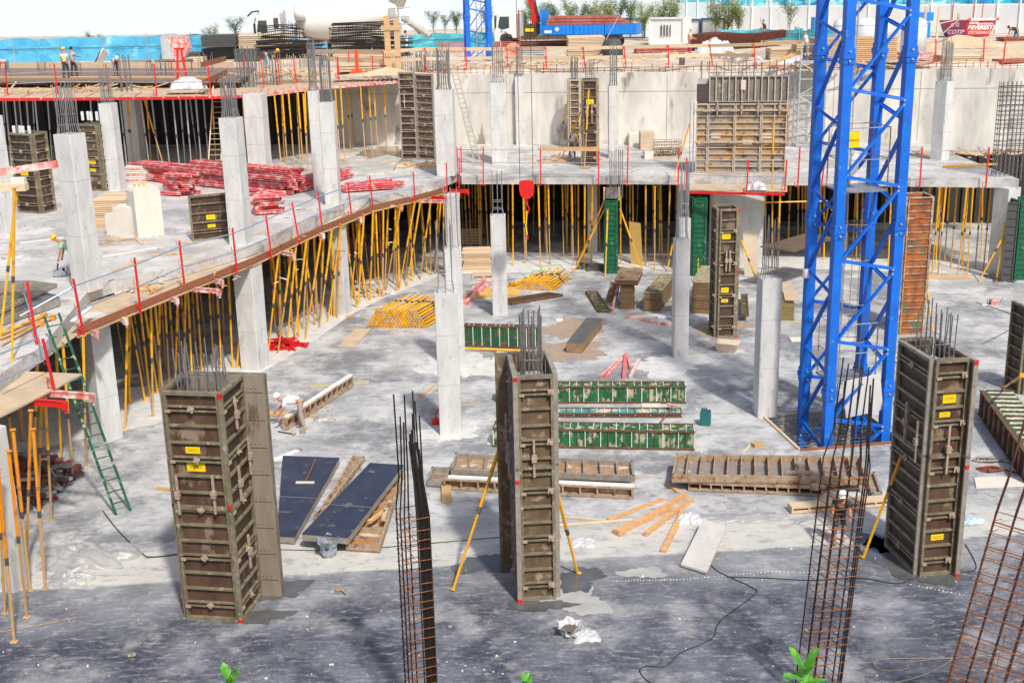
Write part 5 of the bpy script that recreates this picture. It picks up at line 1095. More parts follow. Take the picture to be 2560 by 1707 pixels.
for i in range(9):
    r_, c_ = i//3, i % 3; a = p+dw @ Vector((4.35+.1*r_, .45+.6*c_, 1.98+.24*r_-.0)); b = p+dw @ Vector((11.3-.5*r_-.2*c_, .45+.6*c_, 1.98+.24*r_)); mb = MB(); mb.beam(a, b, .5, .2, mred); tag(mb.build('red_beam'), 'red steel beam bundled on the blue flatbed lorry', 'beam', 'red beams loaded on the lorry')
# ---- site office containers
def container(x0, x1, yt, yb, dp, label, door=False):
    a = sp_at(x0, yb); b = sp_at(x1, yb); L_ = (b-a).length; h = (yb-yt)*pxm(a); th = thing('office_container', a, label, 'container', math.atan2((b-a).y, (b-a).x))
    mb = MB(); mb.box((L_/2, dp/2, h/2), (L_-.1, dp-.1, h-.1), mat('container_white', (.80, .81, .80), (.77, .78, .78), 1, .5)); mb.build('walls', th)
    nb = mat('container_frame', (.05, .14, .28), None, 4, .5); mb = MB()
    for x in (.05, L_-.05): mb.box((x, -.005, h/2), (.12, .12, h), nb if not door else white)
    mb.box((L_/2, -.005, h-.06), (L_, .12, .14), nb if not door else white); mb.box((L_/2, -.005, .06), (L_, .12, .12), nb if not door else white); mb.build('frame', th)
    if door:
        for k_ in range(4): mb = MB(); mb.box((L_*(.36+.085*k_), -.03, h*.52), (.09 if k_ < 3 else .06, .03, h*.42), black); mb.build('window_slot', th)
    return th
container(1490, 1613, 48, 96, 2.4, 'long white site office container with dark blue roof edge behind the lorry tail')
container(1622, 1709, 47, 113, 2.4, 'white site container with four dark upright window slots', True)
container(1709, 1750, 50, 98, 2.2, 'grey white container section with blue frame right of the slotted one')
container(1752, 1812, 48, 98, 2.2, 'white container end with blue frame behind grey formwork stacks')
sbox('formwork_stack', 'left pile of grey formwork boards before the white container end', 'stack', 1752, 1780, 62, 92, 1.2, silver, 7)
sbox('formwork_stack', 'right pile of grey formwork boards with a dark top before the container', 'stack', 1786, 1810, 64, 90, 1.2, silver, 6)
# ---- portable toilet, dark panel stacks, timber
a = sp_at(424, 152); t_ = thing('portable_toilet', a, 'grey portable toilet cabin in front of the blue fence', 'toilet'); k = pxm(a); w_ = 36*k; h = 64*k
mb = MB(); gm = mat('toilet_grey', (.42, .46, .47), (.36, .40, .41), 2, .6); prismY(mb, [(-w_/2, 0), (-w_/2, h*.88), (-w_*.3, h), (w_*.3, h), (w_/2, h*.88), (w_/2, 0)], 0, w_, gm); mb.build('cabin', t_)
mb = MB(); mb.box((0, -.02, h*.45), (w_*.7, .03, h*.8), mat('toilet_door', (.50, .54, .55))); o = mb.build('door', t_); mb = MB(); mb.tube((w_*.12, -.055, h*.78), (w_*.12, -.035, h*.78), .12, white, 14); mb.build('round_sign', o)
sbox('board_stack', 'upper dark grey stack of formwork boards in front of the blue fence', 'stack', 512, 588, 122, 152, 1.6, dark_wood, 8).location.z += 33*.0305
sbox('board_stack', 'middle dark grey stack of formwork boards, below the upper one', 'stack', 512, 588, 122, 150, 1.6, dark_wood, 8)
sbox('board_stack', 'low dark stack right of the tall dark stacks', 'stack', 590, 642, 124, 154, 1.4, dark_wood, 7)
sbox('board_stack', 'bottom dark panel stack partly hidden by the red bucket', 'stack', 470, 512, 132, 152, 1.4, dark_wood, 4)
sbox('board_stack', 'long flat dark pile behind the bending man on the upper deck', 'stack', 265, 392, 136, 152, 1.8, dark_wood, 3)
sbox('board_stack', 'second flat dark pile under the long one, with pallet wood', 'stack', 290, 360, 154, 168, 1.6, mat('mixed_wood', (.22, .19, .15), (.35, .3, .24), 3, .8), 4)
a = sp_at(238, 172); t_ = thing('leaning_sheet', a, 'slanted white panel with a dark edge leaning left of the flat dark piles', 'panel'); mb = MB(); mb.beam((0, 0, 0), (.7, .6, 1.2), 1.0, .06, white, up=(1, 0, 0)); mb.beam((-.06, -.5, 0), (.62, -.4, 1.22), .05, .08, mat('plum', (.05, .02, .06))); mb.build('sheet', t_)
sbox('timber_stack', 'tall stack of pale timber sheets left of the rebar bundles', 'timber', 606, 700, 88, 148, 2.0, timber_pale, 12)
sbox('pallet_stack', 'pallet with dark sheets right beside the red bucket', 'pallets', 470, 505, 144, 156, 1.2, timber_pale, 3)
sbox('crate_row', 'row of low crates and dirty pallets on the upper deck behind the red trestle', 'crates', 392, 470, 150, 166, 1.2, mat('crate_mix', (.3, .26, .2), (.12, .11, .1), 3, .8), 4)
# ---- rebar bundles
def bundle(x0, x1, yt, yb, n, label, sagx=.3, mm=rebar_dark, curl=True):
    a = sp_at(x0, yb); b = sp_at(x1, yb); k = pxm(a); h = (yb-yt)*k; L_ = (b-a).length; th = thing('rebar_bundle', a, label, 'rebar bundle'); mb = MB()
    for i in range(n):
        z = .05+h*i/n; y = R_.uniform(0, 1.2); bow = sagx*math.sin(R_.random()*3.14)
        mb.path([(R_.uniform(-.15, .25), y, z+R_.uniform(-.08, .08)), (L_*.5, y, z+bow*.3), (L_+R_.uniform(-.4, .2), y+.1, z+R_.uniform(-.15, .1))], .045, mm, 5)
    mb.build('long_bars', th); mb = MB(); j = int(L_/.16)
    for i in range(j):
        x = L_*i/j; mb.path([(x, -.02, .03), (x+R_.uniform(-.03, .03), -.02, h*R_.uniform(.5, 1.0))], .022, mm, 4)
    mb.build('stirrups', th); return th
bundle(828, 985, 104, 146, 12, 'upper neat layer of rebar mats in front of the mixer drum').location.z += 44*.0305
bundle(822, 1010, 100, 146, 18, 'lower thick pile of dark rebar mats in front of the mixer drum')
bundle(652, 745, 108, 150, 8, 'loose dark rebar cage pile in front of the mixer cab', .6).location.z += 42*.0305
bundle(640, 790, 106, 151, 22, 'dense dark rebar pile on the ground below the mixer cab', .3)
bundle(455, 515, 90, 130, 9, 'bent dark bars sticking out left of the dark panel stacks', .8)
# brown sheet pile like rebar mats
a = sp_at(1735, 128); b = sp_at(1965, 116); d = b-a; t_ = thing('rusty_mesh_pile', a, 'long wavy pile of dark brown reinforcement mesh behind the white tarp', 'mesh pile')
brm = mat('mesh_brown', (.085, .022, .014), (.14, .04, .025), 4, .8)
for (o0, o1, z0, z1) in ((0, .72, 0, .62), (-.02, 1.0, .62, 1.15)):
    mb = MB(); n_ = 30; vs = []; fs = []
    for i in range(n_+1):
        t = o0+(o1-o0)*i/n_; p = d*t; bow = .12*math.sin(t*7)
        vs += [p+Vector((0, 0, z0+(bow if z0 else 0))), p+Vector((0, 0, z1+bow)), p+Vector((0, 1.6, z1+bow)), p+Vector((0, 1.6, z0))]
    for i in range(n_):
        for j in range(3): fs.append((i*4+j, (i+1)*4+j, (i+1)*4+j+1, i*4+j+1))
    fs += [(0, 1, 2, 3), tuple(n_*4+q for q in (3, 2, 1, 0))]
    mb.add(vs, fs, brm)
    for i in range(0, n_*2): t = o0+(o1-o0)*i/(n_*2); mb.tube(d*t+Vector((0, -.03, z0)), d*t+Vector((0, -.03, z1)), .03, brm, 4)
    mb.build('mesh_layer', t_)
# ---- plywood pile, dark bag, tarp, pallets
sbox('plywood_pile', 'big pile of pale plywood sheets standing over the street guard boards', 'plywood', 1422, 1510, 93, 150, 2.4, timber_pale, 16)
a = sp_at(1531, 150); t_ = thing('debris_bag', a, 'dark bulging bag of rubble right of the plywood pile', 'bag'); mb = MB(); mb.lathe([(.5, 0), (.75, .3), (.72, 1.0), (.55, 1.35), (.3, 1.45), (.02, 1.4)], mat('bag_dark', (.03, .03, .032), (.10, .10, .10), 6, .7, c3=(.3, .3, .3), c3amt=.12, c3scale=9, bump=.5), 14); mb.build('sack', t_, True)
mb = MB(); mb.beam((-.6, -.2, 1.1), (.4, -.1, 2.9), .09, .04, silver); mb.build('plank', t_)
def tarp(name, a, rx, ry, h, label, m, n=15, cat='tarp', rough=.25):
    th = thing(name, a, label, cat); mb = MB(); vs = []; fs = []; rr = random.Random(int(a.x*100) & 1023); n = int(n*1.5); ph = [rr.uniform(0, 6) for _ in range(8)]
    for i in range(n+1):
        for j in range(n+1):
            u, v = i/n*2-1, j/n*2-1; f = max(0, 1-(u*u+v*v)*.62); wv = abs(math.sin(u*5+ph[0]+2*math.sin(v*3+ph[1])))*.5+abs(math.sin(v*7+ph[2]+2*math.sin(u*4+ph[3])))*.3+abs(math.sin((u+v)*11+ph[4]))*.2; z = h*f**.8*(1-rough*1.3+rough*2.2*wv)+rr.uniform(0, .01); an = math.atan2(v, u); e = 1+.14*math.sin(3*an+ph[5])+.1*math.sin(7*an+ph[6])+.05*math.sin(13*an+ph[7])
            vs.append((u*rx*e, v*ry*e, max(.006, z*(.0 if max(abs(u), abs(v)) > .99 else 1))))
    for i in range(n):
        for j in range(n): fs.append((i*(n+1)+j, (i+1)*(n+1)+j, (i+1)*(n+1)+j+1, i*(n+1)+j+1))
    mb.add(vs, fs, m); mb.build('crumpled_sheet', th, True); return th
tarp('white_tarp', sp_at(1785, 144), 1.2, .9, 1.15, 'white plastic tarp heaped in front of the brown mesh pile', plastic_white)
tarp('white_tarp', sp_at(1870, 150), 1.1, .6, .45, 'grey blue plastic sheet lying behind the right street boards', plastic_clear)
tarp('white_tarp', sp_at(1990, 158), 1.5, .6, .4, 'white sheet lying left of the scaffold tower top', plastic_white)
for i, (x0, y0, x1, y1) in enumerate([(1812, 112, 1852, 126), (1815, 118, 1850, 128), (1852, 128, 1885, 114), (1858, 126, 1890, 116)]):
    mb = MB(); mb.tube(P(x0, y0+14, ZS_+.45), P(x1, y1+14, ZS_+.45), .06, yellow, 6); tag(mb.build('yellow_tube'), 'yellow prop tube lying across others behind the street boards', 'tube', 'yellow tubes behind the street boards')
for (x0, x1, yt, yb, lb, m_, n_) in [(1110, 1145, 108, 118, 'low pink board pile behind the distant mast', red_worn, 2), (1300, 1360, 122, 138, 'grey sheet pile lying left of the big plywood pile', silver, 3), (1300, 1420, 104, 122, 'dark brown beams under a long pale plank behind the street boards', mat('brown_beam', (.10, .03, .03), (.14, .05, .04)), 2),
        (1590, 1730, 118, 132, 'dull red steel beams lying behind the street boards', mred, 2), (1990, 2060, 112, 150, 'stack of reddish pallets left of the scaffold tower', timber_pale, 8), (1925, 1990, 122, 150, 'pile of thin pinkish boards left of the scaffold tower', timber_pale, 7), (1920, 2000, 104, 110, 'single long pale plank on the brown mesh pile', timber, 1),
        (2030, 2250, 96, 160, 'huge stack of orange pine timber behind the blue mast', timber, 13), (2252, 2345, 132, 152, 'red and white steel beams lying right of the mast', red_worn, 4), (2350, 2460, 138, 158, 'low pile of pale boards on the sand at right', timber_pale, 4), (2505, 2600, 94, 106, 'dark bench like pallet under the man at far right', timber_dark, 2), (2500, 2600, 150, 158, 'dull red beam behind the rebar cage at right', mred, 1),
        (840, 960, 136, 150, 'pale timber pile behind the lower street boards', timber_pale, 4), (850, 980, 160, 180, 'loose pale boards on the slab by the orange net', timber_pale, 3), (1365, 1420, 150, 160, 'rubble heap of beige stones at the wall top', sand, 2)]:
    sbox('material_pile', lb, 'pile', x0, x1, yt, yb, 1.6, m_, n_)
mb = MB(); mb.beam(sp_at(1275, 122)+Vector((0, 0, .95)), sp_at(1425, 120)+Vector((0, 0, .95)), .25, .12, timber); tag(mb.build('long_plank'), 'long yellow plank on dark beams left of the plywood pile', 'plank')
# upright crossed timber boards
a = sp_at(985, 186); k = pxm(a); t_ = thing('timber_cross', a, 'two tall upright timber boards joined by short crosspieces', 'timber frame'); mb = MB(); mb.box((-.3, 0, 1.75), (.36, .06, 3.5), timber); mb.box((.3, 0, 1.7), (.36, .06, 3.4), timber); mb.build('upright_board', t_)
mb = MB(); mb.box((0, -.06, 2.8), (1.3, .05, .3), timber); mb.build('crosspiece', t_); mb = MB(); mb.box((0, -.06, 1.2), (.9, .05, .25), timber); mb.build('crosspiece', t_)
# red trestle and bucket on the upper deck
a = P(458, 226, 9.25); t_ = thing('red_trestle', a, 'tall narrow bright red A shaped trestle on the upper deck', 'trestle'); mb = MB()
for s in (-1, 1): mb.beam((s*.33, 0, 0), (s*.10, 0, 2.35), .12, .1, red)
mb.beam((-.24, 0, 1.1), (.24, 0, 1.1), .09, .1, red); mb.beam((-.3, 0, 2.35), (.3, 0, 2.35), .12, .12, red); mb.beam((-.42, 0, .05), (.42, 0, .05), .1, .1, red); mb.build('a_frame', t_)
a = P(450, 140, 10.4); t_ = thing('concrete_bucket', a+Vector((0, 0, 0)), 'worn pinkish red concrete skip bucket above the trestle', 'bucket'); mb = MB(); prismY(mb, [(-.65, 1.3), (.55, 1.3), (.75, .5), (.2, -.3), (-.25, -.3)], -.4, .6, red_worn); mb.build('hopper', t_)
mb = MB(); mb.tube((-.3, 0, -.3), (-.3, 0, -1.0), .04, red, 4); mb.tube((.3, 0, -.3), (.3, 0, -1.0), .04, red, 4); mb.build('leg', t_)
tarp('cement_bag', P(470, 222, 9.35), .95, .5, .6, 'grey white sacks under a sheet on a pallet behind the red trestle', plastic_white, cat='sacks')
mb = MB(); a = P(465, 232, 9.25); mb.box(a+Vector((0, .3, .05)), (2.1, 1.0, .1), timber_pale); tag(mb.build('wooden_pallet'), 'wooden pallet under the grey sacks by the red trestle', 'pallet')
# orange net heap
a = sp_at(893, 186); t_ = thing('orange_net', a, 'bright orange safety net dangling and heaped beside the timber cross', 'safety net'); om = mat('net_orange', (.85, .13, .03), (.7, .1, .03), 8, .7)
mb = MB()
for i in range(40): u = R_.uniform(-.5, .5); mb.path([(u, R_.uniform(-.2, .2), .02), (u*.7, 0, R_.uniform(.1, .4)), (u*.5+R_.uniform(-.3, .3), 0, .05)], .02, om, 4)
for i in range(8): mb.path([(-.1+i*.03, 0, .2), (-.08+i*.03, 0, 1.5)], .015, om, 4)
mb.build('net_strands', t_)
for (x0, x1, yb, lb) in ((1095, 1160, 132, 'orange red safety net fence left of the distant blue mast'), (1236, 1300, 132, 'orange red safety net fence in front of the lorry cab')):
    a = sp_at(x0, yb); b = sp_at(x1, yb); t_ = thing('net_fence', a, lb, 'safety net'); d = b-a; mb = MB()
    for i in range(26): mb.tube(d*(i/25), d*(i/25)+Vector((R_.uniform(-.05, .05), 0, .85)), .018, om, 4)
    for j in range(6): mb.tube(Vector((0, 0, .08+j*.15)), d+Vector((0, 0, .08+j*.15+R_.uniform(-.04, .04))), .018, om, 4)
    mb.build('net_mesh', t_)
a = sp_at(1284, 146); t_ = thing('cable_reel', a, 'round cable reel wrapped in orange net near the lorry wheel', 'reel'); mb = MB(); Mw = Matrix.Rotation(rad(90), 3, 'X'); mb.lathe([(.02, 0), (.55, 0), (.55, .06), (.02, .06)], mat('reel_pink', (.75, .3, .2), (.8, .5, .4)), 20, (0, 0, .55), Mw); mb.build('reel_disc', t_)
mb = MB()
for i in range(12): a_ = i*.524; mb.tube((0, -.08, .55), (.55*math.cos(a_), -.08, .55+.55*math.sin(a_)), .02, om, 4)
mb.build('spokes', t_)
# ---- street guard rail: red posts and timber boards
tp = [((845, 196), (843, 143)), ((960, 180), (958, 128)), ((1066, 178), (1062, 120)), ((1167, 175), (1164, 121)), ((1269, 172), (1267, 120)), ((1367, 175), (1364, 118)), ((1463, 174), (1458, 118)), ((1565, 172), (1560, 116)), ((1671, 172), (1671, 113)), ((1782, 167), (1774, 112)), ((1889, 172), (1884, 109)), ((2339, 158), (2340, 99)), ((2458, 157), (2461, 98)), ((2507, 164), (2515, 96))]
sp_ = []
for i, (f, t) in enumerate(tp):
    a = P(*f, ZS_); zt = ZT(a, *t); X = XA(t[0], a.y, zt); post(a, zt-a.z, 'red guard post on top of the back wall, number %d counted from the left' % (i+1) if False else 'red guard post in the row above the beige back wall', 'red guard posts above the back wall', tilt=(X-a.x, 0)); sp_.append((a, Vector((X-a.x, 0, zt-a.z))))
a0 = sp_at(768, 182)
for i in range(1, 10):
    for f, wh in ((.95, 'upper'), (.52, 'lower')):
        a = sp_[i][0]+sp_[i][1]*f; b = sp_[i+1][0]+sp_[i+1][1]*f; mb = MB(); mb.beam(a+Vector((0, .05, 0)), b+Vector((0, .05, 0)), .05, .2, timber_pale); tag(mb.build('guard_board'), wh+' pale timber guard board above the beige back wall', 'board', wh+' timber guard boards above the back wall')
for (y, wh) in ((129, 'upper'), (146, 'lower')): mb = MB(); mb.beam(P(768, y, ZS_+.9) if wh == 'upper' else P(780, y, ZS_+.5), (sp_[1][0]+sp_[1][1]*(.95 if wh == 'upper' else .5)), .05, .3, timber_pale); tag(mb.build('guard_board'), wh+' wide pale board in front of the rebar piles, left of the timber cross', 'board')
mb = MB(); mb.beam(sp_[10][0]+sp_[10][1]*.95, P(2030, 104, ZS_+1.0), .05, .2, timber); tag(mb.build('guard_board'), 'orange board between the last red post and the scaffold tower', 'board')
mb = MB(); mb.beam(P(1905, 168, ZS_+.1), P(2010, 128, ZS_+.9), .06, .25, timber); tag(mb.build('slanted_board'), 'slanted orange board leaning up towards the scaffold tower', 'board')
# water tanks
for i, (x0, x1, yt, yb) in enumerate([(2080, 2122, 50, 130), (2130, 2186, 48, 130), (2188, 2214, 50, 130), (2250, 2312, 48, 140)]):
    a = sp_at((x0+x1)/2, yb); k = pxm(a); r = (x1-x0)*k/2; h = (yb-yt)*k; t_ = thing('water_tank', a, ['pale grey tank left behind the blue mast', 'wide pale grey silo tank in the middle behind the blue mast', 'narrow pale grey tank behind the right rear mast leg', 'large pale silo tank right of the blue mast'][i], 'tank')
    mb = MB(); mb.lathe([(r, 0), (r, h*.8), (r*.85, h*.92), (r*.5, h), (.02, h)], mat('tank_grey', (.66, .70, .76), (.60, .64, .70), 1, .5), 20); mb.build('tank_body', t_, True)
    mb = MB(); mb.lathe([(r*1.01, h*.78), (r*1.03, h*.79), (r*1.01, h*.8)], silver, 20); mb.build('rim_ring', t_)
mb = MB(); a = sp_at(2050, 98); mb.box(a+Vector((0, .5, .9)), (1.2, 1, 1.8), bm); tag(mb.build('blue_cabin'), 'blue and white cabin behind the left leg of the mast', 'cabin')
mb = MB(); a = sp_at(2318, 96); mb.box(a+Vector((0, 1.5, 1.7)), (1.5, 1, .7), bm); mb.box(a+Vector((0, 1.5, .6)), (1.2, .8, 1.2), bm); tag(mb.build('blue_cabin'), 'bright blue box beside the timber posts right of the mast', 'box')
# ---- skip with lettering
a = sp_at(2352, 94); b = sp_at(2480, 92); L_ = (b-a).length; t_ = thing('waste_skip', a, 'red waste skip with white lettering and a white rim behind the sand heap', 'skip', math.atan2((b-a).y, (b-a).x))
h = 44*pxm(a); sk = mat('skip_red', (.55, .02, .03), (.48, .02, .035), 2, .5); skd = mat('skip_maroon', (.16, .015, .05), (.2, .02, .06), 2, .5)
x1 = L_*.48; mb = MB(); prismY(mb, [(L_*.02, h*.9), (x1, h*.9), (x1, .05), (L_*.14, .05)], 0, 1.8, skd); mb.build('left_half', t_)
mb = MB(); prismY(mb, [(x1, h*.9), (L_*1.06, h*.9), (L_*.94, .05), (x1, .05)], -.02, 1.82, sk); mb.build('skip_body', t_)
mb = MB(); mb.box((L_*.8, -.05, h*.95), (L_*.52, .1, h*.13), white); mb.build('white_rim', t_)
for x in (L_*.53, L_*1.07): mb = MB(); mb.box((x, -.07, h*.95), (.28, .12, h*.15), mat('skip_orange', (.75, .12, .05))); mb.build('rim_corner', t_)
def text(s_, loc, size, parent, m, bold=.01, name='lettering', shear=.25):
    c = bpy.data.curves.new(name, 'FONT'); c.body = s_; c.size = size; c.extrude = .006; c.offset = bold; c.shear = shear; c.align_x = 'CENTER'
    o = bpy.data.objects.new(name, c); COL.objects.link(o); dg = bpy.context.evaluated_depsgraph_get(); me = bpy.data.meshes.new_from_object(o.evaluated_get(dg)); bpy.data.objects.remove(o)
    me.materials.clear(); me.materials.append(m); o = bpy.data.objects.new(name, me); COL.objects.link(o); o.parent = parent; o.location = loc; o.rotation_euler = (rad(90), 0, 0); return o
text('SERVEI', (L_*.62, -.04, h*.70), .26, t_, white); text('CONTENIDORS', (L_*.84, -.04, h*.66), .18, t_, white)
text('BEVERESTY', (L_*.78, -.04, h*.40), .46, t_, white, .02); text('OSTIEDALOG', (L_*.77, -.04, h*.16), .34, t_, mat('text_pink', (.8, .5, .45)), .015)
text('C G', (L_*.25, -.02, h*.58), .42, t_, mat('text_lilac', (.55, .45, .6))); text('COTIP', (L_*.28, -.02, h*.18), .46, t_, mat('text_lilac', (.55, .45, .6)))
# timber posts and frame near the skip
for i, (xb, yb, xt, yt) in enumerate([(2308, 118, 2315, 18), (2340, 112, 2349, 18), (2402, 92, 2396, 34), (2388, 90, 2398, 36)]):
    a = sp_at(xb, yb); zt = ZT(a, xt, yt); X = XA(xt, a.y, zt); mb = MB(); mb.beam(a, (X, a.y, zt), .16, .1, timber_pale); tag(mb.build('timber_post'), 'upright pale timber post by the skip and sand heap', 'post', 'timber posts by the skip')
for (x0, y0, x1, y1, z) in ((2330, 64, 2390, 52, 1.2), (2350, 90, 2400, 50, .9), (2295, 102, 2360, 104, .5), (2390, 16, 2490, 18, 2.4)):
    a = P(x0, y0, ZS_+z); b = P(x1, y1, ZS_+z); b = Vector((XA(x1, a.y, a.z+(y0-y1)*pxm(a)), a.y, a.z+(y0-y1)*pxm(a))); mb = MB(); mb.beam(a, b, .14, .06, timber_pale); tag(mb.build('timber_rail'), 'pale timber rail nailed between posts by the skip', 'rail', 'timber rails by the skip')
for x in (2397, 2451, 2472): a = sp_at(x, 92)+Vector((0, 2, 0)); mb = MB(); mb.tube(a, a+Vector((.1, 0, 4.5)), .04, red, 5); tag(mb.build('red_pole'), 'thin tall red pole rising behind the skip', 'pole', 'thin red poles behind the skip')
# sand heaps
def heap(a, rx, ry, h, label, m):
    th = thing('sand_heap', a, label, 'sand heap'); mb = MB(); n = 26; vs = []; fs = []; rr = random.Random(5)
    for i in range(n+1):
        for j in range(n+1):
            u, v = i/n*2-1, j/n*2-1; r = math.hypot(u, v); z = h*max(0, 1-r)**1.1*(1+.25*math.sin(u*5+1)*math.cos(v*4))+rr.uniform(0, .03)-.03; vs.append((u*rx, v*ry, z))
    for i in range(n):
        for j in range(n): fs.append((i*(n+1)+j, (i+1)*(n+1)+j, (i+1)*(n+1)+j+1, i*(n+1)+j+1))
    mb.add(vs, fs, m); mb.build('heap', th, True); return th
heap(sp_at(2390, 118), 6, 2.2, .75, 'low heap of yellow sand in front of the red skip', sand)
heap(sp_at(2520, 138), 5, 3.0, .5, 'flat sand spread behind the rebar cage at far right', sand)
heap(sp_at(960, 190)+Vector((0, 1.0, 0)), 3.2, .7, .4, 'earth ridge at the wall top under the timber cross', sand)
# ================================================================= MATERIAL LYING IN THE PIT AND ON THE DECK
def quad_panel(name, label, pts, z, t, fm, pm, cells=8, up='cells', rim=.07, cat='formwork panel', group=None, seams=0, ribm=None, tilt=0.0):
    """flat lying panel. pts: photo points TL,TR,BR,BL (TL->BL is the long way if cells run along it)"""
    w4 = [P(*p, z+t) for p in pts]; o = Vector((w4[3].x, w4[3].y, z)); th = thing(name, o, label, cat, 0, group)
    q = [v-Vector((o.x, o.y, z)) for v in w4]; TL, TR, BR, BL = q
    dn = Vector((0, 0, -t)); mb = MB()
    if up == 'ply':
        mb.prism([tuple(v[:2]) for v in q], .01, t-.02, fm)
        mb.build('steel_frame', th); mb = MB(); c = (TL+BR)/2; qq = [c+(v-c)*1.002 for v in q]; mb.prism([tuple(v[:2]) for v in qq], t-.02, t, pm); pl_ = mb.build('plywood_face', th)
        if seams:
            mb = MB()
            for k in seams: a = TL.lerp(BL, k); b = TR.lerp(BR, k); mb.beam(a+Vector((0, 0, .002)), b+Vector((0, 0, .002)), .02, .006, frame_grey)
            mb.build('seam', pl_)
    else:
        for a, b in ((TL, TR), (TR, BR), (BR, BL), (BL, TL)):
            e = (b-a).normalized(); n = Vector((e.y, -e.x, 0)); c = (TL+TR+BR+BL)/4
            if (c-a).dot(n) < 0: n = -n
            mb.beam(a+n*rim/2+dn/2+e*rim*.02, b+n*rim/2+dn/2-e*rim*.02, rim, t-.004, fm, up=(0, 0, 1))
        lng = (BL-TL).length > (TR-TL).length
        for k in range(1, cells):
            u = k/cells
            a, b = (TL.lerp(BL, u), TR.lerp(BR, u)) if lng else (TL.lerp(TR, u), BL.lerp(BR, u))
            mb.beam(a+dn*.45, b+dn*.45, rim*.6, t*.8, ribm or fm, up=(0, 0, 1))
        mb.build('steel_frame', th); mb = MB(); mb.prism([tuple((TL+(TR-TL)*.01)[:2]), tuple(TR[:2]), tuple(BR[:2]), tuple(BL[:2])], .012, .035, pm); mb.build('plywood_face', th)
    return th
cellw = mat('cell_ply', (.42, .28, .17), (.28, .17, .10), 1.6, .8, c3=(.60, .52, .42), c3amt=.35, c3scale=2.2)
quad_panel('lying_formwork', 'left dark blue faced panel lying flat with a squeegee on it', [K(10, 245, 1015), K(10, 760, 1035), K(14, 350, 235), K(14, 195, 225)], .03, .22, frame_grey, navy_ply, up='ply', seams=(.55,))
quad_panel('lying_formwork', 'right dark blue faced panel lying on top of an open frame', [K(10, 1040, 1080), K(10, 1345, 1100), K(14, 838, 240), K(14, 418, 205)], .28, .22, frame_grey, navy_ply, up='ply', seams=(.62,))
quad_panel('lying_formwork', 'narrow open ladder like rusty panel between the two dark blue panels', [K(10, 880, 1018), K(10, 990, 1022), K(10, 660, 1470), K(10, 545, 1560)], .02, .16, frame_rust, cellw, 11)
quad_panel('lying_formwork', 'open orange brown frame sticking out under the right dark blue panel', [K(10, 1120, 1180), K(10, 1345, 1170), K(14, 1130, 320), K(14, 815, 300)], .02, .2, frame_rust, mat('rust_ply', (.48, .24, .07), (.36, .17, .06), 2, .8, c3=(.6, .52, .42), c3amt=.3, c3scale=1.5), 9)
def pts(n, l): return [K(n, *p) for p in l]
quad_panel('lying_formwork', 'long open brown panel running behind the front centre formwork', [K(10, 1815, 990), K(11, 1100, 1063), K(11, 1120, 1200), K(10, 1775, 1140)], .28, .2, frame_grey, cellw, 11)
quad_panel('lying_formwork', 'small open panel corner at the left end of the long brown panels', [K(10, 1600, 1115), K(10, 1770, 1120), K(10, 1735, 1250), K(10, 1560, 1240)], .03, .2, frame_grey, cellw, 2)
def edge_panel(name, label, a, b, h, d_, fm, pm, cells, z=.02, top=None, group=None, cat='formwork panel'):
    """panel standing on its long edge; a,b photo foot points left,right; h height, d_ thickness"""
    A, B = P(*a, z), P(*b, z); th = thing(name, A, label, cat, math.atan2((B-A).y, (B-A).x), group); L_ = (B-A).length; mb = MB()
    for zz in (.03, h-.03): mb.box((L_/2, d_/2, zz), (L_, d_, .06), fm)
    for i in range(cells+1): mb.box((.03+(L_-.06)*i/cells, d_/2-.003, h/2), (.05, d_-.006, h-.12), fm)
    mb.build('steel_frame', th); mb = MB(); mb.box((L_/2, d_-.01, h/2), (L_-.05, .02, h-.05), pm); mb.build('plywood_face', th)
    if top: mb = MB(); mb.box((L_/2+.08, d_/2, h+.03), (L_*.98, d_*.7, .06), top); mb.build('top_strip', th)
    return th
edge_panel('lying_formwork', 'rusty box panel on its edge with a white strip on top, at centre front', K(10, 1710, 1325), K(11, 1105, 1412), .36, .22, frame_rust, cellw, 11, top=white)
quad_panel('lying_formwork', 'long open panel with bluish cells right of the green stack, lying on another', [K(11, 1495, 1000), K(12, 850, 1018), K(12, 905, 1215), K(11, 1458, 1190)], .3, .26, frame_rust, mat('cell_blue', (.20, .19, .22), (.34, .27, .20), .8, .7, c3=(.5, .45, .38), c3amt=.2, c3scale=3), 14)
edge_panel('lying_formwork', 'lower whitish brown panel under the long bluish one at right', K(11, 1605, 1335), K(12, 500, 1385), .27, .5, frame_rust, cellw, 12)
quad_panel('lying_formwork', 'end of a brown box panel right of the thin rebar cage', [K(12, 885, 1160), K(12, 975, 1160), K(12, 1045, 1350), K(12, 945, 1360)], .03, .15, frame_grey, cellw, 1)
edge_panel('lying_formwork', 'low white timber frame lying behind the thin rebar cage', K(12, 215, 1545), K(12, 1140, 1470), .2, .35, timber_pale, off_white, 6, top=None)
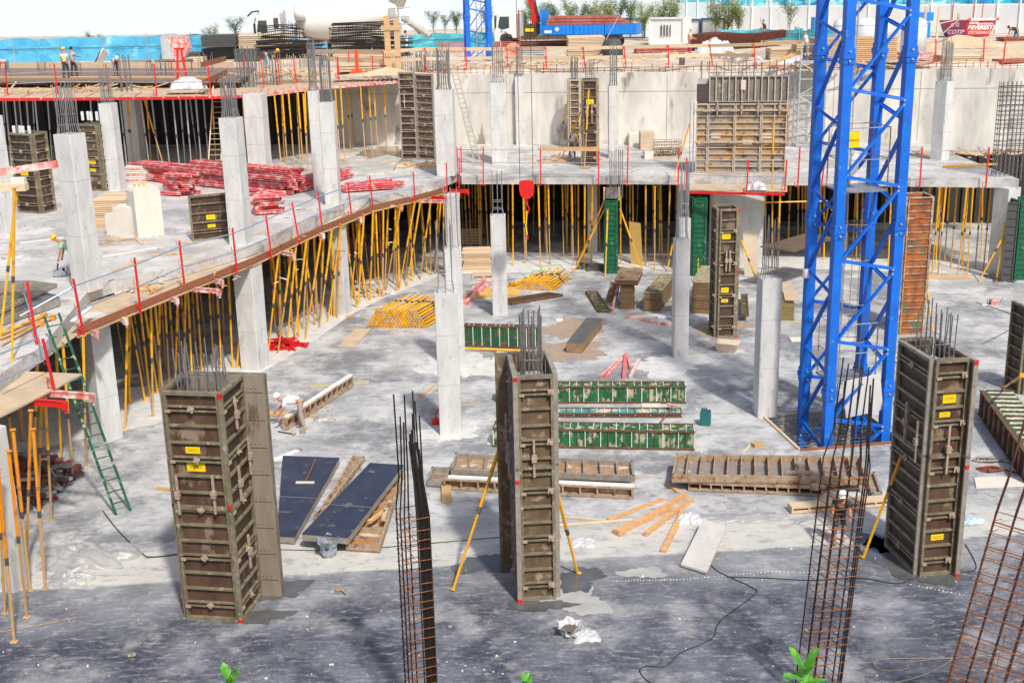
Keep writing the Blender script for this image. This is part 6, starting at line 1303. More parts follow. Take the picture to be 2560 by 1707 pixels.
# green box beams
def green_beam(label, a, b, h, d_, m_, n_, z=.02, top=None, group='green ribbed steel panels stacked at the centre'):
    A, B = P(*a, z), P(*b, z); th = thing('green_formwork', A, label, 'steel panel', math.atan2((B-A).y, (B-A).x), group); L_ = (B-A).length
    mb = MB(); mb.box((L_/2, .06, h/2), (L_, .02, h-.01), m_); mb.box((L_/2, d_/2+.03, h-.05), (L_-.01, d_-.07, .02), m_); mb.box((L_/2, d_-.01, h/2), (L_, .02, h-.01), m_); mb.build('green_skin', th)
    mb = MB()
    for zz, yy in ((.03, .03), (h-.03, .03), (h-.03, d_-.03)): mb.box((L_/2, yy, zz), (L_+.01, .06, .06), green_edge)
    for i in range(n_+1):
        x = .02+(L_-.04)*i/n_; mb.box((x, .032, h/2), (.028, .05, h-.12), green_edge if i % 2 else off_white); mb.box((x, d_/2, h-.026), (.025, d_-.12, .045), off_white if i % 3 else green_edge)
    mb.build('ribs', th); return th
green_beam('rearmost long green ribbed panel of the central stack, behind the front centre formwork', K(10, 2200, 540), K(11, 1585, 540), .66, .62, green_panel, 26)
green_beam('low bluish green ribbed panel in the middle of the central stack', K(10, 2200, 668), K(11, 1550, 668), .16, .62, mat('green_blue', (.02, .25, .22), (.10, .38, .42), 1.2, .6, c3=(.62, .55, .42), c3amt=.42, c3scale=2), 24)
green_beam('front green ribbed panel with brown right third, the nearest of the central stack', K(10, 2160, 935), K(11, 1665, 968), .66, .75, green_panel, 26)
green_beam('dark green ribbed panel standing behind the central column, seen beyond the formwork', (1160, 866), (1340, 872), .95, .35, mat('green_dark', (.005, .08, .035), (.01, .12, .05), 2, .55, c3=(.35, .14, .05), c3amt=.25, c3scale=4), 16, group=None)
mb = MB(); a, b = P(*K(6, 1915, 1600), .12), P(*K(11, 130, 55), .12); mb.tube(a+Vector((0, -.1, 0)), b+Vector((0, -.1, 0)), .05, yellow, 6); tag(mb.build('yellow_tube'), 'yellow prop lying along the foot of the dark green panel', 'tube')
# broom lying across the green panels
mb = MB(); mb.tube(P(*K(11, 1275, 810), .62), P(*K(11, 1460, 570), .35), .03, timber_dark, 5); a = P(*K(11, 1465, 560), .35); mb.box(a, (.4, .12, .1), timber_pale, rz=-.5); tag(mb.build('broom'), 'broom lying slanted across the green panels', 'broom')
# stacks of steel grates
def gstack(label, a, b, h, n_, L_dir, m_, top, topm=green_panel, z=0, group='stacks of steel formwork grates behind the centre'):
    """a,b: photo foot points of the near short edge; L_dir plan vector to the far edge"""
    A, B = P(*a, z), P(*b, z); th = thing('grate_stack', A, label, 'stack', 0, group); q = [Vector((0, 0, 0)), B-A, B-A+Vector(L_dir), Vector(L_dir)]
    for i in range(n_):
        o = Vector((R_.uniform(-.03, .03), R_.uniform(-.03, .03), 0)); mb = MB(); t_ = h/n_; mb.prism([tuple((v+o)[:2]) for v in q], t_*i+.01, t_*(i+.72), m_); mb.prism([tuple((v*.97+o+q[2]*.015)[:2]) for v in q], t_*(i+.72), t_*(i+1)+.009, green_edge); mb.build('grate', th)
    mb = MB()
    if top: 
        mb.prism([tuple(v[:2]) for v in q], h+.01, h+.03, topm)
        for k in range(11): a_ = q[0].lerp(q[3], k/10); b_ = q[1].lerp(q[2], k/10); mb.beam(a_+Vector((0, 0, h+.05)), b_+Vector((0, 0, h+.05)), .04, .05, frame_rust)
        for s in (0, 1): mb.beam(q[s]+Vector((0, 0, h+.05)), q[3-s]+Vector((0, 0, h+.05)), .05, .06, frame_rust)
        mb.build('top_grate', th)
    return th
gr_m = mat('grate_rust', (.22, .12, .06), (.32, .22, .12), 3, .8, c3=(.08, .16, .06), c3amt=.3, c3scale=1.5, bump=.2)
gstack('lower square stack of rusty green grates under the rotated brown one', K(7, 985, 1255), K(7, 1110, 1255), 1.15, 12, (.15, 1.2, 0), gr_m, False)
g2 = gstack('brown grates stacked crosswise on top of the lower square stack', K(7, 985, 1255), K(7, 1190, 1258), .22, 4, (.5, 2.4, 0), mat('grate_brown', (.20, .08, .04), (.28, .14, .07), 4, .8), True, mat('grate_brown', (.2, .1, .05))); g2.location.z = 1.2; g2.location.x -= .25; g2.location.y -= .1
gstack('slanting stack of green topped grates left of the column with long bars', K(7, 1200, 1270), K(7, 1345, 1270), .85, 10, (1.2, 3.6, 0), gr_m, True)
gstack('tall stack of rusty grates with green top beside the dark narrow formwork', K(7, 1640, 1292), K(7, 1850, 1300), 1.45, 15, (.9, 3.2, 0), gr_m, True, mat('grate_pale', (.42, .45, .36), (.3, .34, .26), 3, .8))
gstack('stack of mossy grates with a board on top, right of the dark columned pillar', K(8, 60, 1355), K(8, 235, 1358), .95, 9, (.3, 1.6, 0), mat('grate_moss', (.25, .20, .06), (.32, .27, .10), 3, .8), False)
quad_panel('lying_formwork', 'pale plywood board leaning over the mossy grate stack', [K(8, 118, 1000), K(8, 215, 1000), K(8, 290, 1170), K(8, 155, 1165)], .96, .04, timber_pale, ply, up='ply')
quad_panel('lying_formwork', 'narrow dark steel topped stack lying diagonally at the pit centre', [K(7, 680, 1328), K(7, 820, 1340), K(7, 640, 1560), K(7, 495, 1555)], .02, .42, gr_m, mat('dark_steel', (.13, .15, .17), (.20, .19, .16), 2, .45, .4), up='ply')
quad_panel('lying_formwork', 'small green ribbed panel lying flat left of the grate stacks', [K(7, 668, 1085), K(7, 780, 1085), K(7, 905, 1262), K(7, 780, 1262)], .02, .1, green_edge, green_panel, 8)
quad_panel('lying_formwork', 'long low green edged rusty grate lying left of the yellow prop bundle', [K(7, -180, 1170), K(7, 330, 1092), K(7, 465, 1112), K(7, 0, 1190)], .02, .12, green_edge, frame_rust, 16)
quad_panel('lying_formwork', 'green ribbed panel resting on a block behind the narrow dark formwork', [K(8, -248, 1110), K(8, -185, 1110), K(8, -172, 1300), K(8, -248, 1300)], .25, .1, green_edge, green_panel, 10)
t_ = thing('plywood_offcut', P(*K(7, 900, 1190)), 'little brown plywood offcut with a hole leaning on the grate stack', 'plywood offcut'); mb = MB(); mb.beam((0, 0, 0), (.25, .3, .9), .5, .03, film_light, up=(0, 1, 0)); mb.build('board', t_)
mb = MB(); mb.beam(P(*K(7, 915, 1255), .1), P(*K(7, 965, 1045), .8), .1, .1, red_worn); tag(mb.build('red_beam'), 'red white beam leaning at the left of the grate stacks', 'beam')
# beams and boards lying around
def beam(n, a, b, w_, h, m_, label, cat='timber', name='timber_beam', z=0, n2=None, z2=None, group=None):
    A, B = P(*K(n, *a), z+h/2+.01), P(*K(n2 or n, *b), (z if z2 is None else z2)+h/2+.01); o = thing(name, A, label, cat, 0, group); mb = MB(); mb.beam((0, 0, 0), B-A, w_, h, m_); mb.build('beam_body', o); return o
beam(11, (810, 300), (980, 135), .1, .1, red_worn, 'left of the worn pink beams lying behind the green stack', 'beam', 'pink_beam')
beam(11, (860, 300), (1005, 135), .1, .1, red_worn, 'second of the worn pink beams behind the green stack, touching the first', 'beam', 'pink_beam')
beam(11, (1020, 300), (1035, 95), .13, .12, mat('pink_strong', (.68, .10, .12), (.72, .25, .25), 4, .7), 'strong pink beam pointing straight away behind the green stack', 'beam', 'pink_beam')
beam(11, (1085, 230), (1055, 110), .1, .1, red_worn, 'short pink beam beside the strong pink one', 'beam', 'pink_beam')
beam(11, (1080, 300), (1160, 140), .12, .12, mat('pink_pale', (.72, .58, .54), (.62, .4, .38), 4, .8), 'whitish pink beam at the right of the pink group', 'beam', 'pink_beam')
beam(7, (1040, 1320), (1445, 1395), .12, .1, red_worn, 'thin long pink beam lying left of the column with long bars', 'beam', 'pink_beam')
beam(7, (1325, 1318), (1850, 1335), .16, .12, mat('pvc_white', (.78, .80, .86), (.7, .74, .82), 3, .4), 'white plastic strip lying behind the column with long bars', 'strip', 'white_strip')
beam(7, (1080, 1325), (1440, 1295), .3, .06, off_white, 'flat pale board lying by the white strip', 'board')
for i, (a, b, w_, m_, lb) in enumerate([((15, 0), (0, 0), .1, timber, '')]): pass
orn = mat('timber_orange', (.58, .30, .12), (.70, .45, .22), 2, .8, stretch=(1, 6, 6), c3=(.40, .16, .06), c3amt=.3, c3scale=3)
pale = mat('timber_cream', (.72, .60, .44), (.64, .5, .34), 2, .8)
beam(11, (880, 1600), (1380, 1410), .14, .05, orn, 'upper left worn plank of the scattered orange planks in front')
beam(15, (935, 190), (1455, -30+0), .16, .12, orn, 'stout orange plank second in the scattered plank group') 
beam(15, (970, 205), (1590, -150+0), .10, .14, orn, 'long orange plank lying close beside the stout one')
beam(15, (1215, 210), (1640, -110), .11, .12, orn, 'shorter orange plank right of the long one')
beam(15, (1380, 365), (1560, 0), .16, .08, orn, 'orange brown plank pointing at the camera, lowest of the scattered planks')
beam(15, (410, 45), (860, 85), .07, .04, pale, 'thin cream lath right of the front centre formwork, upper one')
beam(15, (400, 130), (1100, 75), .09, .04, pale, 'thin cream lath right of the front centre formwork, lower one')
beam(11, (1410, 1265), (1520, 1345), .14, .05, orn, 'little plank stub between the two long lying panels')
beam(11, (2100, 990), (2190, 905), .06, .04, pale, 'short thin cream stick by the small yellow block')
beam(11, (2195, 920), (2280, 900), .22, .12, timber, 'small yellow timber block near the crane pit', name='timber_block')
beam(10, (1500, 475), (1620, 380), .1, .05, timber, 'small plank left of the nearest central column')
beam(9, (1425, 1315), (1575, 1325), .12, .07, timber, 'short plank poking out left of the left front formwork')
beam(10, (480, 390), (1030, 345), .3, .06, mat('green_board', (.5, .44, .28), (.42, .4, .25), 2, .8), 'pale plank with green edge lying under the white topped box panel', 'plank')
beam(10, (120, 630), (380, 640), .16, .1, timber, 'timber under the box panel beside the bent worker')
beam(10, (500, 650), (740, 680), .16, .06, timber, 'timber plank lying below the white topped box panel')
beam(10, (1735, 1290), (1740, 1430), .3, .12, timber, 'two short timber blocks in front of the long brown panels', name='timber_block')
beam(10, (160, 1060), (390, 960), .14, .06, white, 'white plastic strip above the left dark blue panel', 'strip', 'white_strip')
beam(14, (1030, 100), (1170, 0), .12, .08, orn, 'short plank lying inside the open frame of the right dark blue panel', z=.3)
beam(14, (1160, 80), (1190, -20), .12, .08, timber_pale, 'second short plank lying inside that open frame', z=.3)
beam(7, (1195, 795), (1400, 810), .1, .07, timber, 'plank lying at the feet of the props right of the plywood sheet')
beam(8, (1440, 960), (1830, 955), .25, .12, timber, 'thick orange timber lying in front of the props at right', name='timber_beam')
beam(6, (950, 1250), (1195, 1225), .06, .04, pale, 'thin lath lying left of the yellow prop pile')
beam(6, (830, 1320), (880, 1295), .18, .06, timber, 'tiny timber offcut on the pale footing strip', name='timber_block')
# box panel with white top beside the bent worker
A_, B_ = K(10, 290, 785), K(10, 890, 385)
edge_panel('lying_formwork', 'long box panel with white top strip lying beside the bent worker', A_, B_, .42, .22, frame_rust, cellw, 12, top=white)
# boards
t_ = thing('white_board', P(*K(15, 1660, 330)), 'pale board lying tilted on the slab in the right foreground', 'board'); q = [P(*K(15, 1745, 70), .35), P(*K(15, 1958, 140), .35), P(*K(15, 1775, 555), .10), P(*K(15, 1538, 482), .10)]
q = [v-t_.location for v in q]; mb = MB(); q2 = [v-Vector((0, 0, .06)) for v in q]; mb.add(q+q2, [(3, 2, 1, 0), (4, 5, 6, 7), (0, 1, 5, 4), (1, 2, 6, 5), (2, 3, 7, 6), (3, 0, 4, 7)], mat('board_pale', (.62, .60, .58), (.54, .51, .48), 2.5, .7, c3=(.5, .4, .32), c3amt=.14, c3scale=5)); mb.build('board', t_)
for (c4, lb, m_) in [([K(6, 910, 1425), K(6, 1050, 1430), K(6, 890, 1600), K(6, 745, 1590)], 'tan plywood board lying in front of the yellow prop pile', ply), ([K(10, 2200, 60), K(10, 2330, 60), K(10, 2330, 170), K(10, 2138, 160)], 'pale board lying below the dark green panel', off_white), ([K(10, 2130, 820), K(10, 2240, 820), K(10, 2240, 920), K(10, 2105, 910)], 'white board corner left of the front centre formwork', off_white),
        ([K(12, 1880, 1215), K(12, 2340, 1205), K(12, 2340, 1290), K(12, 1900, 1310)], 'white board lying right of the right front formwork', off_white), ([K(8, 1960, 1500-300), K(8, 2000, 1205), K(8, 1990, 1215), K(8, 1950, 1215)], 'tiny pale scrap near the red box', off_white), ([K(8, 190, 1505), K(8, 345, 1500), K(8, 345, 1540), K(8, 215, 1545)], 'thin pale board left of the mast foot', off_white),
        ([K(12, 1130, 80), K(12, 1230, 110), K(12, 1230, 190), K(12, 1150, 150)], 'pale board right behind the mast foot', off_white), ([K(7, 400, 1335), K(7, 465, 1335), K(7, 460, 1355), K(7, 400, 1355)], 'small white scrap right of the dark green panel', white),
        ([K(11, 1175, 540), K(11, 1350, 540), K(11, 1345, 575), K(11, 1190, 575)], 'cream board lying between green panels', off_white)]:
    q = [P(*p, .035) for p in c4]; mb = MB(); mb.prism([tuple(v[:2]) for v in q], .01, .04, m_); tag(mb.build('flat_board'), lb, 'board')
# upright plywood sheets under the deck
def upright(a, b, h, m_, label, dz=0, lean=.3):
    A, B = P(*a), P(*b); th = thing('plywood_sheet', A, label, 'plywood'); d = B-A; mb = MB(); q = [Vector((0, 0, 0)), d, d+Vector((-.1, lean, h)), Vector((-.1, lean, h))]; n_ = Vector((0, .03, 0))
    mb.add(q+[v+n_ for v in q], [(0, 1, 2, 3), (7, 6, 5, 4), (0, 4, 5, 1), (1, 5, 6, 2), (2, 6, 7, 3), (3, 7, 4, 0)], m_); mb.build('sheet', th)
upright(K(7, 1085, 840), K(7, 1192, 860), 2.3, ply_yel, 'bright yellow plywood sheet leaning on props right of the central green formwork')
upright(K(7, 2120, 945), K(7, 2250, 948), 2.3, mat('ply_cream', (.66, .56, .42), (.58, .48, .35), 1.2, .7), 'cream plywood sheet leaning on the pale pier wall')
# timber stack, pallets
def tstack(n, x0, x1, yt, yb, dep, layers, m_, label, z=0, yaw=0, name='timber_stack', m2=None, shape=0):
    A, B = P(*K(n, x0, yb), z), P(*K(n, x1, yb), z); k = pxm(A); h = (yb-yt)/S*k*.93; L_ = (B-A).length; th = thing(name, A, label, 'timber stack', rad(yaw))
    for i in range(layers):
        mb = MB(); lh = h/layers; nb = 4
        for j in range(nb): mb.box((L_/2+R_.uniform(-.06, .06), dep*(j+.5)/nb, lh*(i+.5)), (L_*R_.uniform(.94, 1.0), dep/nb*.9, lh*.82), m_ if (i+j) % 3 else (m2 or m_))
        mb.build('timber_layer', th)
    return th
tstack(6, 1885, 2150, 715, 905, 1.4, 9, timber_pale, 'stack of long pale timbers behind the slim central columns', m2=timber)
def pallet(loc, label, rz=0, upright_=False, s_=1.0):
    th = thing('wooden_pallet', loc, label, 'pallet', rz); M = Matrix.Rotation(rad(82), 3, 'X') if upright_ else Matrix.Identity(3); mb = MB()
    for i in range(6): mb.box(M @ Vector((.6*s_, .1+.16*i, .13)), (1.2*s_, .11, .022), timber_pale, M=M)
    for x in (.05, .6, 1.15): mb.box(M @ Vector((x*s_, .5, .07)), (.1, .95, .09), timber_pale, M=M)
    for i in (0, 5): mb.box(M @ Vector((.6*s_, .1+.16*i, .012)), (1.2*s_, .1, .02), timber_pale, M=M)
    mb.build('slats', th); return th
pallet(P(*K(6, 1970, 975)), 'wooden pallet lying flat in front of the pale timber stack')
pallet(P(*K(6, 1872, 700), 0)+Vector((0, 1, 0)), 'wooden pallet standing upright above the pale timber stack', 0, True)
beam(6, (1895, 1150), (2080, 985), .22, .2, red_worn, 'left of two thick pink red beams beside the slim column', 'beam', 'pink_beam')
beam(6, (1905, 1200), (2140, 1000), .2, .18, red_worn, 'right of two thick pink red beams beside the slim column', 'beam', 'pink_beam')
beam(6, (1940, 1180), (2140, 1185), .08, .06, silver, 'thin grey bar lying near the two thick pink beams', 'bar', 'grey_bar')
for i, y in enumerate((1075, 1110, 1140)):
    beam(6, (2060-30*i, y), (2400, y-20), .09, .09, yellow, ['topmost', 'middle', 'lowest'][i]+' of three yellow tubes lying behind the slim column', 'tube', 'yellow_tube')
# piles of yellow props
def ppile(a, b, L_dir, rows, cols, label, z=0, m1=yellow, sq=.15):
    A, B = P(*a, z), P(*b, z); d = (B-A); th = thing('prop_pile', A, label, 'prop pile'); e = d.normalized(); sp2 = d.length/cols; L_ = Vector(L_dir)
    for r in range(rows):
        c = cols-r
        for i in range(c):
            o = e*(sp2*(i+.5+.5*r)); o.z = .08+r*sp2*.82; l = L_*R_.uniform(.8, 1.02); jit = Vector((R_.uniform(-.12, .12), R_.uniform(-.12, .12), R_.uniform(0, .08)))
            mb = MB(); mm_ = R_.choice([m1, m1, prop_tan, timber_pale]); mid = o+l*.55+jit*.5; mb.tube(o, mid, .04, m1 if i % 3 else mm_, 6); mb.tube(mid, o+l+jit, .032, mm_, 6); mb.tube(mid-l*.03, mid+l*.04, .05, prop_dark, 6)
            n_ = -L_.normalized(); M = Matrix.Rotation(math.atan2(L_.y, L_.x), 3, 'Z') @ Matrix.Rotation(R_.uniform(0, 1.5), 3, 'X'); mb.box(o, (.015, sq, sq), m1 if R_.random() < .5 else timber, M=M); mb.box(o+n_*.01, (.012, .03, .03), black, M=M); mb.build('prop_bundle_tube', th)
    return th
ppile(K(6, 1010, 1420), K(6, 1560, 1425), (1.3, 2.9, 0), 7, 19, 'big pile of yellow props with square end plates lying left of the central column')
ppile(K(7, 60, 1070), K(7, 390, 1085), (1.2, 2.6, 0), 4, 13, 'strapped bundle of yellow props right of the slim column', sq=.16)
ppile(K(7, -40, 1055), K(7, 40, 1045), (1.6, 2.2, 0), 2, 4, 'few yellow props lying left of the strapped bundle')
mb = MB(); 
for t in (.3, .75): a = P(*K(7, 60, 1070)); mb.path([a+Vector((1.2*t-.05, 2.6*t, .02)), a+Vector((1.2*t+.4, 2.6*t, .75)), a+Vector((1.2*t+1.3, 2.6*t, .78)), a+Vector((1.2*t+1.9, 2.6*t, .02))], .03, mat('strap_green', (.35, .62, .25)), 4)
tag(mb.build('green_straps'), 'light green straps around the prop bundle', 'strap')
def rubble(a, rx, ry, h, n_, ms, label, name='debris_pile', cat='debris pile', lmin=.3, lmax=.8, th_=.06):
    th = thing(name, a, label, cat)
    mb = MB()
    for i in range(n_):
        r = R_.random()**.6; an = R_.uniform(0, 6.28); c = Vector((math.cos(an)*r*rx, math.sin(an)*r*ry, R_.uniform(.03, max(.04, h*(1-r))))); l = R_.uniform(lmin, lmax)/2; d = Vector((R_.uniform(-1, 1), R_.uniform(-.5, .5), R_.uniform(-.15, .15))).normalized()*l
        mb.beam(c-d, c+d, th_*R_.uniform(.7, 1.4), th_, R_.choice(ms))
    mb.build('loose_pieces', th); return th
rubble(P(*K(6, 1020, 1120)), 1.25, .5, .75, 110, [off_white, timber_pale, mat('dirty_white', (.6, .54, .48))], 'heap of small whitish timber offcuts under the deck between yellow props')
rubble(P(*K(6, 230, 1590)), .9, .7, .45, 60, [red], 'heap of bright red steel parts beyond the wide column', lmin=.3, lmax=.9)
rubble(P(*K(9, 300, 1300)), 1.3, 2.2, 1.3, 160, [mat('scrap_dark', (.10, .06, .06), (.2, .12, .11)), silver, mat('scrap_maroon', (.2, .04, .05))], 'dark heap of clamps and metal scrap behind the orange props at left', lmin=.25, lmax=.6, th_=.1)
rubble(P(*K(3, 470, 1470), ZS), 2.0, .6, .12, 34, [timber_pale, orn, silver], 'scattered sticks and offcuts at the foot of the olive formwork', lmin=.4, lmax=1.6)
rubble(P(*K(2, 1450, 1520), ZS), 2.4, .8, .3, 46, [timber_pale, timber, pale], 'heap of light timber offcuts at the foot of the tall rusty panels', lmin=.5, lmax=1.7)
rubble(P(*K(4, 1620, 1400), ZS), 2.6, .8, .1, 20, [timber_pale, orn], 'boards and offcuts scattered around the corner-on column', lmin=.4, lmax=1.8)
rubble(P(*K(4, 2060, 1400), ZS), 2.0, .9, .25, 34, [timber_pale, frame_rust], 'offcuts heaped before the grey rebar wall cage', lmin=.4, lmax=1.3)
rubble(P(*K(5, 1000, 650), ZS), 2.2, .6, .04, 14, [orn, silver, frame_grey], 'few thin sticks lying on the deck right of the front column', lmin=.6, lmax=2.4, th_=.03)
rubble(P(*K(5, 1300, 1080), 4.44), 1.0, .5, .04, 16, [timber, orn, off_white], 'small boards lying on the plywood walkway', lmin=.3, lmax=1.0)
rubble(P(*K(1, 760, 820), 9.25), 5.0, 1.0, .06, 40, [timber_pale, timber], 'loose boards scattered along the rim of the upper deck', lmin=.6, lmax=2.2)
rubble(sp_at(1300, 164), 8, 1.8, .3, 170, [timber_pale, off_white, sand], 'planks and rubble scattered behind the street guard boards', lmin=.4, lmax=2.4)
rubble(sp_at(1650, 148), 7, 1.8, .3, 130, [timber_pale, off_white, timber], 'planks and litter scattered on the dirt right of the debris bag', lmin=.4, lmax=2.6)
rubble(sp_at(2150, 165), 6, 1.2, .3, 90, [timber_pale, red_worn], 'boards scattered at the wall top behind the mast', lmin=.4, lmax=2.4)
rubble(sp_at(700, 190)+Vector((0, -1, .1)), 3, 1.2, .12, 60, [timber_pale, timber], 'boards strewn on the upper deck behind the red posts', lmin=.4, lmax=2.4)
# deck: red beam piles
def bpile(a, b, w_px, rows, cols, label, h=.18, m_=red_worn, th_=.16):
    A, B = P(*a, ZS), P(*b, ZS); d = B-A; n_ = Vector((-d.y, d.x, 0)).normalized(); th = thing('red_beam_pile', A, label, 'beam pile', 0, 'piles of red beams on the left deck')
    for r in range(rows):
        for c in range(cols):
            o = n_*(c*th_*1.25)+Vector((R_.uniform(-.2, .2), 0, .1+r*h)); mb = MB(); j = Vector((R_.uniform(-.35, .35), R_.uniform(-.3, .3), 0)); mb.beam(o, o+d+j, th_*.9, .03, m_); mb.beam(o+Vector((0, 0, .11)), o+d+j+Vector((0, 0, .11)), th_*.9, .03, m_); mb.beam(o+Vector((0, 0, .055)), o+d+j+Vector((0, 0, .055)), .04, .1, m_); mb.build('red_beam', th)
    return th
m_bp = mat('beam_red', (.74, .045, .07), (.78, .20, .20), 3, .6, c3=(.82, .58, .54), c3amt=.42, c3scale=3, var=.25)
bpile(K(5, 1215, 70), K(6, 300, 215), 0, 5, 6, 'long pile of red and pink beams lying behind the standing deck edge panel', m_=m_bp)
bpile(K(5, 1500, 215), K(5, 1690, 225), 0, 6, 5, 'red beam ends stacked between the white blocks and the standing panel', m_=m_bp)
bpile(K(5, 1760, 20), K(6, 330, 120), 0, 4, 5, 'red and pink beams lying behind the longest beam pile', m_=m_bp)
bpile(K(6, 10, 400), K(6, 240, 380), 0, 5, 4, 'short red beam stack at the deck edge behind the fifth red post', m_=m_bp)
bpile(K(6, 420, 185), K(6, 840, 60), 0, 3, 6, 'smaller pile of pink beams crossing behind the deck edge column', m_=m_bp)
bpile(K(6, 800, 195), K(6, 1290, 160), 0, 2, 5, 'flat pile of orange red beams near the eighth red post', m_=m_bp)
tstack(5, 862, 1175, 230, 520, 1.8, 14, timber_pale, 'stack of pale timbers left of the white concrete blocks', ZS, m2=timber)
tstack(5, 1145, 1400, -60, 90, 1.2, 8, off_white, 'stack of whitish beams behind the long red pile', ZS, m2=red_worn)
# white concrete blocks
def block(a, b, h, d_, label, m_=off_white, steps=False):
    A, B = P(*a, ZS), P(*b, ZS); L_ = (B-A).length; th = thing('concrete_block', A, label, 'concrete block', math.atan2((B-A).y, (B-A).x)); mb = MB()
    prismY(mb, [(0, 0), (0, h*.93), (.08, h), (L_-.12, h), (L_, h*.9), (L_, 0)] if not steps else [(0, 0), (0, h*.72), (L_*.28, h*.72), (L_*.28, h), (L_, h), (L_, 0)], 0, d_, m_); o = mb.build('block_body', th); mb = MB()
    if not steps:
        for i in range(3): mb = MB(); mb.tube((L_*.2+.2*i, d_*.5, h), (L_*.2+.2*i, d_*.5, h+.12), .05, yellow, 6); mb.build('bolt_cap', o)
bw = mat('block_white', (.74, .70, .63), (.66, .60, .52), 1.2, .9, c3=(.52, .44, .34), c3amt=.12, c3scale=2, bump=.15)
block(K(5, 975, 575), K(5, 1262, 592), 1.25, .8, 'lower stepped white concrete block on the left deck', bw, True)
block(K(5, 1262, 605), K(5, 1500, 572), 2.1, .9, 'tall white concrete block with orange caps on the left deck', bw)
# deck left: lying grid panel, props on planks
quad_panel('lying_formwork', 'grey open grid panel lying on another at the left edge of the deck', [K(5, -150, 1000), K(5, 250, 985), K(5, 520, 1015), K(5, -60, 1290)], ZS+.35, .14, frame_grey, mat('grid_steel_dark', (.12, .12, .12), (.2, .2, .19)), 12)  # dark grey plate under the open grid cells
quad_panel('lying_formwork', 'dark lower panel under the grey open grid panel', [K(5, -200, 1080), K(5, 300, 1050), K(5, 545, 1140), K(5, -60, 1340)], ZS+.02, .3, frame_grey, mat('dark_steel2', (.16, .16, .16)), up='ply')
for i, (a, b) in enumerate((((0, 1480), (400, 1310)), ((0, 1520), (480, 1330)), ((20, 1568), (370, 1380)))):
    A, B = P(*K(5, *a), ZS+.08), P(*K(5, *b), ZS+.08); mb = MB(); mb.tube(A, B, .045, [yellow, timber, prop_tan][i], 6); mb.box(B, (.18, .18, .14), orange); tag(mb.build('lying_prop'), ['far', 'middle', 'near'][i]+' of three props lying beside the grid panel on the deck', 'prop')
for (n, a, b, m_, lb) in ((5, (175, 650), (580, 598), off_white, 'pale plank lying left of the man in the yellow helmet'), (5, (0, 830), (205, 765), white, 'white board lying at the left edge of the deck'), (5, (1040, 900), (1300, 800), timber, 'orange board lying by the second rail tube'), (5, (930, 775), (1430, 690), off_white, 'long thin pale plank lying right of the front column'), (5, (660, 1360), (830, 1230), white, 'white board lying on the plywood behind the nearest red post'), (5, (1650, 650), (1800, 645), timber, 'short orange plank in front of the standing deck edge panel'), (5, (1340, 760), (1670, 735), timber, 'thin orange lath lying behind the fourth red post'), (8, (-0+1600-1280+0, 0), (0, 0), timber, '')):
    if lb: beam(n, a, b, .16, .04, m_, lb, 'board', 'flat_plank', z=ZS)
beam(4, (1600, 1520), (2090, 1495), .12, .1, yellow, 'yellow prop lying on the deck right of the mast', 'prop', 'lying_prop', z=ZS)
beam(2, (780, 1525), (1060, 1450), .14, .1, red_worn, 'whitish pink beam lying near the puddle on the deck', 'beam', 'pink_beam', z=ZS)
mb = MB(); mb.prism([tuple(P(*K(2, *p), ZS)[:2]) for p in [(770, 1540), (1200, 1440), (1330, 1470), (1250, 1568), (780, 1600)]], ZS, ZS+.18, concrete); tag(mb.build('low_plinth'), 'low pale concrete plinth on the deck left of the offcut heap', 'plinth')
# wire basket with sticks
a = P(*K(3, 1300, 1445), ZS); t_ = thing('wire_basket', a, 'rusty wire crate full of clamps on a pallet left of the thin formwork', 'crate'); k = pxm(a); mb = MB(); W_, H_ = 66*k, 44*k
for i in range(12):
    u = W_*i/11; mb.tube((u, 0, .1), (u, 0, H_), .018, frame_rust, 4)
for i in range(6): mb.path([(0, 0, .1+H_*i/6), (W_, 0, .1+H_*i/6), (W_, 1, .1+H_*i/6), (0, 1, .1+H_*i/6), (0, 0, .1+H_*i/6)], .018, frame_rust, 4)
mb.build('wire_sides', t_); mb = MB(); mb.box((W_/2, .5, .05), (W_+.1, 1.1, .1), timber_pale); mb.build('pallet_base', t_)
mb = MB()
for i in range(70): c = Vector((R_.uniform(.1, W_-.1), R_.uniform(.1, .9), R_.uniform(.1, H_*.5))); d = Vector((R_.uniform(-.3, .3), R_.uniform(-.2, .2), R_.uniform(-.1, .1))); mb.beam(c-d, c+d, .06, .05, frame_rust)
mb.build('clamps', t_)
# crates at the wall foot
for (x0, x1, y, h, m_, lb) in ((1070, 1165, 1335, .75, bw, 'pale concrete cube at the foot of the beige wall'), (1172, 1300, 1365, 1.0, ply, 'light plywood crate beside the pale concrete cube'), (1210, 1290, 1452, .4, bw, 'small grey concrete block left of the wire crate'), (985, 1180, 1300, .3, timber, 'timber lying along the wall foot right of the slim column')):
    A, B = P(*K(3, x0, y), ZS), P(*K(3, x1, y), ZS); t_ = thing('crate' if m_ is ply else 'low_block', A, lb, 'block' if m_ is not ply else 'crate'); L_ = (B-A).length; mb = MB(); mb.box((L_/2, .5, h/2), (L_, 1, h), m_); mb.box((L_/2, .5, h+.01), (L_*.98, .98, .02), m_); mb.build('body', t_)
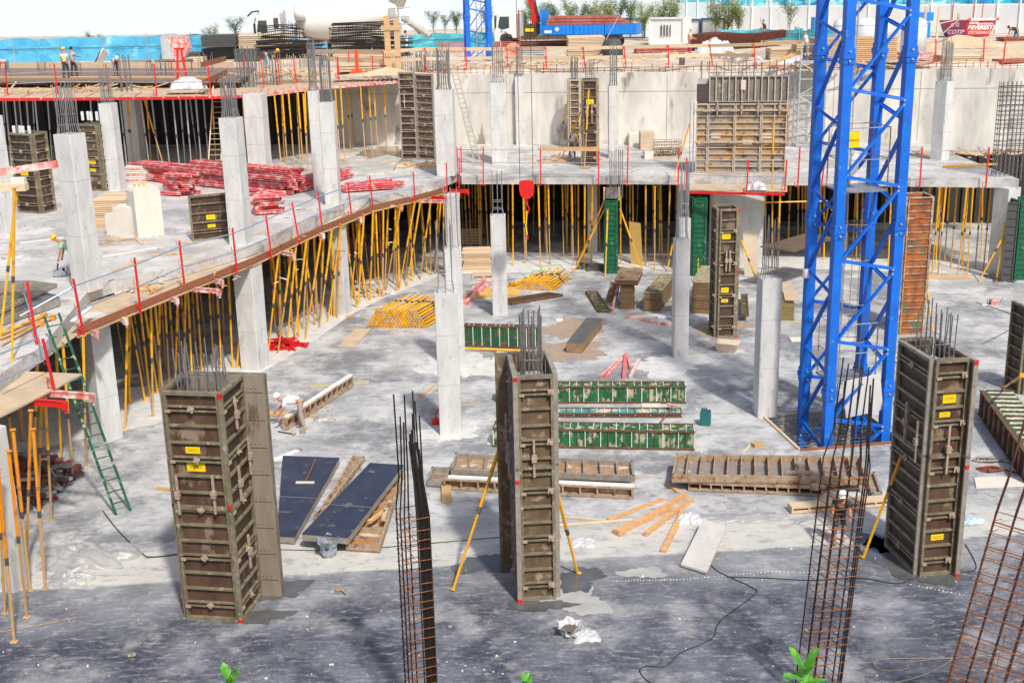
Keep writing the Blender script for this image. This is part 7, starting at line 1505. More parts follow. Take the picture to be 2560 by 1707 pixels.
# tub, jerrycan, box, hooks
a = P(*K(11, 1965, 60)); t_ = thing('mortar_tub', a, 'pale plastic mortar tub with dirty contents in front of the dark narrow formwork', 'tub', rad(-24)); mb = MB()
b0 = [(-.36, -.26), (.36, -.26), (.36, .26), (-.36, .26)]; b1 = [(-.5, -.38), (.5, -.38), (.5, .38), (-.5, .38)]; b2 = [(-.46, -.34), (.46, -.34), (.46, .34), (-.46, .34)]
vs = [(x, y, .01) for x, y in b0]+[(x, y, .38) for x, y in b1]+[(x, y, .38) for x, y in b2]+[(x*.95, y*.95, .16) for x, y in b0]
fs = [(3, 2, 1, 0)]+[(i, (i+1) % 4, 4+(i+1) % 4, 4+i) for i in range(4)]+[(4+i, 4+(i+1) % 4, 8+(i+1) % 4, 8+i) for i in range(4)]+[(8+i, 8+(i+1) % 4, 12+(i+1) % 4, 12+i) for i in range(4)]+[(12, 13, 14, 15)]
mb.add(vs, fs, mat('tub_cream', (.68, .58, .46), (.6, .5, .38), 3, .7)); mb.build('tub_shell', t_)
mb = MB()
for i in range(16): mb.sphere((R_.uniform(-.25, .25), R_.uniform(-.15, .15), .22), R_.uniform(.03, .07), concrete, 6, 4)
mb.build('rubble_fill', t_)
a = P(*K(11, 1762, 735)); t_ = thing('jerrycan', a, 'dark teal plastic jerrycan standing alone right of the green panels', 'jerrycan', rad(-12)); jm_ = mat('jerry_teal', (.01, .13, .14), (.02, .17, .17), 3, .45); mb = MB(); prismY(mb, [(-.17, .02), (-.19, .06), (-.19, .42), (-.12, .52), (.06, .52), (.19, .42), (.19, .06), (.17, .02)], -.13, .13, jm_); mb.build('can_body', t_)
mb = MB(); mb.path([(-.14, 0, .50), (-.12, 0, .60), (.03, 0, .60), (.06, 0, .50)], .03, jm_, 6); mb.build('handle', t_); mb = MB(); mb.tube((.11, 0, .46), (.15, 0, .55), .04, black, 8); mb.build('cap', t_)
a = P(*K(8, 2065, 1205)); t_ = thing('red_box', a, 'small faded red box with wires lying on the slab right of the mast', 'box'); mb = MB(); mb.box((0, 0, .12), (.4, .3, .24), red_worn); mb.build('box_body', t_); mb = MB(); mb.path([(-.3, .1, .02), (-.35, 0, .25), (-.2, -.1, .05)], .012, cable_m, 4); mb.path([(.3, .1, .02), (.35, 0, .3), (.2, -.1, .05)], .012, cable_m, 4); mb.build('wire', t_)
a = P(*K(10, 1645, 725)); t_ = thing('red_lantern', a, 'bright red round tin with a hooked handle at the foot of the central column', 'tin'); mb = MB(); mb.tube((0, 0, 0), (0, 0, .14), .16, red, 12); mb.tube((0, 0, .14), (0, 0, .17), .18, red, 12); mb.build('tin_body', t_); mb = MB(); mb.path([(0, 0, .17), (0, 0, .42), (.06, 0, .52), (.16, 0, .55)], .03, red, 6); mb.build('handle', t_)
# squeegee on blue panel
A, B = P(*K(10, 450, 1255), .30), P(*K(10, 545, 1045), .30); t_ = thing('floor_squeegee', A, 'long handled squeegee lying on the left dark blue panel', 'squeegee'); mb = MB(); mb.tube((0, 0, 0), B-A, .018, timber_dark, 6); mb.build('handle', t_); mb = MB(); d = (P(*K(10, 525, 1275), .29)-P(*K(10, 358, 1275), .29)); mb.beam(-d/2-Vector((0, .05, 0)), d/2-Vector((0, .05, 0)), .09, .05, off_white); mb.build('head', t_)
A = P(*K(10, 200, 795), .04); B = P(*K(10, 350, 820), .04); t_ = thing('hammer', A, 'black handled hammer lying at the feet of the bent worker', 'hammer'); mb = MB(); mb.tube((0, 0, 0), B-A, .02, black, 5); mb.build('handle', t_); mb = MB(); mb.beam(B-A+Vector((-.03, -.08, 0)), B-A+Vector((.03, .08, 0)), .06, .06, clampm); mb.build('hammer_head', t_)
A = P(*K(14, 770, 715), .05); t_ = thing('steel_clamp', A, 'rusty steel clamp lying alone on the dark slab in front', 'clamp'); mb = MB(); mb.beam((-.12, 0, 0), (.14, .02, 0), .07, .06, frame_rust); mb.beam((.02, 0, 0), (.16, -.22, 0), .04, .05, frame_rust); mb.build('clamp_body', t_)
A = P(*K(10, 850, 820), .04); t_ = thing('steel_clamp', A, 'small pale clamp lying on the slab in front of the box panel', 'clamp'); mb = MB(); mb.beam((-.1, 0, 0), (.2, .02, 0), .05, .05, clampm); mb.box((-.08, 0, 0), (.09, .12, .05), clampm); mb.build('clamp_body', t_)
A = P(*K(13, 1200, 1310), .03); t_ = thing('tie_plate', A, 'small square tan plate lying on the dark slab at lower left', 'plate', rad(20)); mb = MB(); mb.box((0, 0, 0), (.18, .12, .02), clampm); mb.box((0, 0, .012), (.05, .03, .004), black); mb.build('plate', t_)
# clamp assembly on the lying panels
for (n, a, b, z, lb) in ((12, (160, 1165), (415, 1170), .62, 'tan clamp bar lying on the long bluish panel'), (12, (315, 1300), (520, 1300), .35, 'tan clamp bar lying on the lower whitish panel'), (12, (290, 1040), (300, 1150), .62, 'short clamp bar across the long bluish panel')):
    A, B = P(*K(n, *a), z), P(*K(n, *b), z); t_ = thing('clamp_bar', A, lb, 'clamp'); mb = MB(); d = B-A; mb.beam((0, 0, 0), d, .09, .08, clampm); mb.box(d*.55, (.24, .2, .14), clampm); mb.box(d*.55, (.1, .34, .1), clampm); mb.build('bar', t_)
# coiled chains
A = P(*K(12, 1990, 1100), .03)
for (px, col, lb) in (((1950, 1060), frame_grey, 'grey chain coil on the slab right of the right front formwork'), ((1985, 1145), mat('chain_red', (.3, .04, .03), (.18, .06, .05)), 'reddish chain coil right below the grey one')):
    A = P(*K(12, *px), .03); t_ = thing('chain_coil', A, lb, 'chain'); mb = MB(); pp = [Vector((.3*math.cos(i*.7)+.01*i+R_.uniform(-.05, .05), .2*math.sin(i*.7)+R_.uniform(-.06, .06), .01+.002*i)) for i in range(26)]+[Vector((.6, -.05, .01)), Vector((.85, -.3, .01))]; mb.path(pp, .028, col, 4); mb.build('chain_links', t_)
# plastic sheets and sacks
tarp('plastic_sheet', P(*K(13, 800, 430)), 1.25, .75, .24, 'wide crumpled heap of clear plastic film at lower left', plastic_clear, 26, 'plastic film', .55)
tarp('plastic_sheet', P(*K(13, 640, 640)), .55, .3, .2, 'front lump of the crumpled plastic film', plastic_clear, 16, 'plastic film', .5)
tarp('plastic_sheet', P(*K(10, 640, 680)), .45, .25, .12, 'small clear plastic bag lying beside the bent worker', plastic_clear, 12, 'plastic film', .5)
tarp('plastic_sheet', P(*K(14, 2080, 340)), .6, .35, .1, 'pale blue grey plastic sheet left of the front centre formwork', plastic_white, 14, 'plastic sheet', .5)
tarp('plastic_sheet', P(*K(15, 650, 300)), .35, .25, .12, 'white plastic scrap right of the front centre formwork', plastic_white, 12, 'plastic sheet', .5)
tarp('plastic_sheet', P(*K(15, 1620, 90)), .35, .3, .2, 'white plastic bag left of the tilted pale board', plastic_white, 12, 'plastic bag', .5)
tarp('plastic_sheet', P(*K(15, 2080, 60)), 1.1, .3, .07, 'long thin clear plastic film behind the tilted pale board', plastic_clear, 16, 'plastic film', .5)
tarp('plastic_sheet', P(*K(16, 380, 95)), .5, .18, .1, 'clear plastic roll left of the thin rebar cage', plastic_clear, 12, 'plastic film', .5)
tarp('plastic_sheet', P(*K(16, 1860, 90)), .3, .2, .08, 'light blue plastic piece right of the right front formwork', mat('plastic_blue', (.35, .55, .75), (.6, .7, .8), 4, .3), 12, 'plastic sheet', .5)
tarp('white_rag', P(*K(7, 2220, 160), ZS-.35), .5, .3, .35, 'white rag lying on the deck rim below the big wall formwork', plastic_white, 12, 'rag', .5)
def sack(a, rx, h, label, m_, fill, open_=True):
    th = thing('rubble_sack', a, label, 'sack'); mb = MB(); prof = [(rx*.55, 0), (rx*.8, h*.25), (rx*.75, h*.55), (rx*.95, h*.8), (rx*1.15, h)]; n_ = 18; vs = []; fs = []
    for i, (r, z) in enumerate(prof):
        for j in range(n_): q = 1+.14*math.sin(j*2.1+i)+R_.uniform(-.06, .06)*(i > 0); vs.append((r*q*math.cos(j*2*math.pi/n_), r*q*math.sin(j*2*math.pi/n_), z*(1+.15*math.sin(j*1.7)*(i > 3))))
    for i in range(len(prof)-1):
        for j in range(n_): fs.append((i*n_+j, i*n_+(j+1) % n_, (i+1)*n_+(j+1) % n_, (i+1)*n_+j))
    fs.append(tuple(range(n_-1, -1, -1))); mb.add(vs, fs, m_); mb.build('sack_skin', th)
    mb = MB(); vs = [(0, 0, h*.62)]+[(rx*.82*math.cos(j*2*math.pi/n_), rx*.82*math.sin(j*2*math.pi/n_), h*.58) for j in range(n_)]; mb.add(vs, [(0, 1+j, 1+(j+1) % n_) for j in range(n_)], fill)
    for i in range(30): a_ = R_.uniform(0, 6.28); r_ = rx*.7*R_.random()**.5; mb.sphere((r_*math.cos(a_), r_*math.sin(a_), h*.6), R_.uniform(.01, .025), fill, 5, 4)
    mb.build('contents', th); return th
muck = mat('wet_gravel', (.10, .085, .06), (.2, .17, .13), 22, .9, bump=.6)
sack(P(*K(15, 530, 1130)), .27, .3, 'open white sack of dark gravel on the dark slab in front', plastic_white, muck)
sack(P(*K(14, 665, 410)), .27, .5, 'grey blue plastic bag standing before the right dark blue panel', mat('bag_grey', (.2, .25, .33), (.4, .45, .52), 3, .3, bump=.5), mat('bag_fill', (.15, .15, .17)))
t_ = tarp('plastic_sheet', P(*K(15, 680, 1140)), .28, .3, .1, 'white plastic flap beside the open sack of gravel', plastic_white, 10, 'plastic sheet', .5)
# puddles and stains: thin irregular sheets
wet_m = mat('puddle', (.085, .088, .085), (.13, .135, .14), 1.5, .12, spec=.7); splash = mat('cement_splash', (.44, .44, .43), (.34, .345, .35), 2.2, .9)
def blot(name, n, c, rx, ry, m_, z, seed, kind='structure', zz=0, k=40):
    rr = random.Random(seed); a = P(*K(n, *c), z); mb = MB(); ps = []
    ph = [rr.uniform(0, 6.28) for _ in range(6)]
    for i in range(k*2):
        t = math.pi*i/k; f = 1+.22*math.sin(2*t+ph[0])+.16*math.sin(3*t+ph[1])+.12*math.sin(5*t+ph[2])+.09*math.sin(9*t+ph[3])+.06*math.sin(17*t+ph[4])+rr.uniform(-.03, .03)
        ps.append((a.x+rx*f*math.cos(t), a.y+ry*f*math.sin(t), z))
    c_ = (a.x, a.y, z); mb.add([c_]+ps, [(0, 1+i, 1+(i+1) % len(ps)) for i in range(len(ps))], m_); tag(mb.build(name), kind=kind)
blot('puddle', 14, (180, 720), .75, .55, wet_m, .012, 1); blot('puddle', 13, (2300, 960), .8, .4, wet_m, .012, 8)
blot('puddle', 15, (600, 620), .62, .62, wet_m, .012, 2); blot('puddle', 14, (2130, 480), .75, .65, wet_m, .012, 3); blot('puddle', 15, (240, 860), .7, .3, wet_m, .016, 4)
blot('puddle', 16, (1150, 420), .8, 1.15, wet_m, .012, 5); blot('puddle', 16, (1520, 590), .9, .35, wet_m, .016, 6); blot('puddle', 16, (1040, 290), .5, .6, wet_m, .012, 7)
blot('puddle', 8, (2110, 970), .6, .9, wet_m, .012, 9); blot('puddle', 7, (780, 870), 1.4, .9, wet_m, .012, 10)
blot('puddle', 2, (1200, 1400), 1.6, 3.2, mat('puddle_tan', (.36, .28, .17), (.30, .24, .16), 1, .15, spec=.7), ZS+.006, 11)
blot('cement_stain', 15, (560, 800), .75, .8, splash, .008, 12); blot('cement_stain', 15, (1200, 560), .5, .35, splash, .006, 13)
blot('cement_stain', 10, (1760, 800), 1.0, 1.0, concrete_new, .006, 14); blot('cement_stain', 11, (1440, 190), 1.5, 1.3, concrete_new, .006, 15); blot('cement_stain', 10, (1900, 190), 1.6, 1.8, concrete_new, .006, 16)
brown_st = mat('rust_stain', (.40, .30, .22), (.33, .26, .2), 1.5, .9)
for i, (n, c, rx, ry) in enumerate([(7, (560, 1420), 1.6, 1.4), (11, (420, 70), 1.8, 1.6), (7, (1900, 1420), 1.2, 1.2)]): blot('rust_stain', n, c, rx, ry, brown_st, .005+.001*i, 20+i)
# cables
def cable(pts_, label, z=.02, r=.018, m_=cable_m):
    w_ = [P(x, y, z) for x, y in pts_]; out = []
    for i in range(len(w_)-1):
        p0, p1, p2, p3 = w_[max(i-1, 0)], w_[i], w_[i+1], w_[min(i+2, len(w_)-1)]
        for k in range(6):
            t = k/6; out.append(.5*((2*p1)+(p2-p0)*t+(2*p0-5*p1+4*p2-p3)*t*t+(3*p1-p0-3*p2+p3)*t**3))
    out.append(w_[-1]); mb = MB(); mb.path(out, r, m_, 5); return tag(mb.build('cable'), label, 'cable')
cable([K(13, 940, 0), K(13, 1080, 180), K(13, 1300, 390), K(13, 1400, 418), K(13, 1650, 388)], 'black cable curving behind the left front formwork')
cable([K(15, 1790, 470), K(15, 1900, 560), K(15, 2180, 690), K(15, 2210, 760), K(15, 1900, 1000), K(15, 1820, 1160), K(15, 1540, 1290), K(15, 1400, 1410), K(15, 1230, 1410), K(15, 1165, 1450), K(15, 1230, 1540), K(15, 1400, 1640)], 'long black cable winding over the dark slab from the tilted pale board', r=.012)
cable([K(15, 1960, 600), K(15, 2334, 610), K(16, 400, 630), K(16, 840, 610), K(16, 1180, 660), K(16, 1400, 590), K(16, 1760, 560), K(16, 1900, 510), K(16, 1800, 300)], 'thin black cable running right towards the right front formwork', r=.012)
cable([K(16, 1700, 1340), K(16, 1100, 1345), K(16, 960, 1390), K(16, 1050, 1450), K(16, 1250, 1440), K(16, 1400, 1360), K(16, 2334, 1300)], 'looped grey cable at lower right', r=.012, m_=frame_grey)
cable([K(16, 1150, 1568), K(16, 1450, 1480), K(16, 1700, 1340)], 'grey cable crossing the lower right corner', r=.012, m_=frame_grey)
cable([K(13, -50, 1110), K(13, 300, 1050), K(13, 700, 968)], 'straight rusty bar lying on the slab at lower left', r=.014, m_=frame_rust)
cable([K(8, 1900, 1190), K(8, 2200, 1290), K(8, 2250, 1380), K(8, 2180, 1450), K(8, 1950, 1568)], 'thin wire curling over the slab at right', r=.014)
cable([K(14, 210, 350), K(14, 800, 355), K(14, 1500, 300), K(14, 2240, 235)], 'thin dark chalk wire stretched before the dark blue panels', r=.01)
# dotted chalk marks: little white spots
mb = MB(); wsp = mat('white_spot', (.8, .8, .78))
for (a, b, n_) in ((K(15, 900, 640), K(15, 1500, 625), 22), (K(15, 1500, 625), K(15, 2334, 555), 26), (K(16, 0, 550), K(16, 800, 570), 22), (K(16, 1300, 670), K(16, 1820, 770), 14), (K(14, 1400, 1300), K(14, 2334, 1500), 11)):
    for i in range(n_):
        t = i/n_; p = P(a[0]+(b[0]-a[0])*t, a[1]+(b[1]-a[1])*t, .01); mb.tube(p, p+Vector((0, 0, .006)), R_.uniform(.012, .03), wsp, 6)
tag(mb.build('chalk_spots'), kind='stuff', label='dotted rows of white cement spots on the dark slab', cat='spots')
mb = MB()
for i in range(420):
    p = P(R_.uniform(0, 2560), R_.uniform(850, 1700), .012) if i < 260 else P(R_.uniform(700, 2300), R_.uniform(700, 1300), .012); s_ = R_.uniform(.008, .028); mb.box(p, (s_*2, s_*R_.uniform(1, 3), s_), R_.choice([wsp, timber, off_white, frame_rust, concrete]), rz=R_.uniform(0, 3))
tag(mb.build('litter'), kind='stuff', label='tiny chips and crumbs of wood and cement strewn over the slab', cat='litter')
mb = MB()
for i in range(260):
    x, y = R_.uniform(0, 1140), R_.uniform(400, 720)
    if y > 1150-x*.55: continue
    p = P(x, y, ZS+.012); s_ = R_.uniform(.02, .08); mb.box(p, (s_*R_.uniform(1, 6), s_, .02), R_.choice([timber, off_white, frame_rust, concrete, timber_dark]), rz=R_.uniform(0, 3))
for i in range(200):
    p = P(R_.uniform(1160, 2540), R_.uniform(380, 432), ZS+.012); s_ = R_.uniform(.03, .1); mb.box(p, (s_*R_.uniform(1, 7), s_, .02), R_.choice([timber, off_white, frame_rust, timber_pale]), rz=R_.uniform(0, 3))
tag(mb.build('litter'), kind='stuff', label='small offcuts and crumbs strewn over the raised deck', cat='litter')
# ladders
def ladder(a, b, w_, n_, m_, label, off=None):
    a, b = Vector(a), Vector(b); th = thing('ladder', a, label, 'ladder'); d = b-a; s_ = Vector((1, .25, 0)).normalized()*w_ if off is None else Vector(off); mb = MB()
    for k in (0, 1): mb.beam(s_*k, d+s_*k, .07, .04, m_, up=(0, -1, 0)); 
    mb.build('stile', th)
    mb = MB()
    for i in range(1, n_): mb.tube(d*(i/n_), d*(i/n_)+s_, .02, m_, 5)
    mb.build('rung', th); return th
a = P(*K(9, 1060, 1560)); Y = a.y+1.2; ztop = 5.6
ladder(a, (XA(K(9, 400, -80)[0], Y+1.0, ztop), Y+1.0, ztop), .42, 18, mat('ladder_green', (.008, .085, .04), (.02, .12, .06), 3, .6, c3=(.42, .48, .28), c3amt=.3, c3scale=5), 'green paint worn ladder leaning against the plywood corner at left', (.34, .3, 0))
a = P(*K(1, 1895, 1560), ZS); ladder(a, (XA(K(1, 1945, 700)[0], a.y+.9, 9.6), a.y+.9, 9.6), .75, 16, timber_pale, 'wooden ladder leading up to the upper deck', (.72, 0, 0))
a = P(*K(2, 2000, 1510), ZS); ladder(a, (XA(K(2, 1780, 590)[0], a.y+3.4, 10.0), a.y+3.4, 10.0), .4, 20, mat('ladder_grey', (.42, .38, .33), (.3, .26, .22)), 'long dirty ladder leaning on the beige back wall', (.34, 0, 0))
# plants at the bottom edge, growing on the near bank
leafG = mat('weed_green', (.035, .20, .012), (.13, .42, .03), 18, .5, c3=(.02, .12, .01), c3amt=.25, c3scale=30)
def weed(x, y, s_, label, seed):
    rr = random.Random(seed); Y = 3.0; d = ray(x, y); t = Y/d.y; top = Vector((d.x*t, Y, CH+d.z*t)); base = Vector((top.x, Y-.12, 12.4)); th = thing('weed', base, label, 'plant'); mb = MB(); tp = top-base; mb.path([(0, 0, 0), tp*.5+Vector((.01, 0, 0)), tp*.92], [.006, .005, .003], leafG, 5); mb.build('stem', th)
    mb = MB()
    for i in range(17):
        f = 1-.055*i; b = tp*.97-Vector((0, 0, i*.009)); a_ = i*2.4+rr.uniform(-.4, .4); el = rr.uniform(.2, .9) if i > 3 else 1.1; l = s_*rr.uniform(.7, 1.1); u = Vector((math.cos(a_)*math.cos(el), math.sin(a_)*math.cos(el), math.sin(el))); sd_ = u.cross(Vector((0, 0, 1))).normalized()
        N_ = 7; L_, Rr = [], []
        for k in range(N_+1):
            q = k/N_; wd_ = l*.17*math.sin(math.pi*min(1, q*.95+.04))*(1+.35*(k % 2)); c = b+u*l*q+Vector((0, 0, -.25*l*q*q)); L_.append(c-sd_*wd_+Vector((0, 0, .04*l))); Rr.append(c+sd_*wd_+Vector((0, 0, .04*l)))
        C_ = [b+u*l*(k/N_)+Vector((0, 0, -.25*l*(k/N_)**2)) for k in range(N_+1)]; vs = L_+C_+Rr; n1 = N_+1; fs = [(k, k+1, n1+k+1, n1+k) for k in range(N_)]+[(n1+k, n1+k+1, 2*n1+k+1, 2*n1+k) for k in range(N_)]; mb.add(vs, fs, leafG)
    mb.build('leaves', th)
weed(572, 1676, .075, 'bright green weed tip at the bottom edge left of the centre', 3); weed(1316, 1684, .06, 'small bright green weed tip at the bottom edge near the centre', 4); weed(2010, 1652, .095, 'largest green weed with jagged leaves at the bottom right', 5)
# ================================================================= PEOPLE
def skinobj(name, verts, edges, radii, mats, parent=None, level=1, root=0):
    me = bpy.data.meshes.new(name); me.from_pydata([tuple(v) for v in verts], edges, []); o = bpy.data.objects.new(name, me); COL.objects.link(o)
    sk = o.modifiers.new('Skin', 'SKIN'); sk.use_smooth_shade = True
    if not me.skin_vertices: return o
    sv = me.skin_vertices[0].data
    for i, r in enumerate(radii): sv[i].radius = (r, r) if not isinstance(r, tuple) else r; sv[i].use_root = (i == root)
    ss = o.modifiers.new('Sub', 'SUBSURF'); ss.levels = level; ss.render_levels = level
    me.materials.append(mats)
    if parent is not None: o.parent = parent
    return o
def person(loc, face, pose, label, shirt, trousers, helmet=None, vest=None, shorts=False, sleeve=True, hair=None, s_=1.0, bare=False, boots=None):
    """pose: dict with bend (deg forward), knee, arms; face: yaw deg of facing (-90 = towards camera)"""
    b = rad(pose.get('bend', 0)); crouch = pose.get('crouch', 0.0); st = pose.get('stride', .12)
    hip = .95-crouch; V = Vector
    def sp(h, f=0.0): # point on the bent spine, height h above pelvis, f forward (facing +y)
        return V((0, math.sin(b)*h+math.cos(b)*f, hip+math.cos(b)*h-math.sin(b)*f))
    P0 = sp(0); C = sp(.30); N = sp(.50); NK = sp(.58, .01); HD0 = sp(.64, .02); hb = rad(pose.get('head', 0)); HD = HD0+V((0, math.sin(b*.6+hb)*.13, math.cos(b*.6+hb)*.13))
    J = {}
    verts = [P0, sp(.16), C, N, NK, HD0, HD]; rr_ = [.125, .12, .15, .11, .055, .07, .095]
    edges = [(0, 1), (1, 2), (2, 3), (3, 4), (4, 5), (5, 6)]
    arms = pose.get('arms', ((.18, .0), (.18, .0)))
    hands = []
    for k, s in enumerate((-1, 1)):
        sh = sp(.46)+V((s*.19, 0, 0)); af, ef = arms[k]  # af: upper arm forward angle, ef: elbow bend (rad)
        base_dir = -1.0
        if pose.get('hang', False): d1 = V((s*.08, math.sin(af), -math.cos(af)))
        else: d1 = V((s*.12, math.sin(af), -math.cos(af)))
        el = sh+d1.normalized()*.29; a2 = af+ef; d2 = V((-s*.10, math.sin(a2), -math.cos(a2))).normalized(); wr = el+d2*.25; i = len(verts)
        verts += [sh, el, wr]; rr_ += [.062, .045, .030]; edges += [(3, i), (i, i+1), (i+1, i+2)]; J['sh%d' % k], J['el%d' % k], J['wr%d' % k] = sh, el, wr
        pm = wr+d2*.06; i2 = len(verts); verts.append(pm); rr_.append(.034); edges.append((i+2, i2)); sdv = V((s, 0, 0)); 
        for q, (off, ln) in enumerate(((-.030, .065), (-.010, .078), (.010, .072), (.028, .058))):
            j = len(verts); verts += [pm+d2*.035+V((0, off*.9, 0))+sdv*off*.5, pm+d2*(.035+ln*.6)+V((0, off*1.1, 0))+sdv*off*.5, pm+d2*(.03+ln)-sdv*.018+V((0, off*1.1, 0))]; rr_ += [.010, .009, .008]; edges += [(i2, j), (j, j+1), (j+1, j+2)]
        j = len(verts); verts += [wr+d2*.03+V((0, .035, 0)), wr+d2*.075+V((0, .06, 0))]; rr_ += [.012, .010]; edges += [(i2, j), (j, j+1)]
    for k, s in enumerate((-1, 1)):
        hp = P0+V((s*.09, 0, -.03)); fy = (st if k else -st); ft = V((s*.12, fy-.0, .08)); kn = (hp+ft)/2+V((0, .05+crouch*.6, .02)); i = len(verts)
        verts += [hp, kn, ft, ft+V((0, .13, -.045))]; rr_ += [.09, .058, .04, .035]; edges += [(0, i), (i, i+1), (i+1, i+2), (i+2, i+3)]; J['hp%d' % k], J['kn%d' % k], J['ft%d' % k] = hp, kn, ft
    th = thing('person', loc, label, 'person', rad(face-90)); th.scale = (s_, s_, s_)
    body = skinobj('body', verts, edges, rr_, skin, th)
    # face details
    fd = V((0, math.cos(b*.6+hb), -math.sin(b*.6+hb))); up = V((0, math.sin(b*.6+hb), math.cos(b*.6+hb)))
    mb = MB(); mb.sphere(HD+fd*.095-up*.015, (.014, .022, .022), skin, 6, 4); 
    for s in (-1, 1): mb.sphere(HD+V((s*.085, 0, 0)), (.012, .022, .032), skin, 6, 4)
    mb.build('nose_and_ears', body, True); mb = MB()
    for s in (-1, 1): mb.sphere(HD+fd*.083+V((s*.034, 0, 0))+up*.012, .011, black, 6, 4)
    mb.beam(HD+fd*.086-up*.05-V((.022, 0, 0)), HD+fd*.086-up*.05+V((.022, 0, 0)), .008, .006, mat('lips', (.35, .1, .08))); mb.build('eyes_and_mouth', body)
    if shirt:
        v = [sp(-.05), sp(.16), C, sp(.44), sp(.505)]; e = [(0, 1), (1, 2), (2, 3), (3, 4)]; r = [.142, .142, .168, .145, .08]
        for k in (0, 1):
            i = len(v); v += [J['sh%d' % k], J['sh%d' % k].lerp(J['el%d' % k], .62 if sleeve != 'long' else 1.0)]; r += [.085, .066]; e += [(3, i), (i, i+1)]
            if sleeve == 'long': v.append(J['el%d' % k].lerp(J['wr%d' % k], .92)); r.append(.045); e.append((i+1, i+2))
        if bare: pass
        skinobj('shirt', v, e, r, shirt, th)
    if vest:
        v = [sp(-.04), sp(.16), C, sp(.45)]; skinobj('safety_vest', v, [(0, 1), (1, 2), (2, 3)], [.160, .158, .185, .165], vest, th)
        mb = MB()
        for h in (.06, .2): mb.lathe([(.165, -.02), (.178, 0), (.165, .02)], silver, 12, sp(h), Matrix.Rotation(-b, 3, 'X'))
        mb.build('reflective_band', th)
    v = [sp(.04), P0]; e = [(0, 1)]; r = [.145, .148]
    for k in (0, 1):
        i = len(v); v += [J['hp%d' % k], J['kn%d' % k]]; r += [.108, .078 if not shorts else .085]; e += [(1, i), (i, i+1)]
        if not shorts: v.append(J['kn%d' % k].lerp(J['ft%d' % k], .93)); r.append(.068); e.append((i+1, i+2))
    skinobj('trousers', v, e, r, trousers, th)
    for k in (0, 1):
        ft = J['ft%d' % k]; skinobj('boot', [ft+V((0, -.02, .05)), ft+V((0, -.02, -.03)), ft+V((0, .15, -.04))], [(0, 1), (1, 2)], [.055, .056, .045], boots or mat('boot_brown', (.22, .13, .07), (.3, .2, .12)), th)
    M = Matrix.Rotation(-(b*.6+hb), 3, 'X')
    if helmet:
        mb = MB(); mb.lathe([(.118, -.005), (.122, .03), (.112, .075), (.075, .118), (.03, .135), (.005, .137)], helmet, 14, HD+up*.03, M); mb.box(HD+up*.028+fd*.12, (.17, .09, .012), helmet, M=M); mb.lathe([(.125, -.012), (.142, -.006), (.125, .0)], helmet, 14, HD+up*.03, M); mb.build('hard_hat', th, True)
    else:
        mb = MB(); mb.sphere(HD+up*.025-fd*.018, (.104, .108, .104), hair or mat('hair_dark', (.03, .02, .015)), 10, 8); mb.build('hair', th, True)
    return th, J
hy_ = mat('helmet_yellow', (.92, .58, .01), (.88, .52, .01), 3, .4); hw = mat('helmet_white', (.85, .85, .85), (.8, .8, .8), 3, .4); hbl = mat('helmet_blue', (.05, .3, .75), None, 3, .4)
cw = mat('cloth_white', (.82, .82, .80), (.74, .74, .74), 6, .9); cd = mat('cloth_dark', (.03, .035, .045), (.05, .055, .07), 6, .9); cb = mat('cloth_jeans', (.10, .16, .26), (.14, .2, .3), 6, .9); ct = mat('cloth_tan', (.42, .36, .28), (.34, .29, .23), 5, .9); cg = mat('cloth_mint', (.38, .66, .42), (.3, .58, .36), 5, .9); cp2 = mat('cloth_pink', (.75, .45, .48), (.68, .35, .4), 5, .9); cr_ = mat('cloth_red', (.6, .03, .06), None, 5, .9); vy = mat('vest_yellow', (.80, .88, .03), (.75, .8, .05), 5, .8); vo = mat('vest_orange', (.9, .22, .03), None, 5, .8); cgy = mat('cloth_grey', (.5, .5, .46), (.42, .42, .4), 5, .9)
hang = (.1, .1)
person(P(*K(10, 425, 770)), 180, dict(bend=88, arms=((.35, .25), (.6, .2)), stride=.08, head=-20), 'worker in white shirt and tan trousers bending over a long box panel', cw, ct, hw, boots=ct, s_=1.12)
tb = thing('tool_pouch', P(*K(10, 425, 770), .95)+Vector((.02, -.2, 0)), 'tan leather tool pouch on the hip of the bending worker', 'tool pouch'); mb = MB(); mb.box((0, 0, 0), (.2, .1, .2), ct); mb.build('pouch', tb); mb = MB(); mb.tube((.05, 0, .1), (.1, 0, .28), .015, orn, 5); mb.build('tool_handle', tb)
person(P(*K(16, 640, 285)), -100, dict(bend=32, arms=((.7, .7), (.6, .8)), crouch=.04), 'worker in dark shirt and shorts with white helmet behind the thin rebar cage', cd, cd, hw, shorts=True)
a = P(190, 690, ZS); person((a.x+.0, a.y+.1, ZS), 188, dict(bend=52, head=15, arms=((.25, .1), (.15, .1)), stride=.15), 'worker in mint shirt and yellow helmet bending down behind the front deck column', cg, cb, hy_)
t_ = thing('drilling_tool', P(*K(5, 530, 955), ZS), 'small grey machine on the deck in the hand of the bending man in mint', 'tool'); mb = MB(); mb.box((0, 0, .14), (.3, .25, .22), silver); mb.box((.22, 0, .2), (.2, .2, .3), steel_grey); mb.build('housing', t_); mb = MB(); mb.tube((0, 0, .2), (.05, 0, .5), .03, black, 6); mb.build('handle', t_); mb = MB(); mb.tube((.3, -.1, .3), (.3, .1, .3), .08, silver, 10); mb.build('lamp', t_)
person(P(1440, 400, ZS)+Vector((-.2, .6, 0)), 60, dict(bend=8, arms=((.6, .9), (.5, .8))), 'worker in white and red shirt with yellow helmet beside the thin light formwork', cw, cb, hy_)
mb = MB(); q = P(1440, 400, ZS)+Vector((-.2, .42, 1.25))
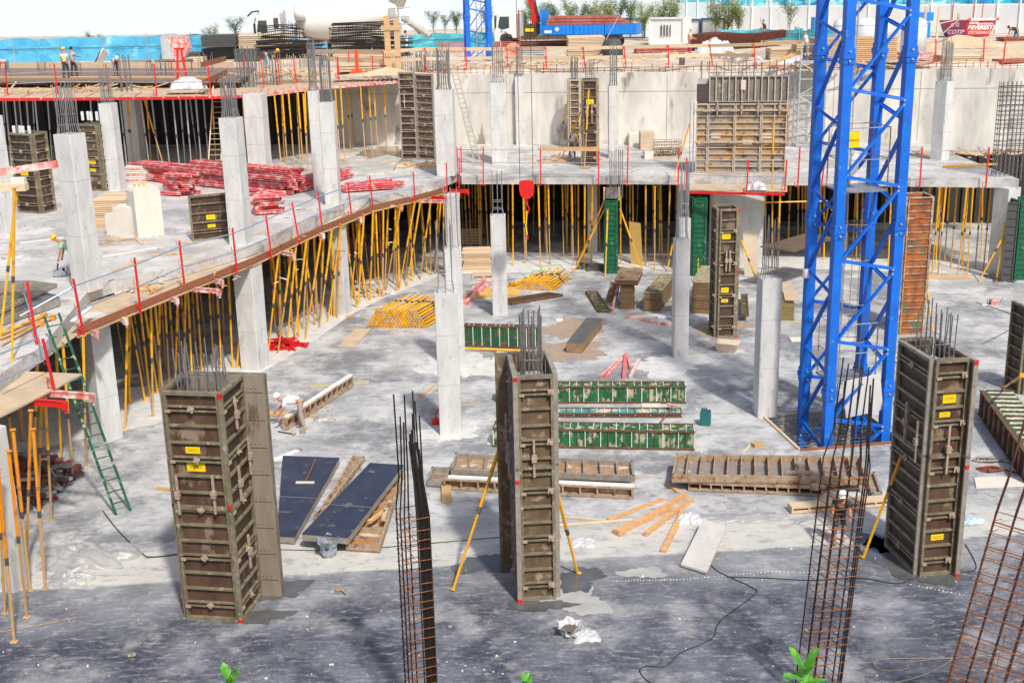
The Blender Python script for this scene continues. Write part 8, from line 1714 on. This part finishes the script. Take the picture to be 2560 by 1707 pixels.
person(P(166, 194, 9.72), 90, dict(arms=(hang, hang)), 'worker in yellow reflective vest seen from behind on the upper deck', cw, cd, hy_, vest=vy, boots=cd)
person(P(177, 192, 9.72)+Vector((.05, .5, 0)), 60, dict(arms=(hang, (.8, .6))), 'man in a light shirt standing close behind the yellow vest worker', cgy, cd, None, boots=cd)
person(P(22, 192, 9.72), 190, dict(bend=85, arms=((.1, .1), (.1, .1)), stride=.2), 'worker in pink shirt bending low at the far left of the upper deck', cp2, cb, None)
person(P(291, 190, 9.72), -60, dict(bend=80, arms=((.2, .1), (.1, .1)), stride=.15), 'worker in grey shirt bending with head down on the upper deck', cgy, cb, hw)
person(P(668, 172, 9.72), 5, dict(bend=80, arms=((.2, .2), (.3, .2))), 'worker in black top and pale jeans with yellow helmet bending among starter bars', cd, mat('cloth_pale_jeans', (.4, .52, .65)), hy_)
person(sp_at(825, 134), -60, dict(arms=((.4, .6), (.4, .5))), 'man in orange vest and yellow helmet left of the upper rebar mats', cd, cd, hy_, vest=vo)
person(sp_at(1018, 136), 160, dict(bend=6, arms=((.5, 1.0), (.4, .9))), 'man in white top and white trousers right of the timber cross', cw, cw, None)
person(sp_at(1494, 118), -90, dict(bend=20, arms=(hang, hang)), 'man with white helmet whose head shows over the plywood pile', mat('cloth_lilac', (.45, .35, .6)), cd, hw)
person(sp_at(1723, 134), -20, dict(bend=4, arms=((.3, 1.0), (.3, .9))), 'man in yellow vest and red trousers left of the brown mesh pile', mat('cloth_beige', (.7, .55, .4)), cr_, hw, vest=mat('vest_pale', (.85, .75, .3)))
person(sp_at(1912, 106), 150, dict(bend=12, arms=((2.4, .4), (.5, .9))), 'man with a blue helmet raising one arm behind the brown mesh pile', cd, cd, hbl)
person(P(2014, 150, 9.95), 175, dict(bend=8, arms=((.5, .9), (.4, .7)), stride=.1), 'man in white shirt and jeans on top of the scaffold tower', cw, cb, hw)
person(sp_at(2540, 106), 190, dict(bend=80, arms=((.3, .2), (.2, .2))), 'man in dark blue clothes bending at the far right edge of the street', cd, cb, None)
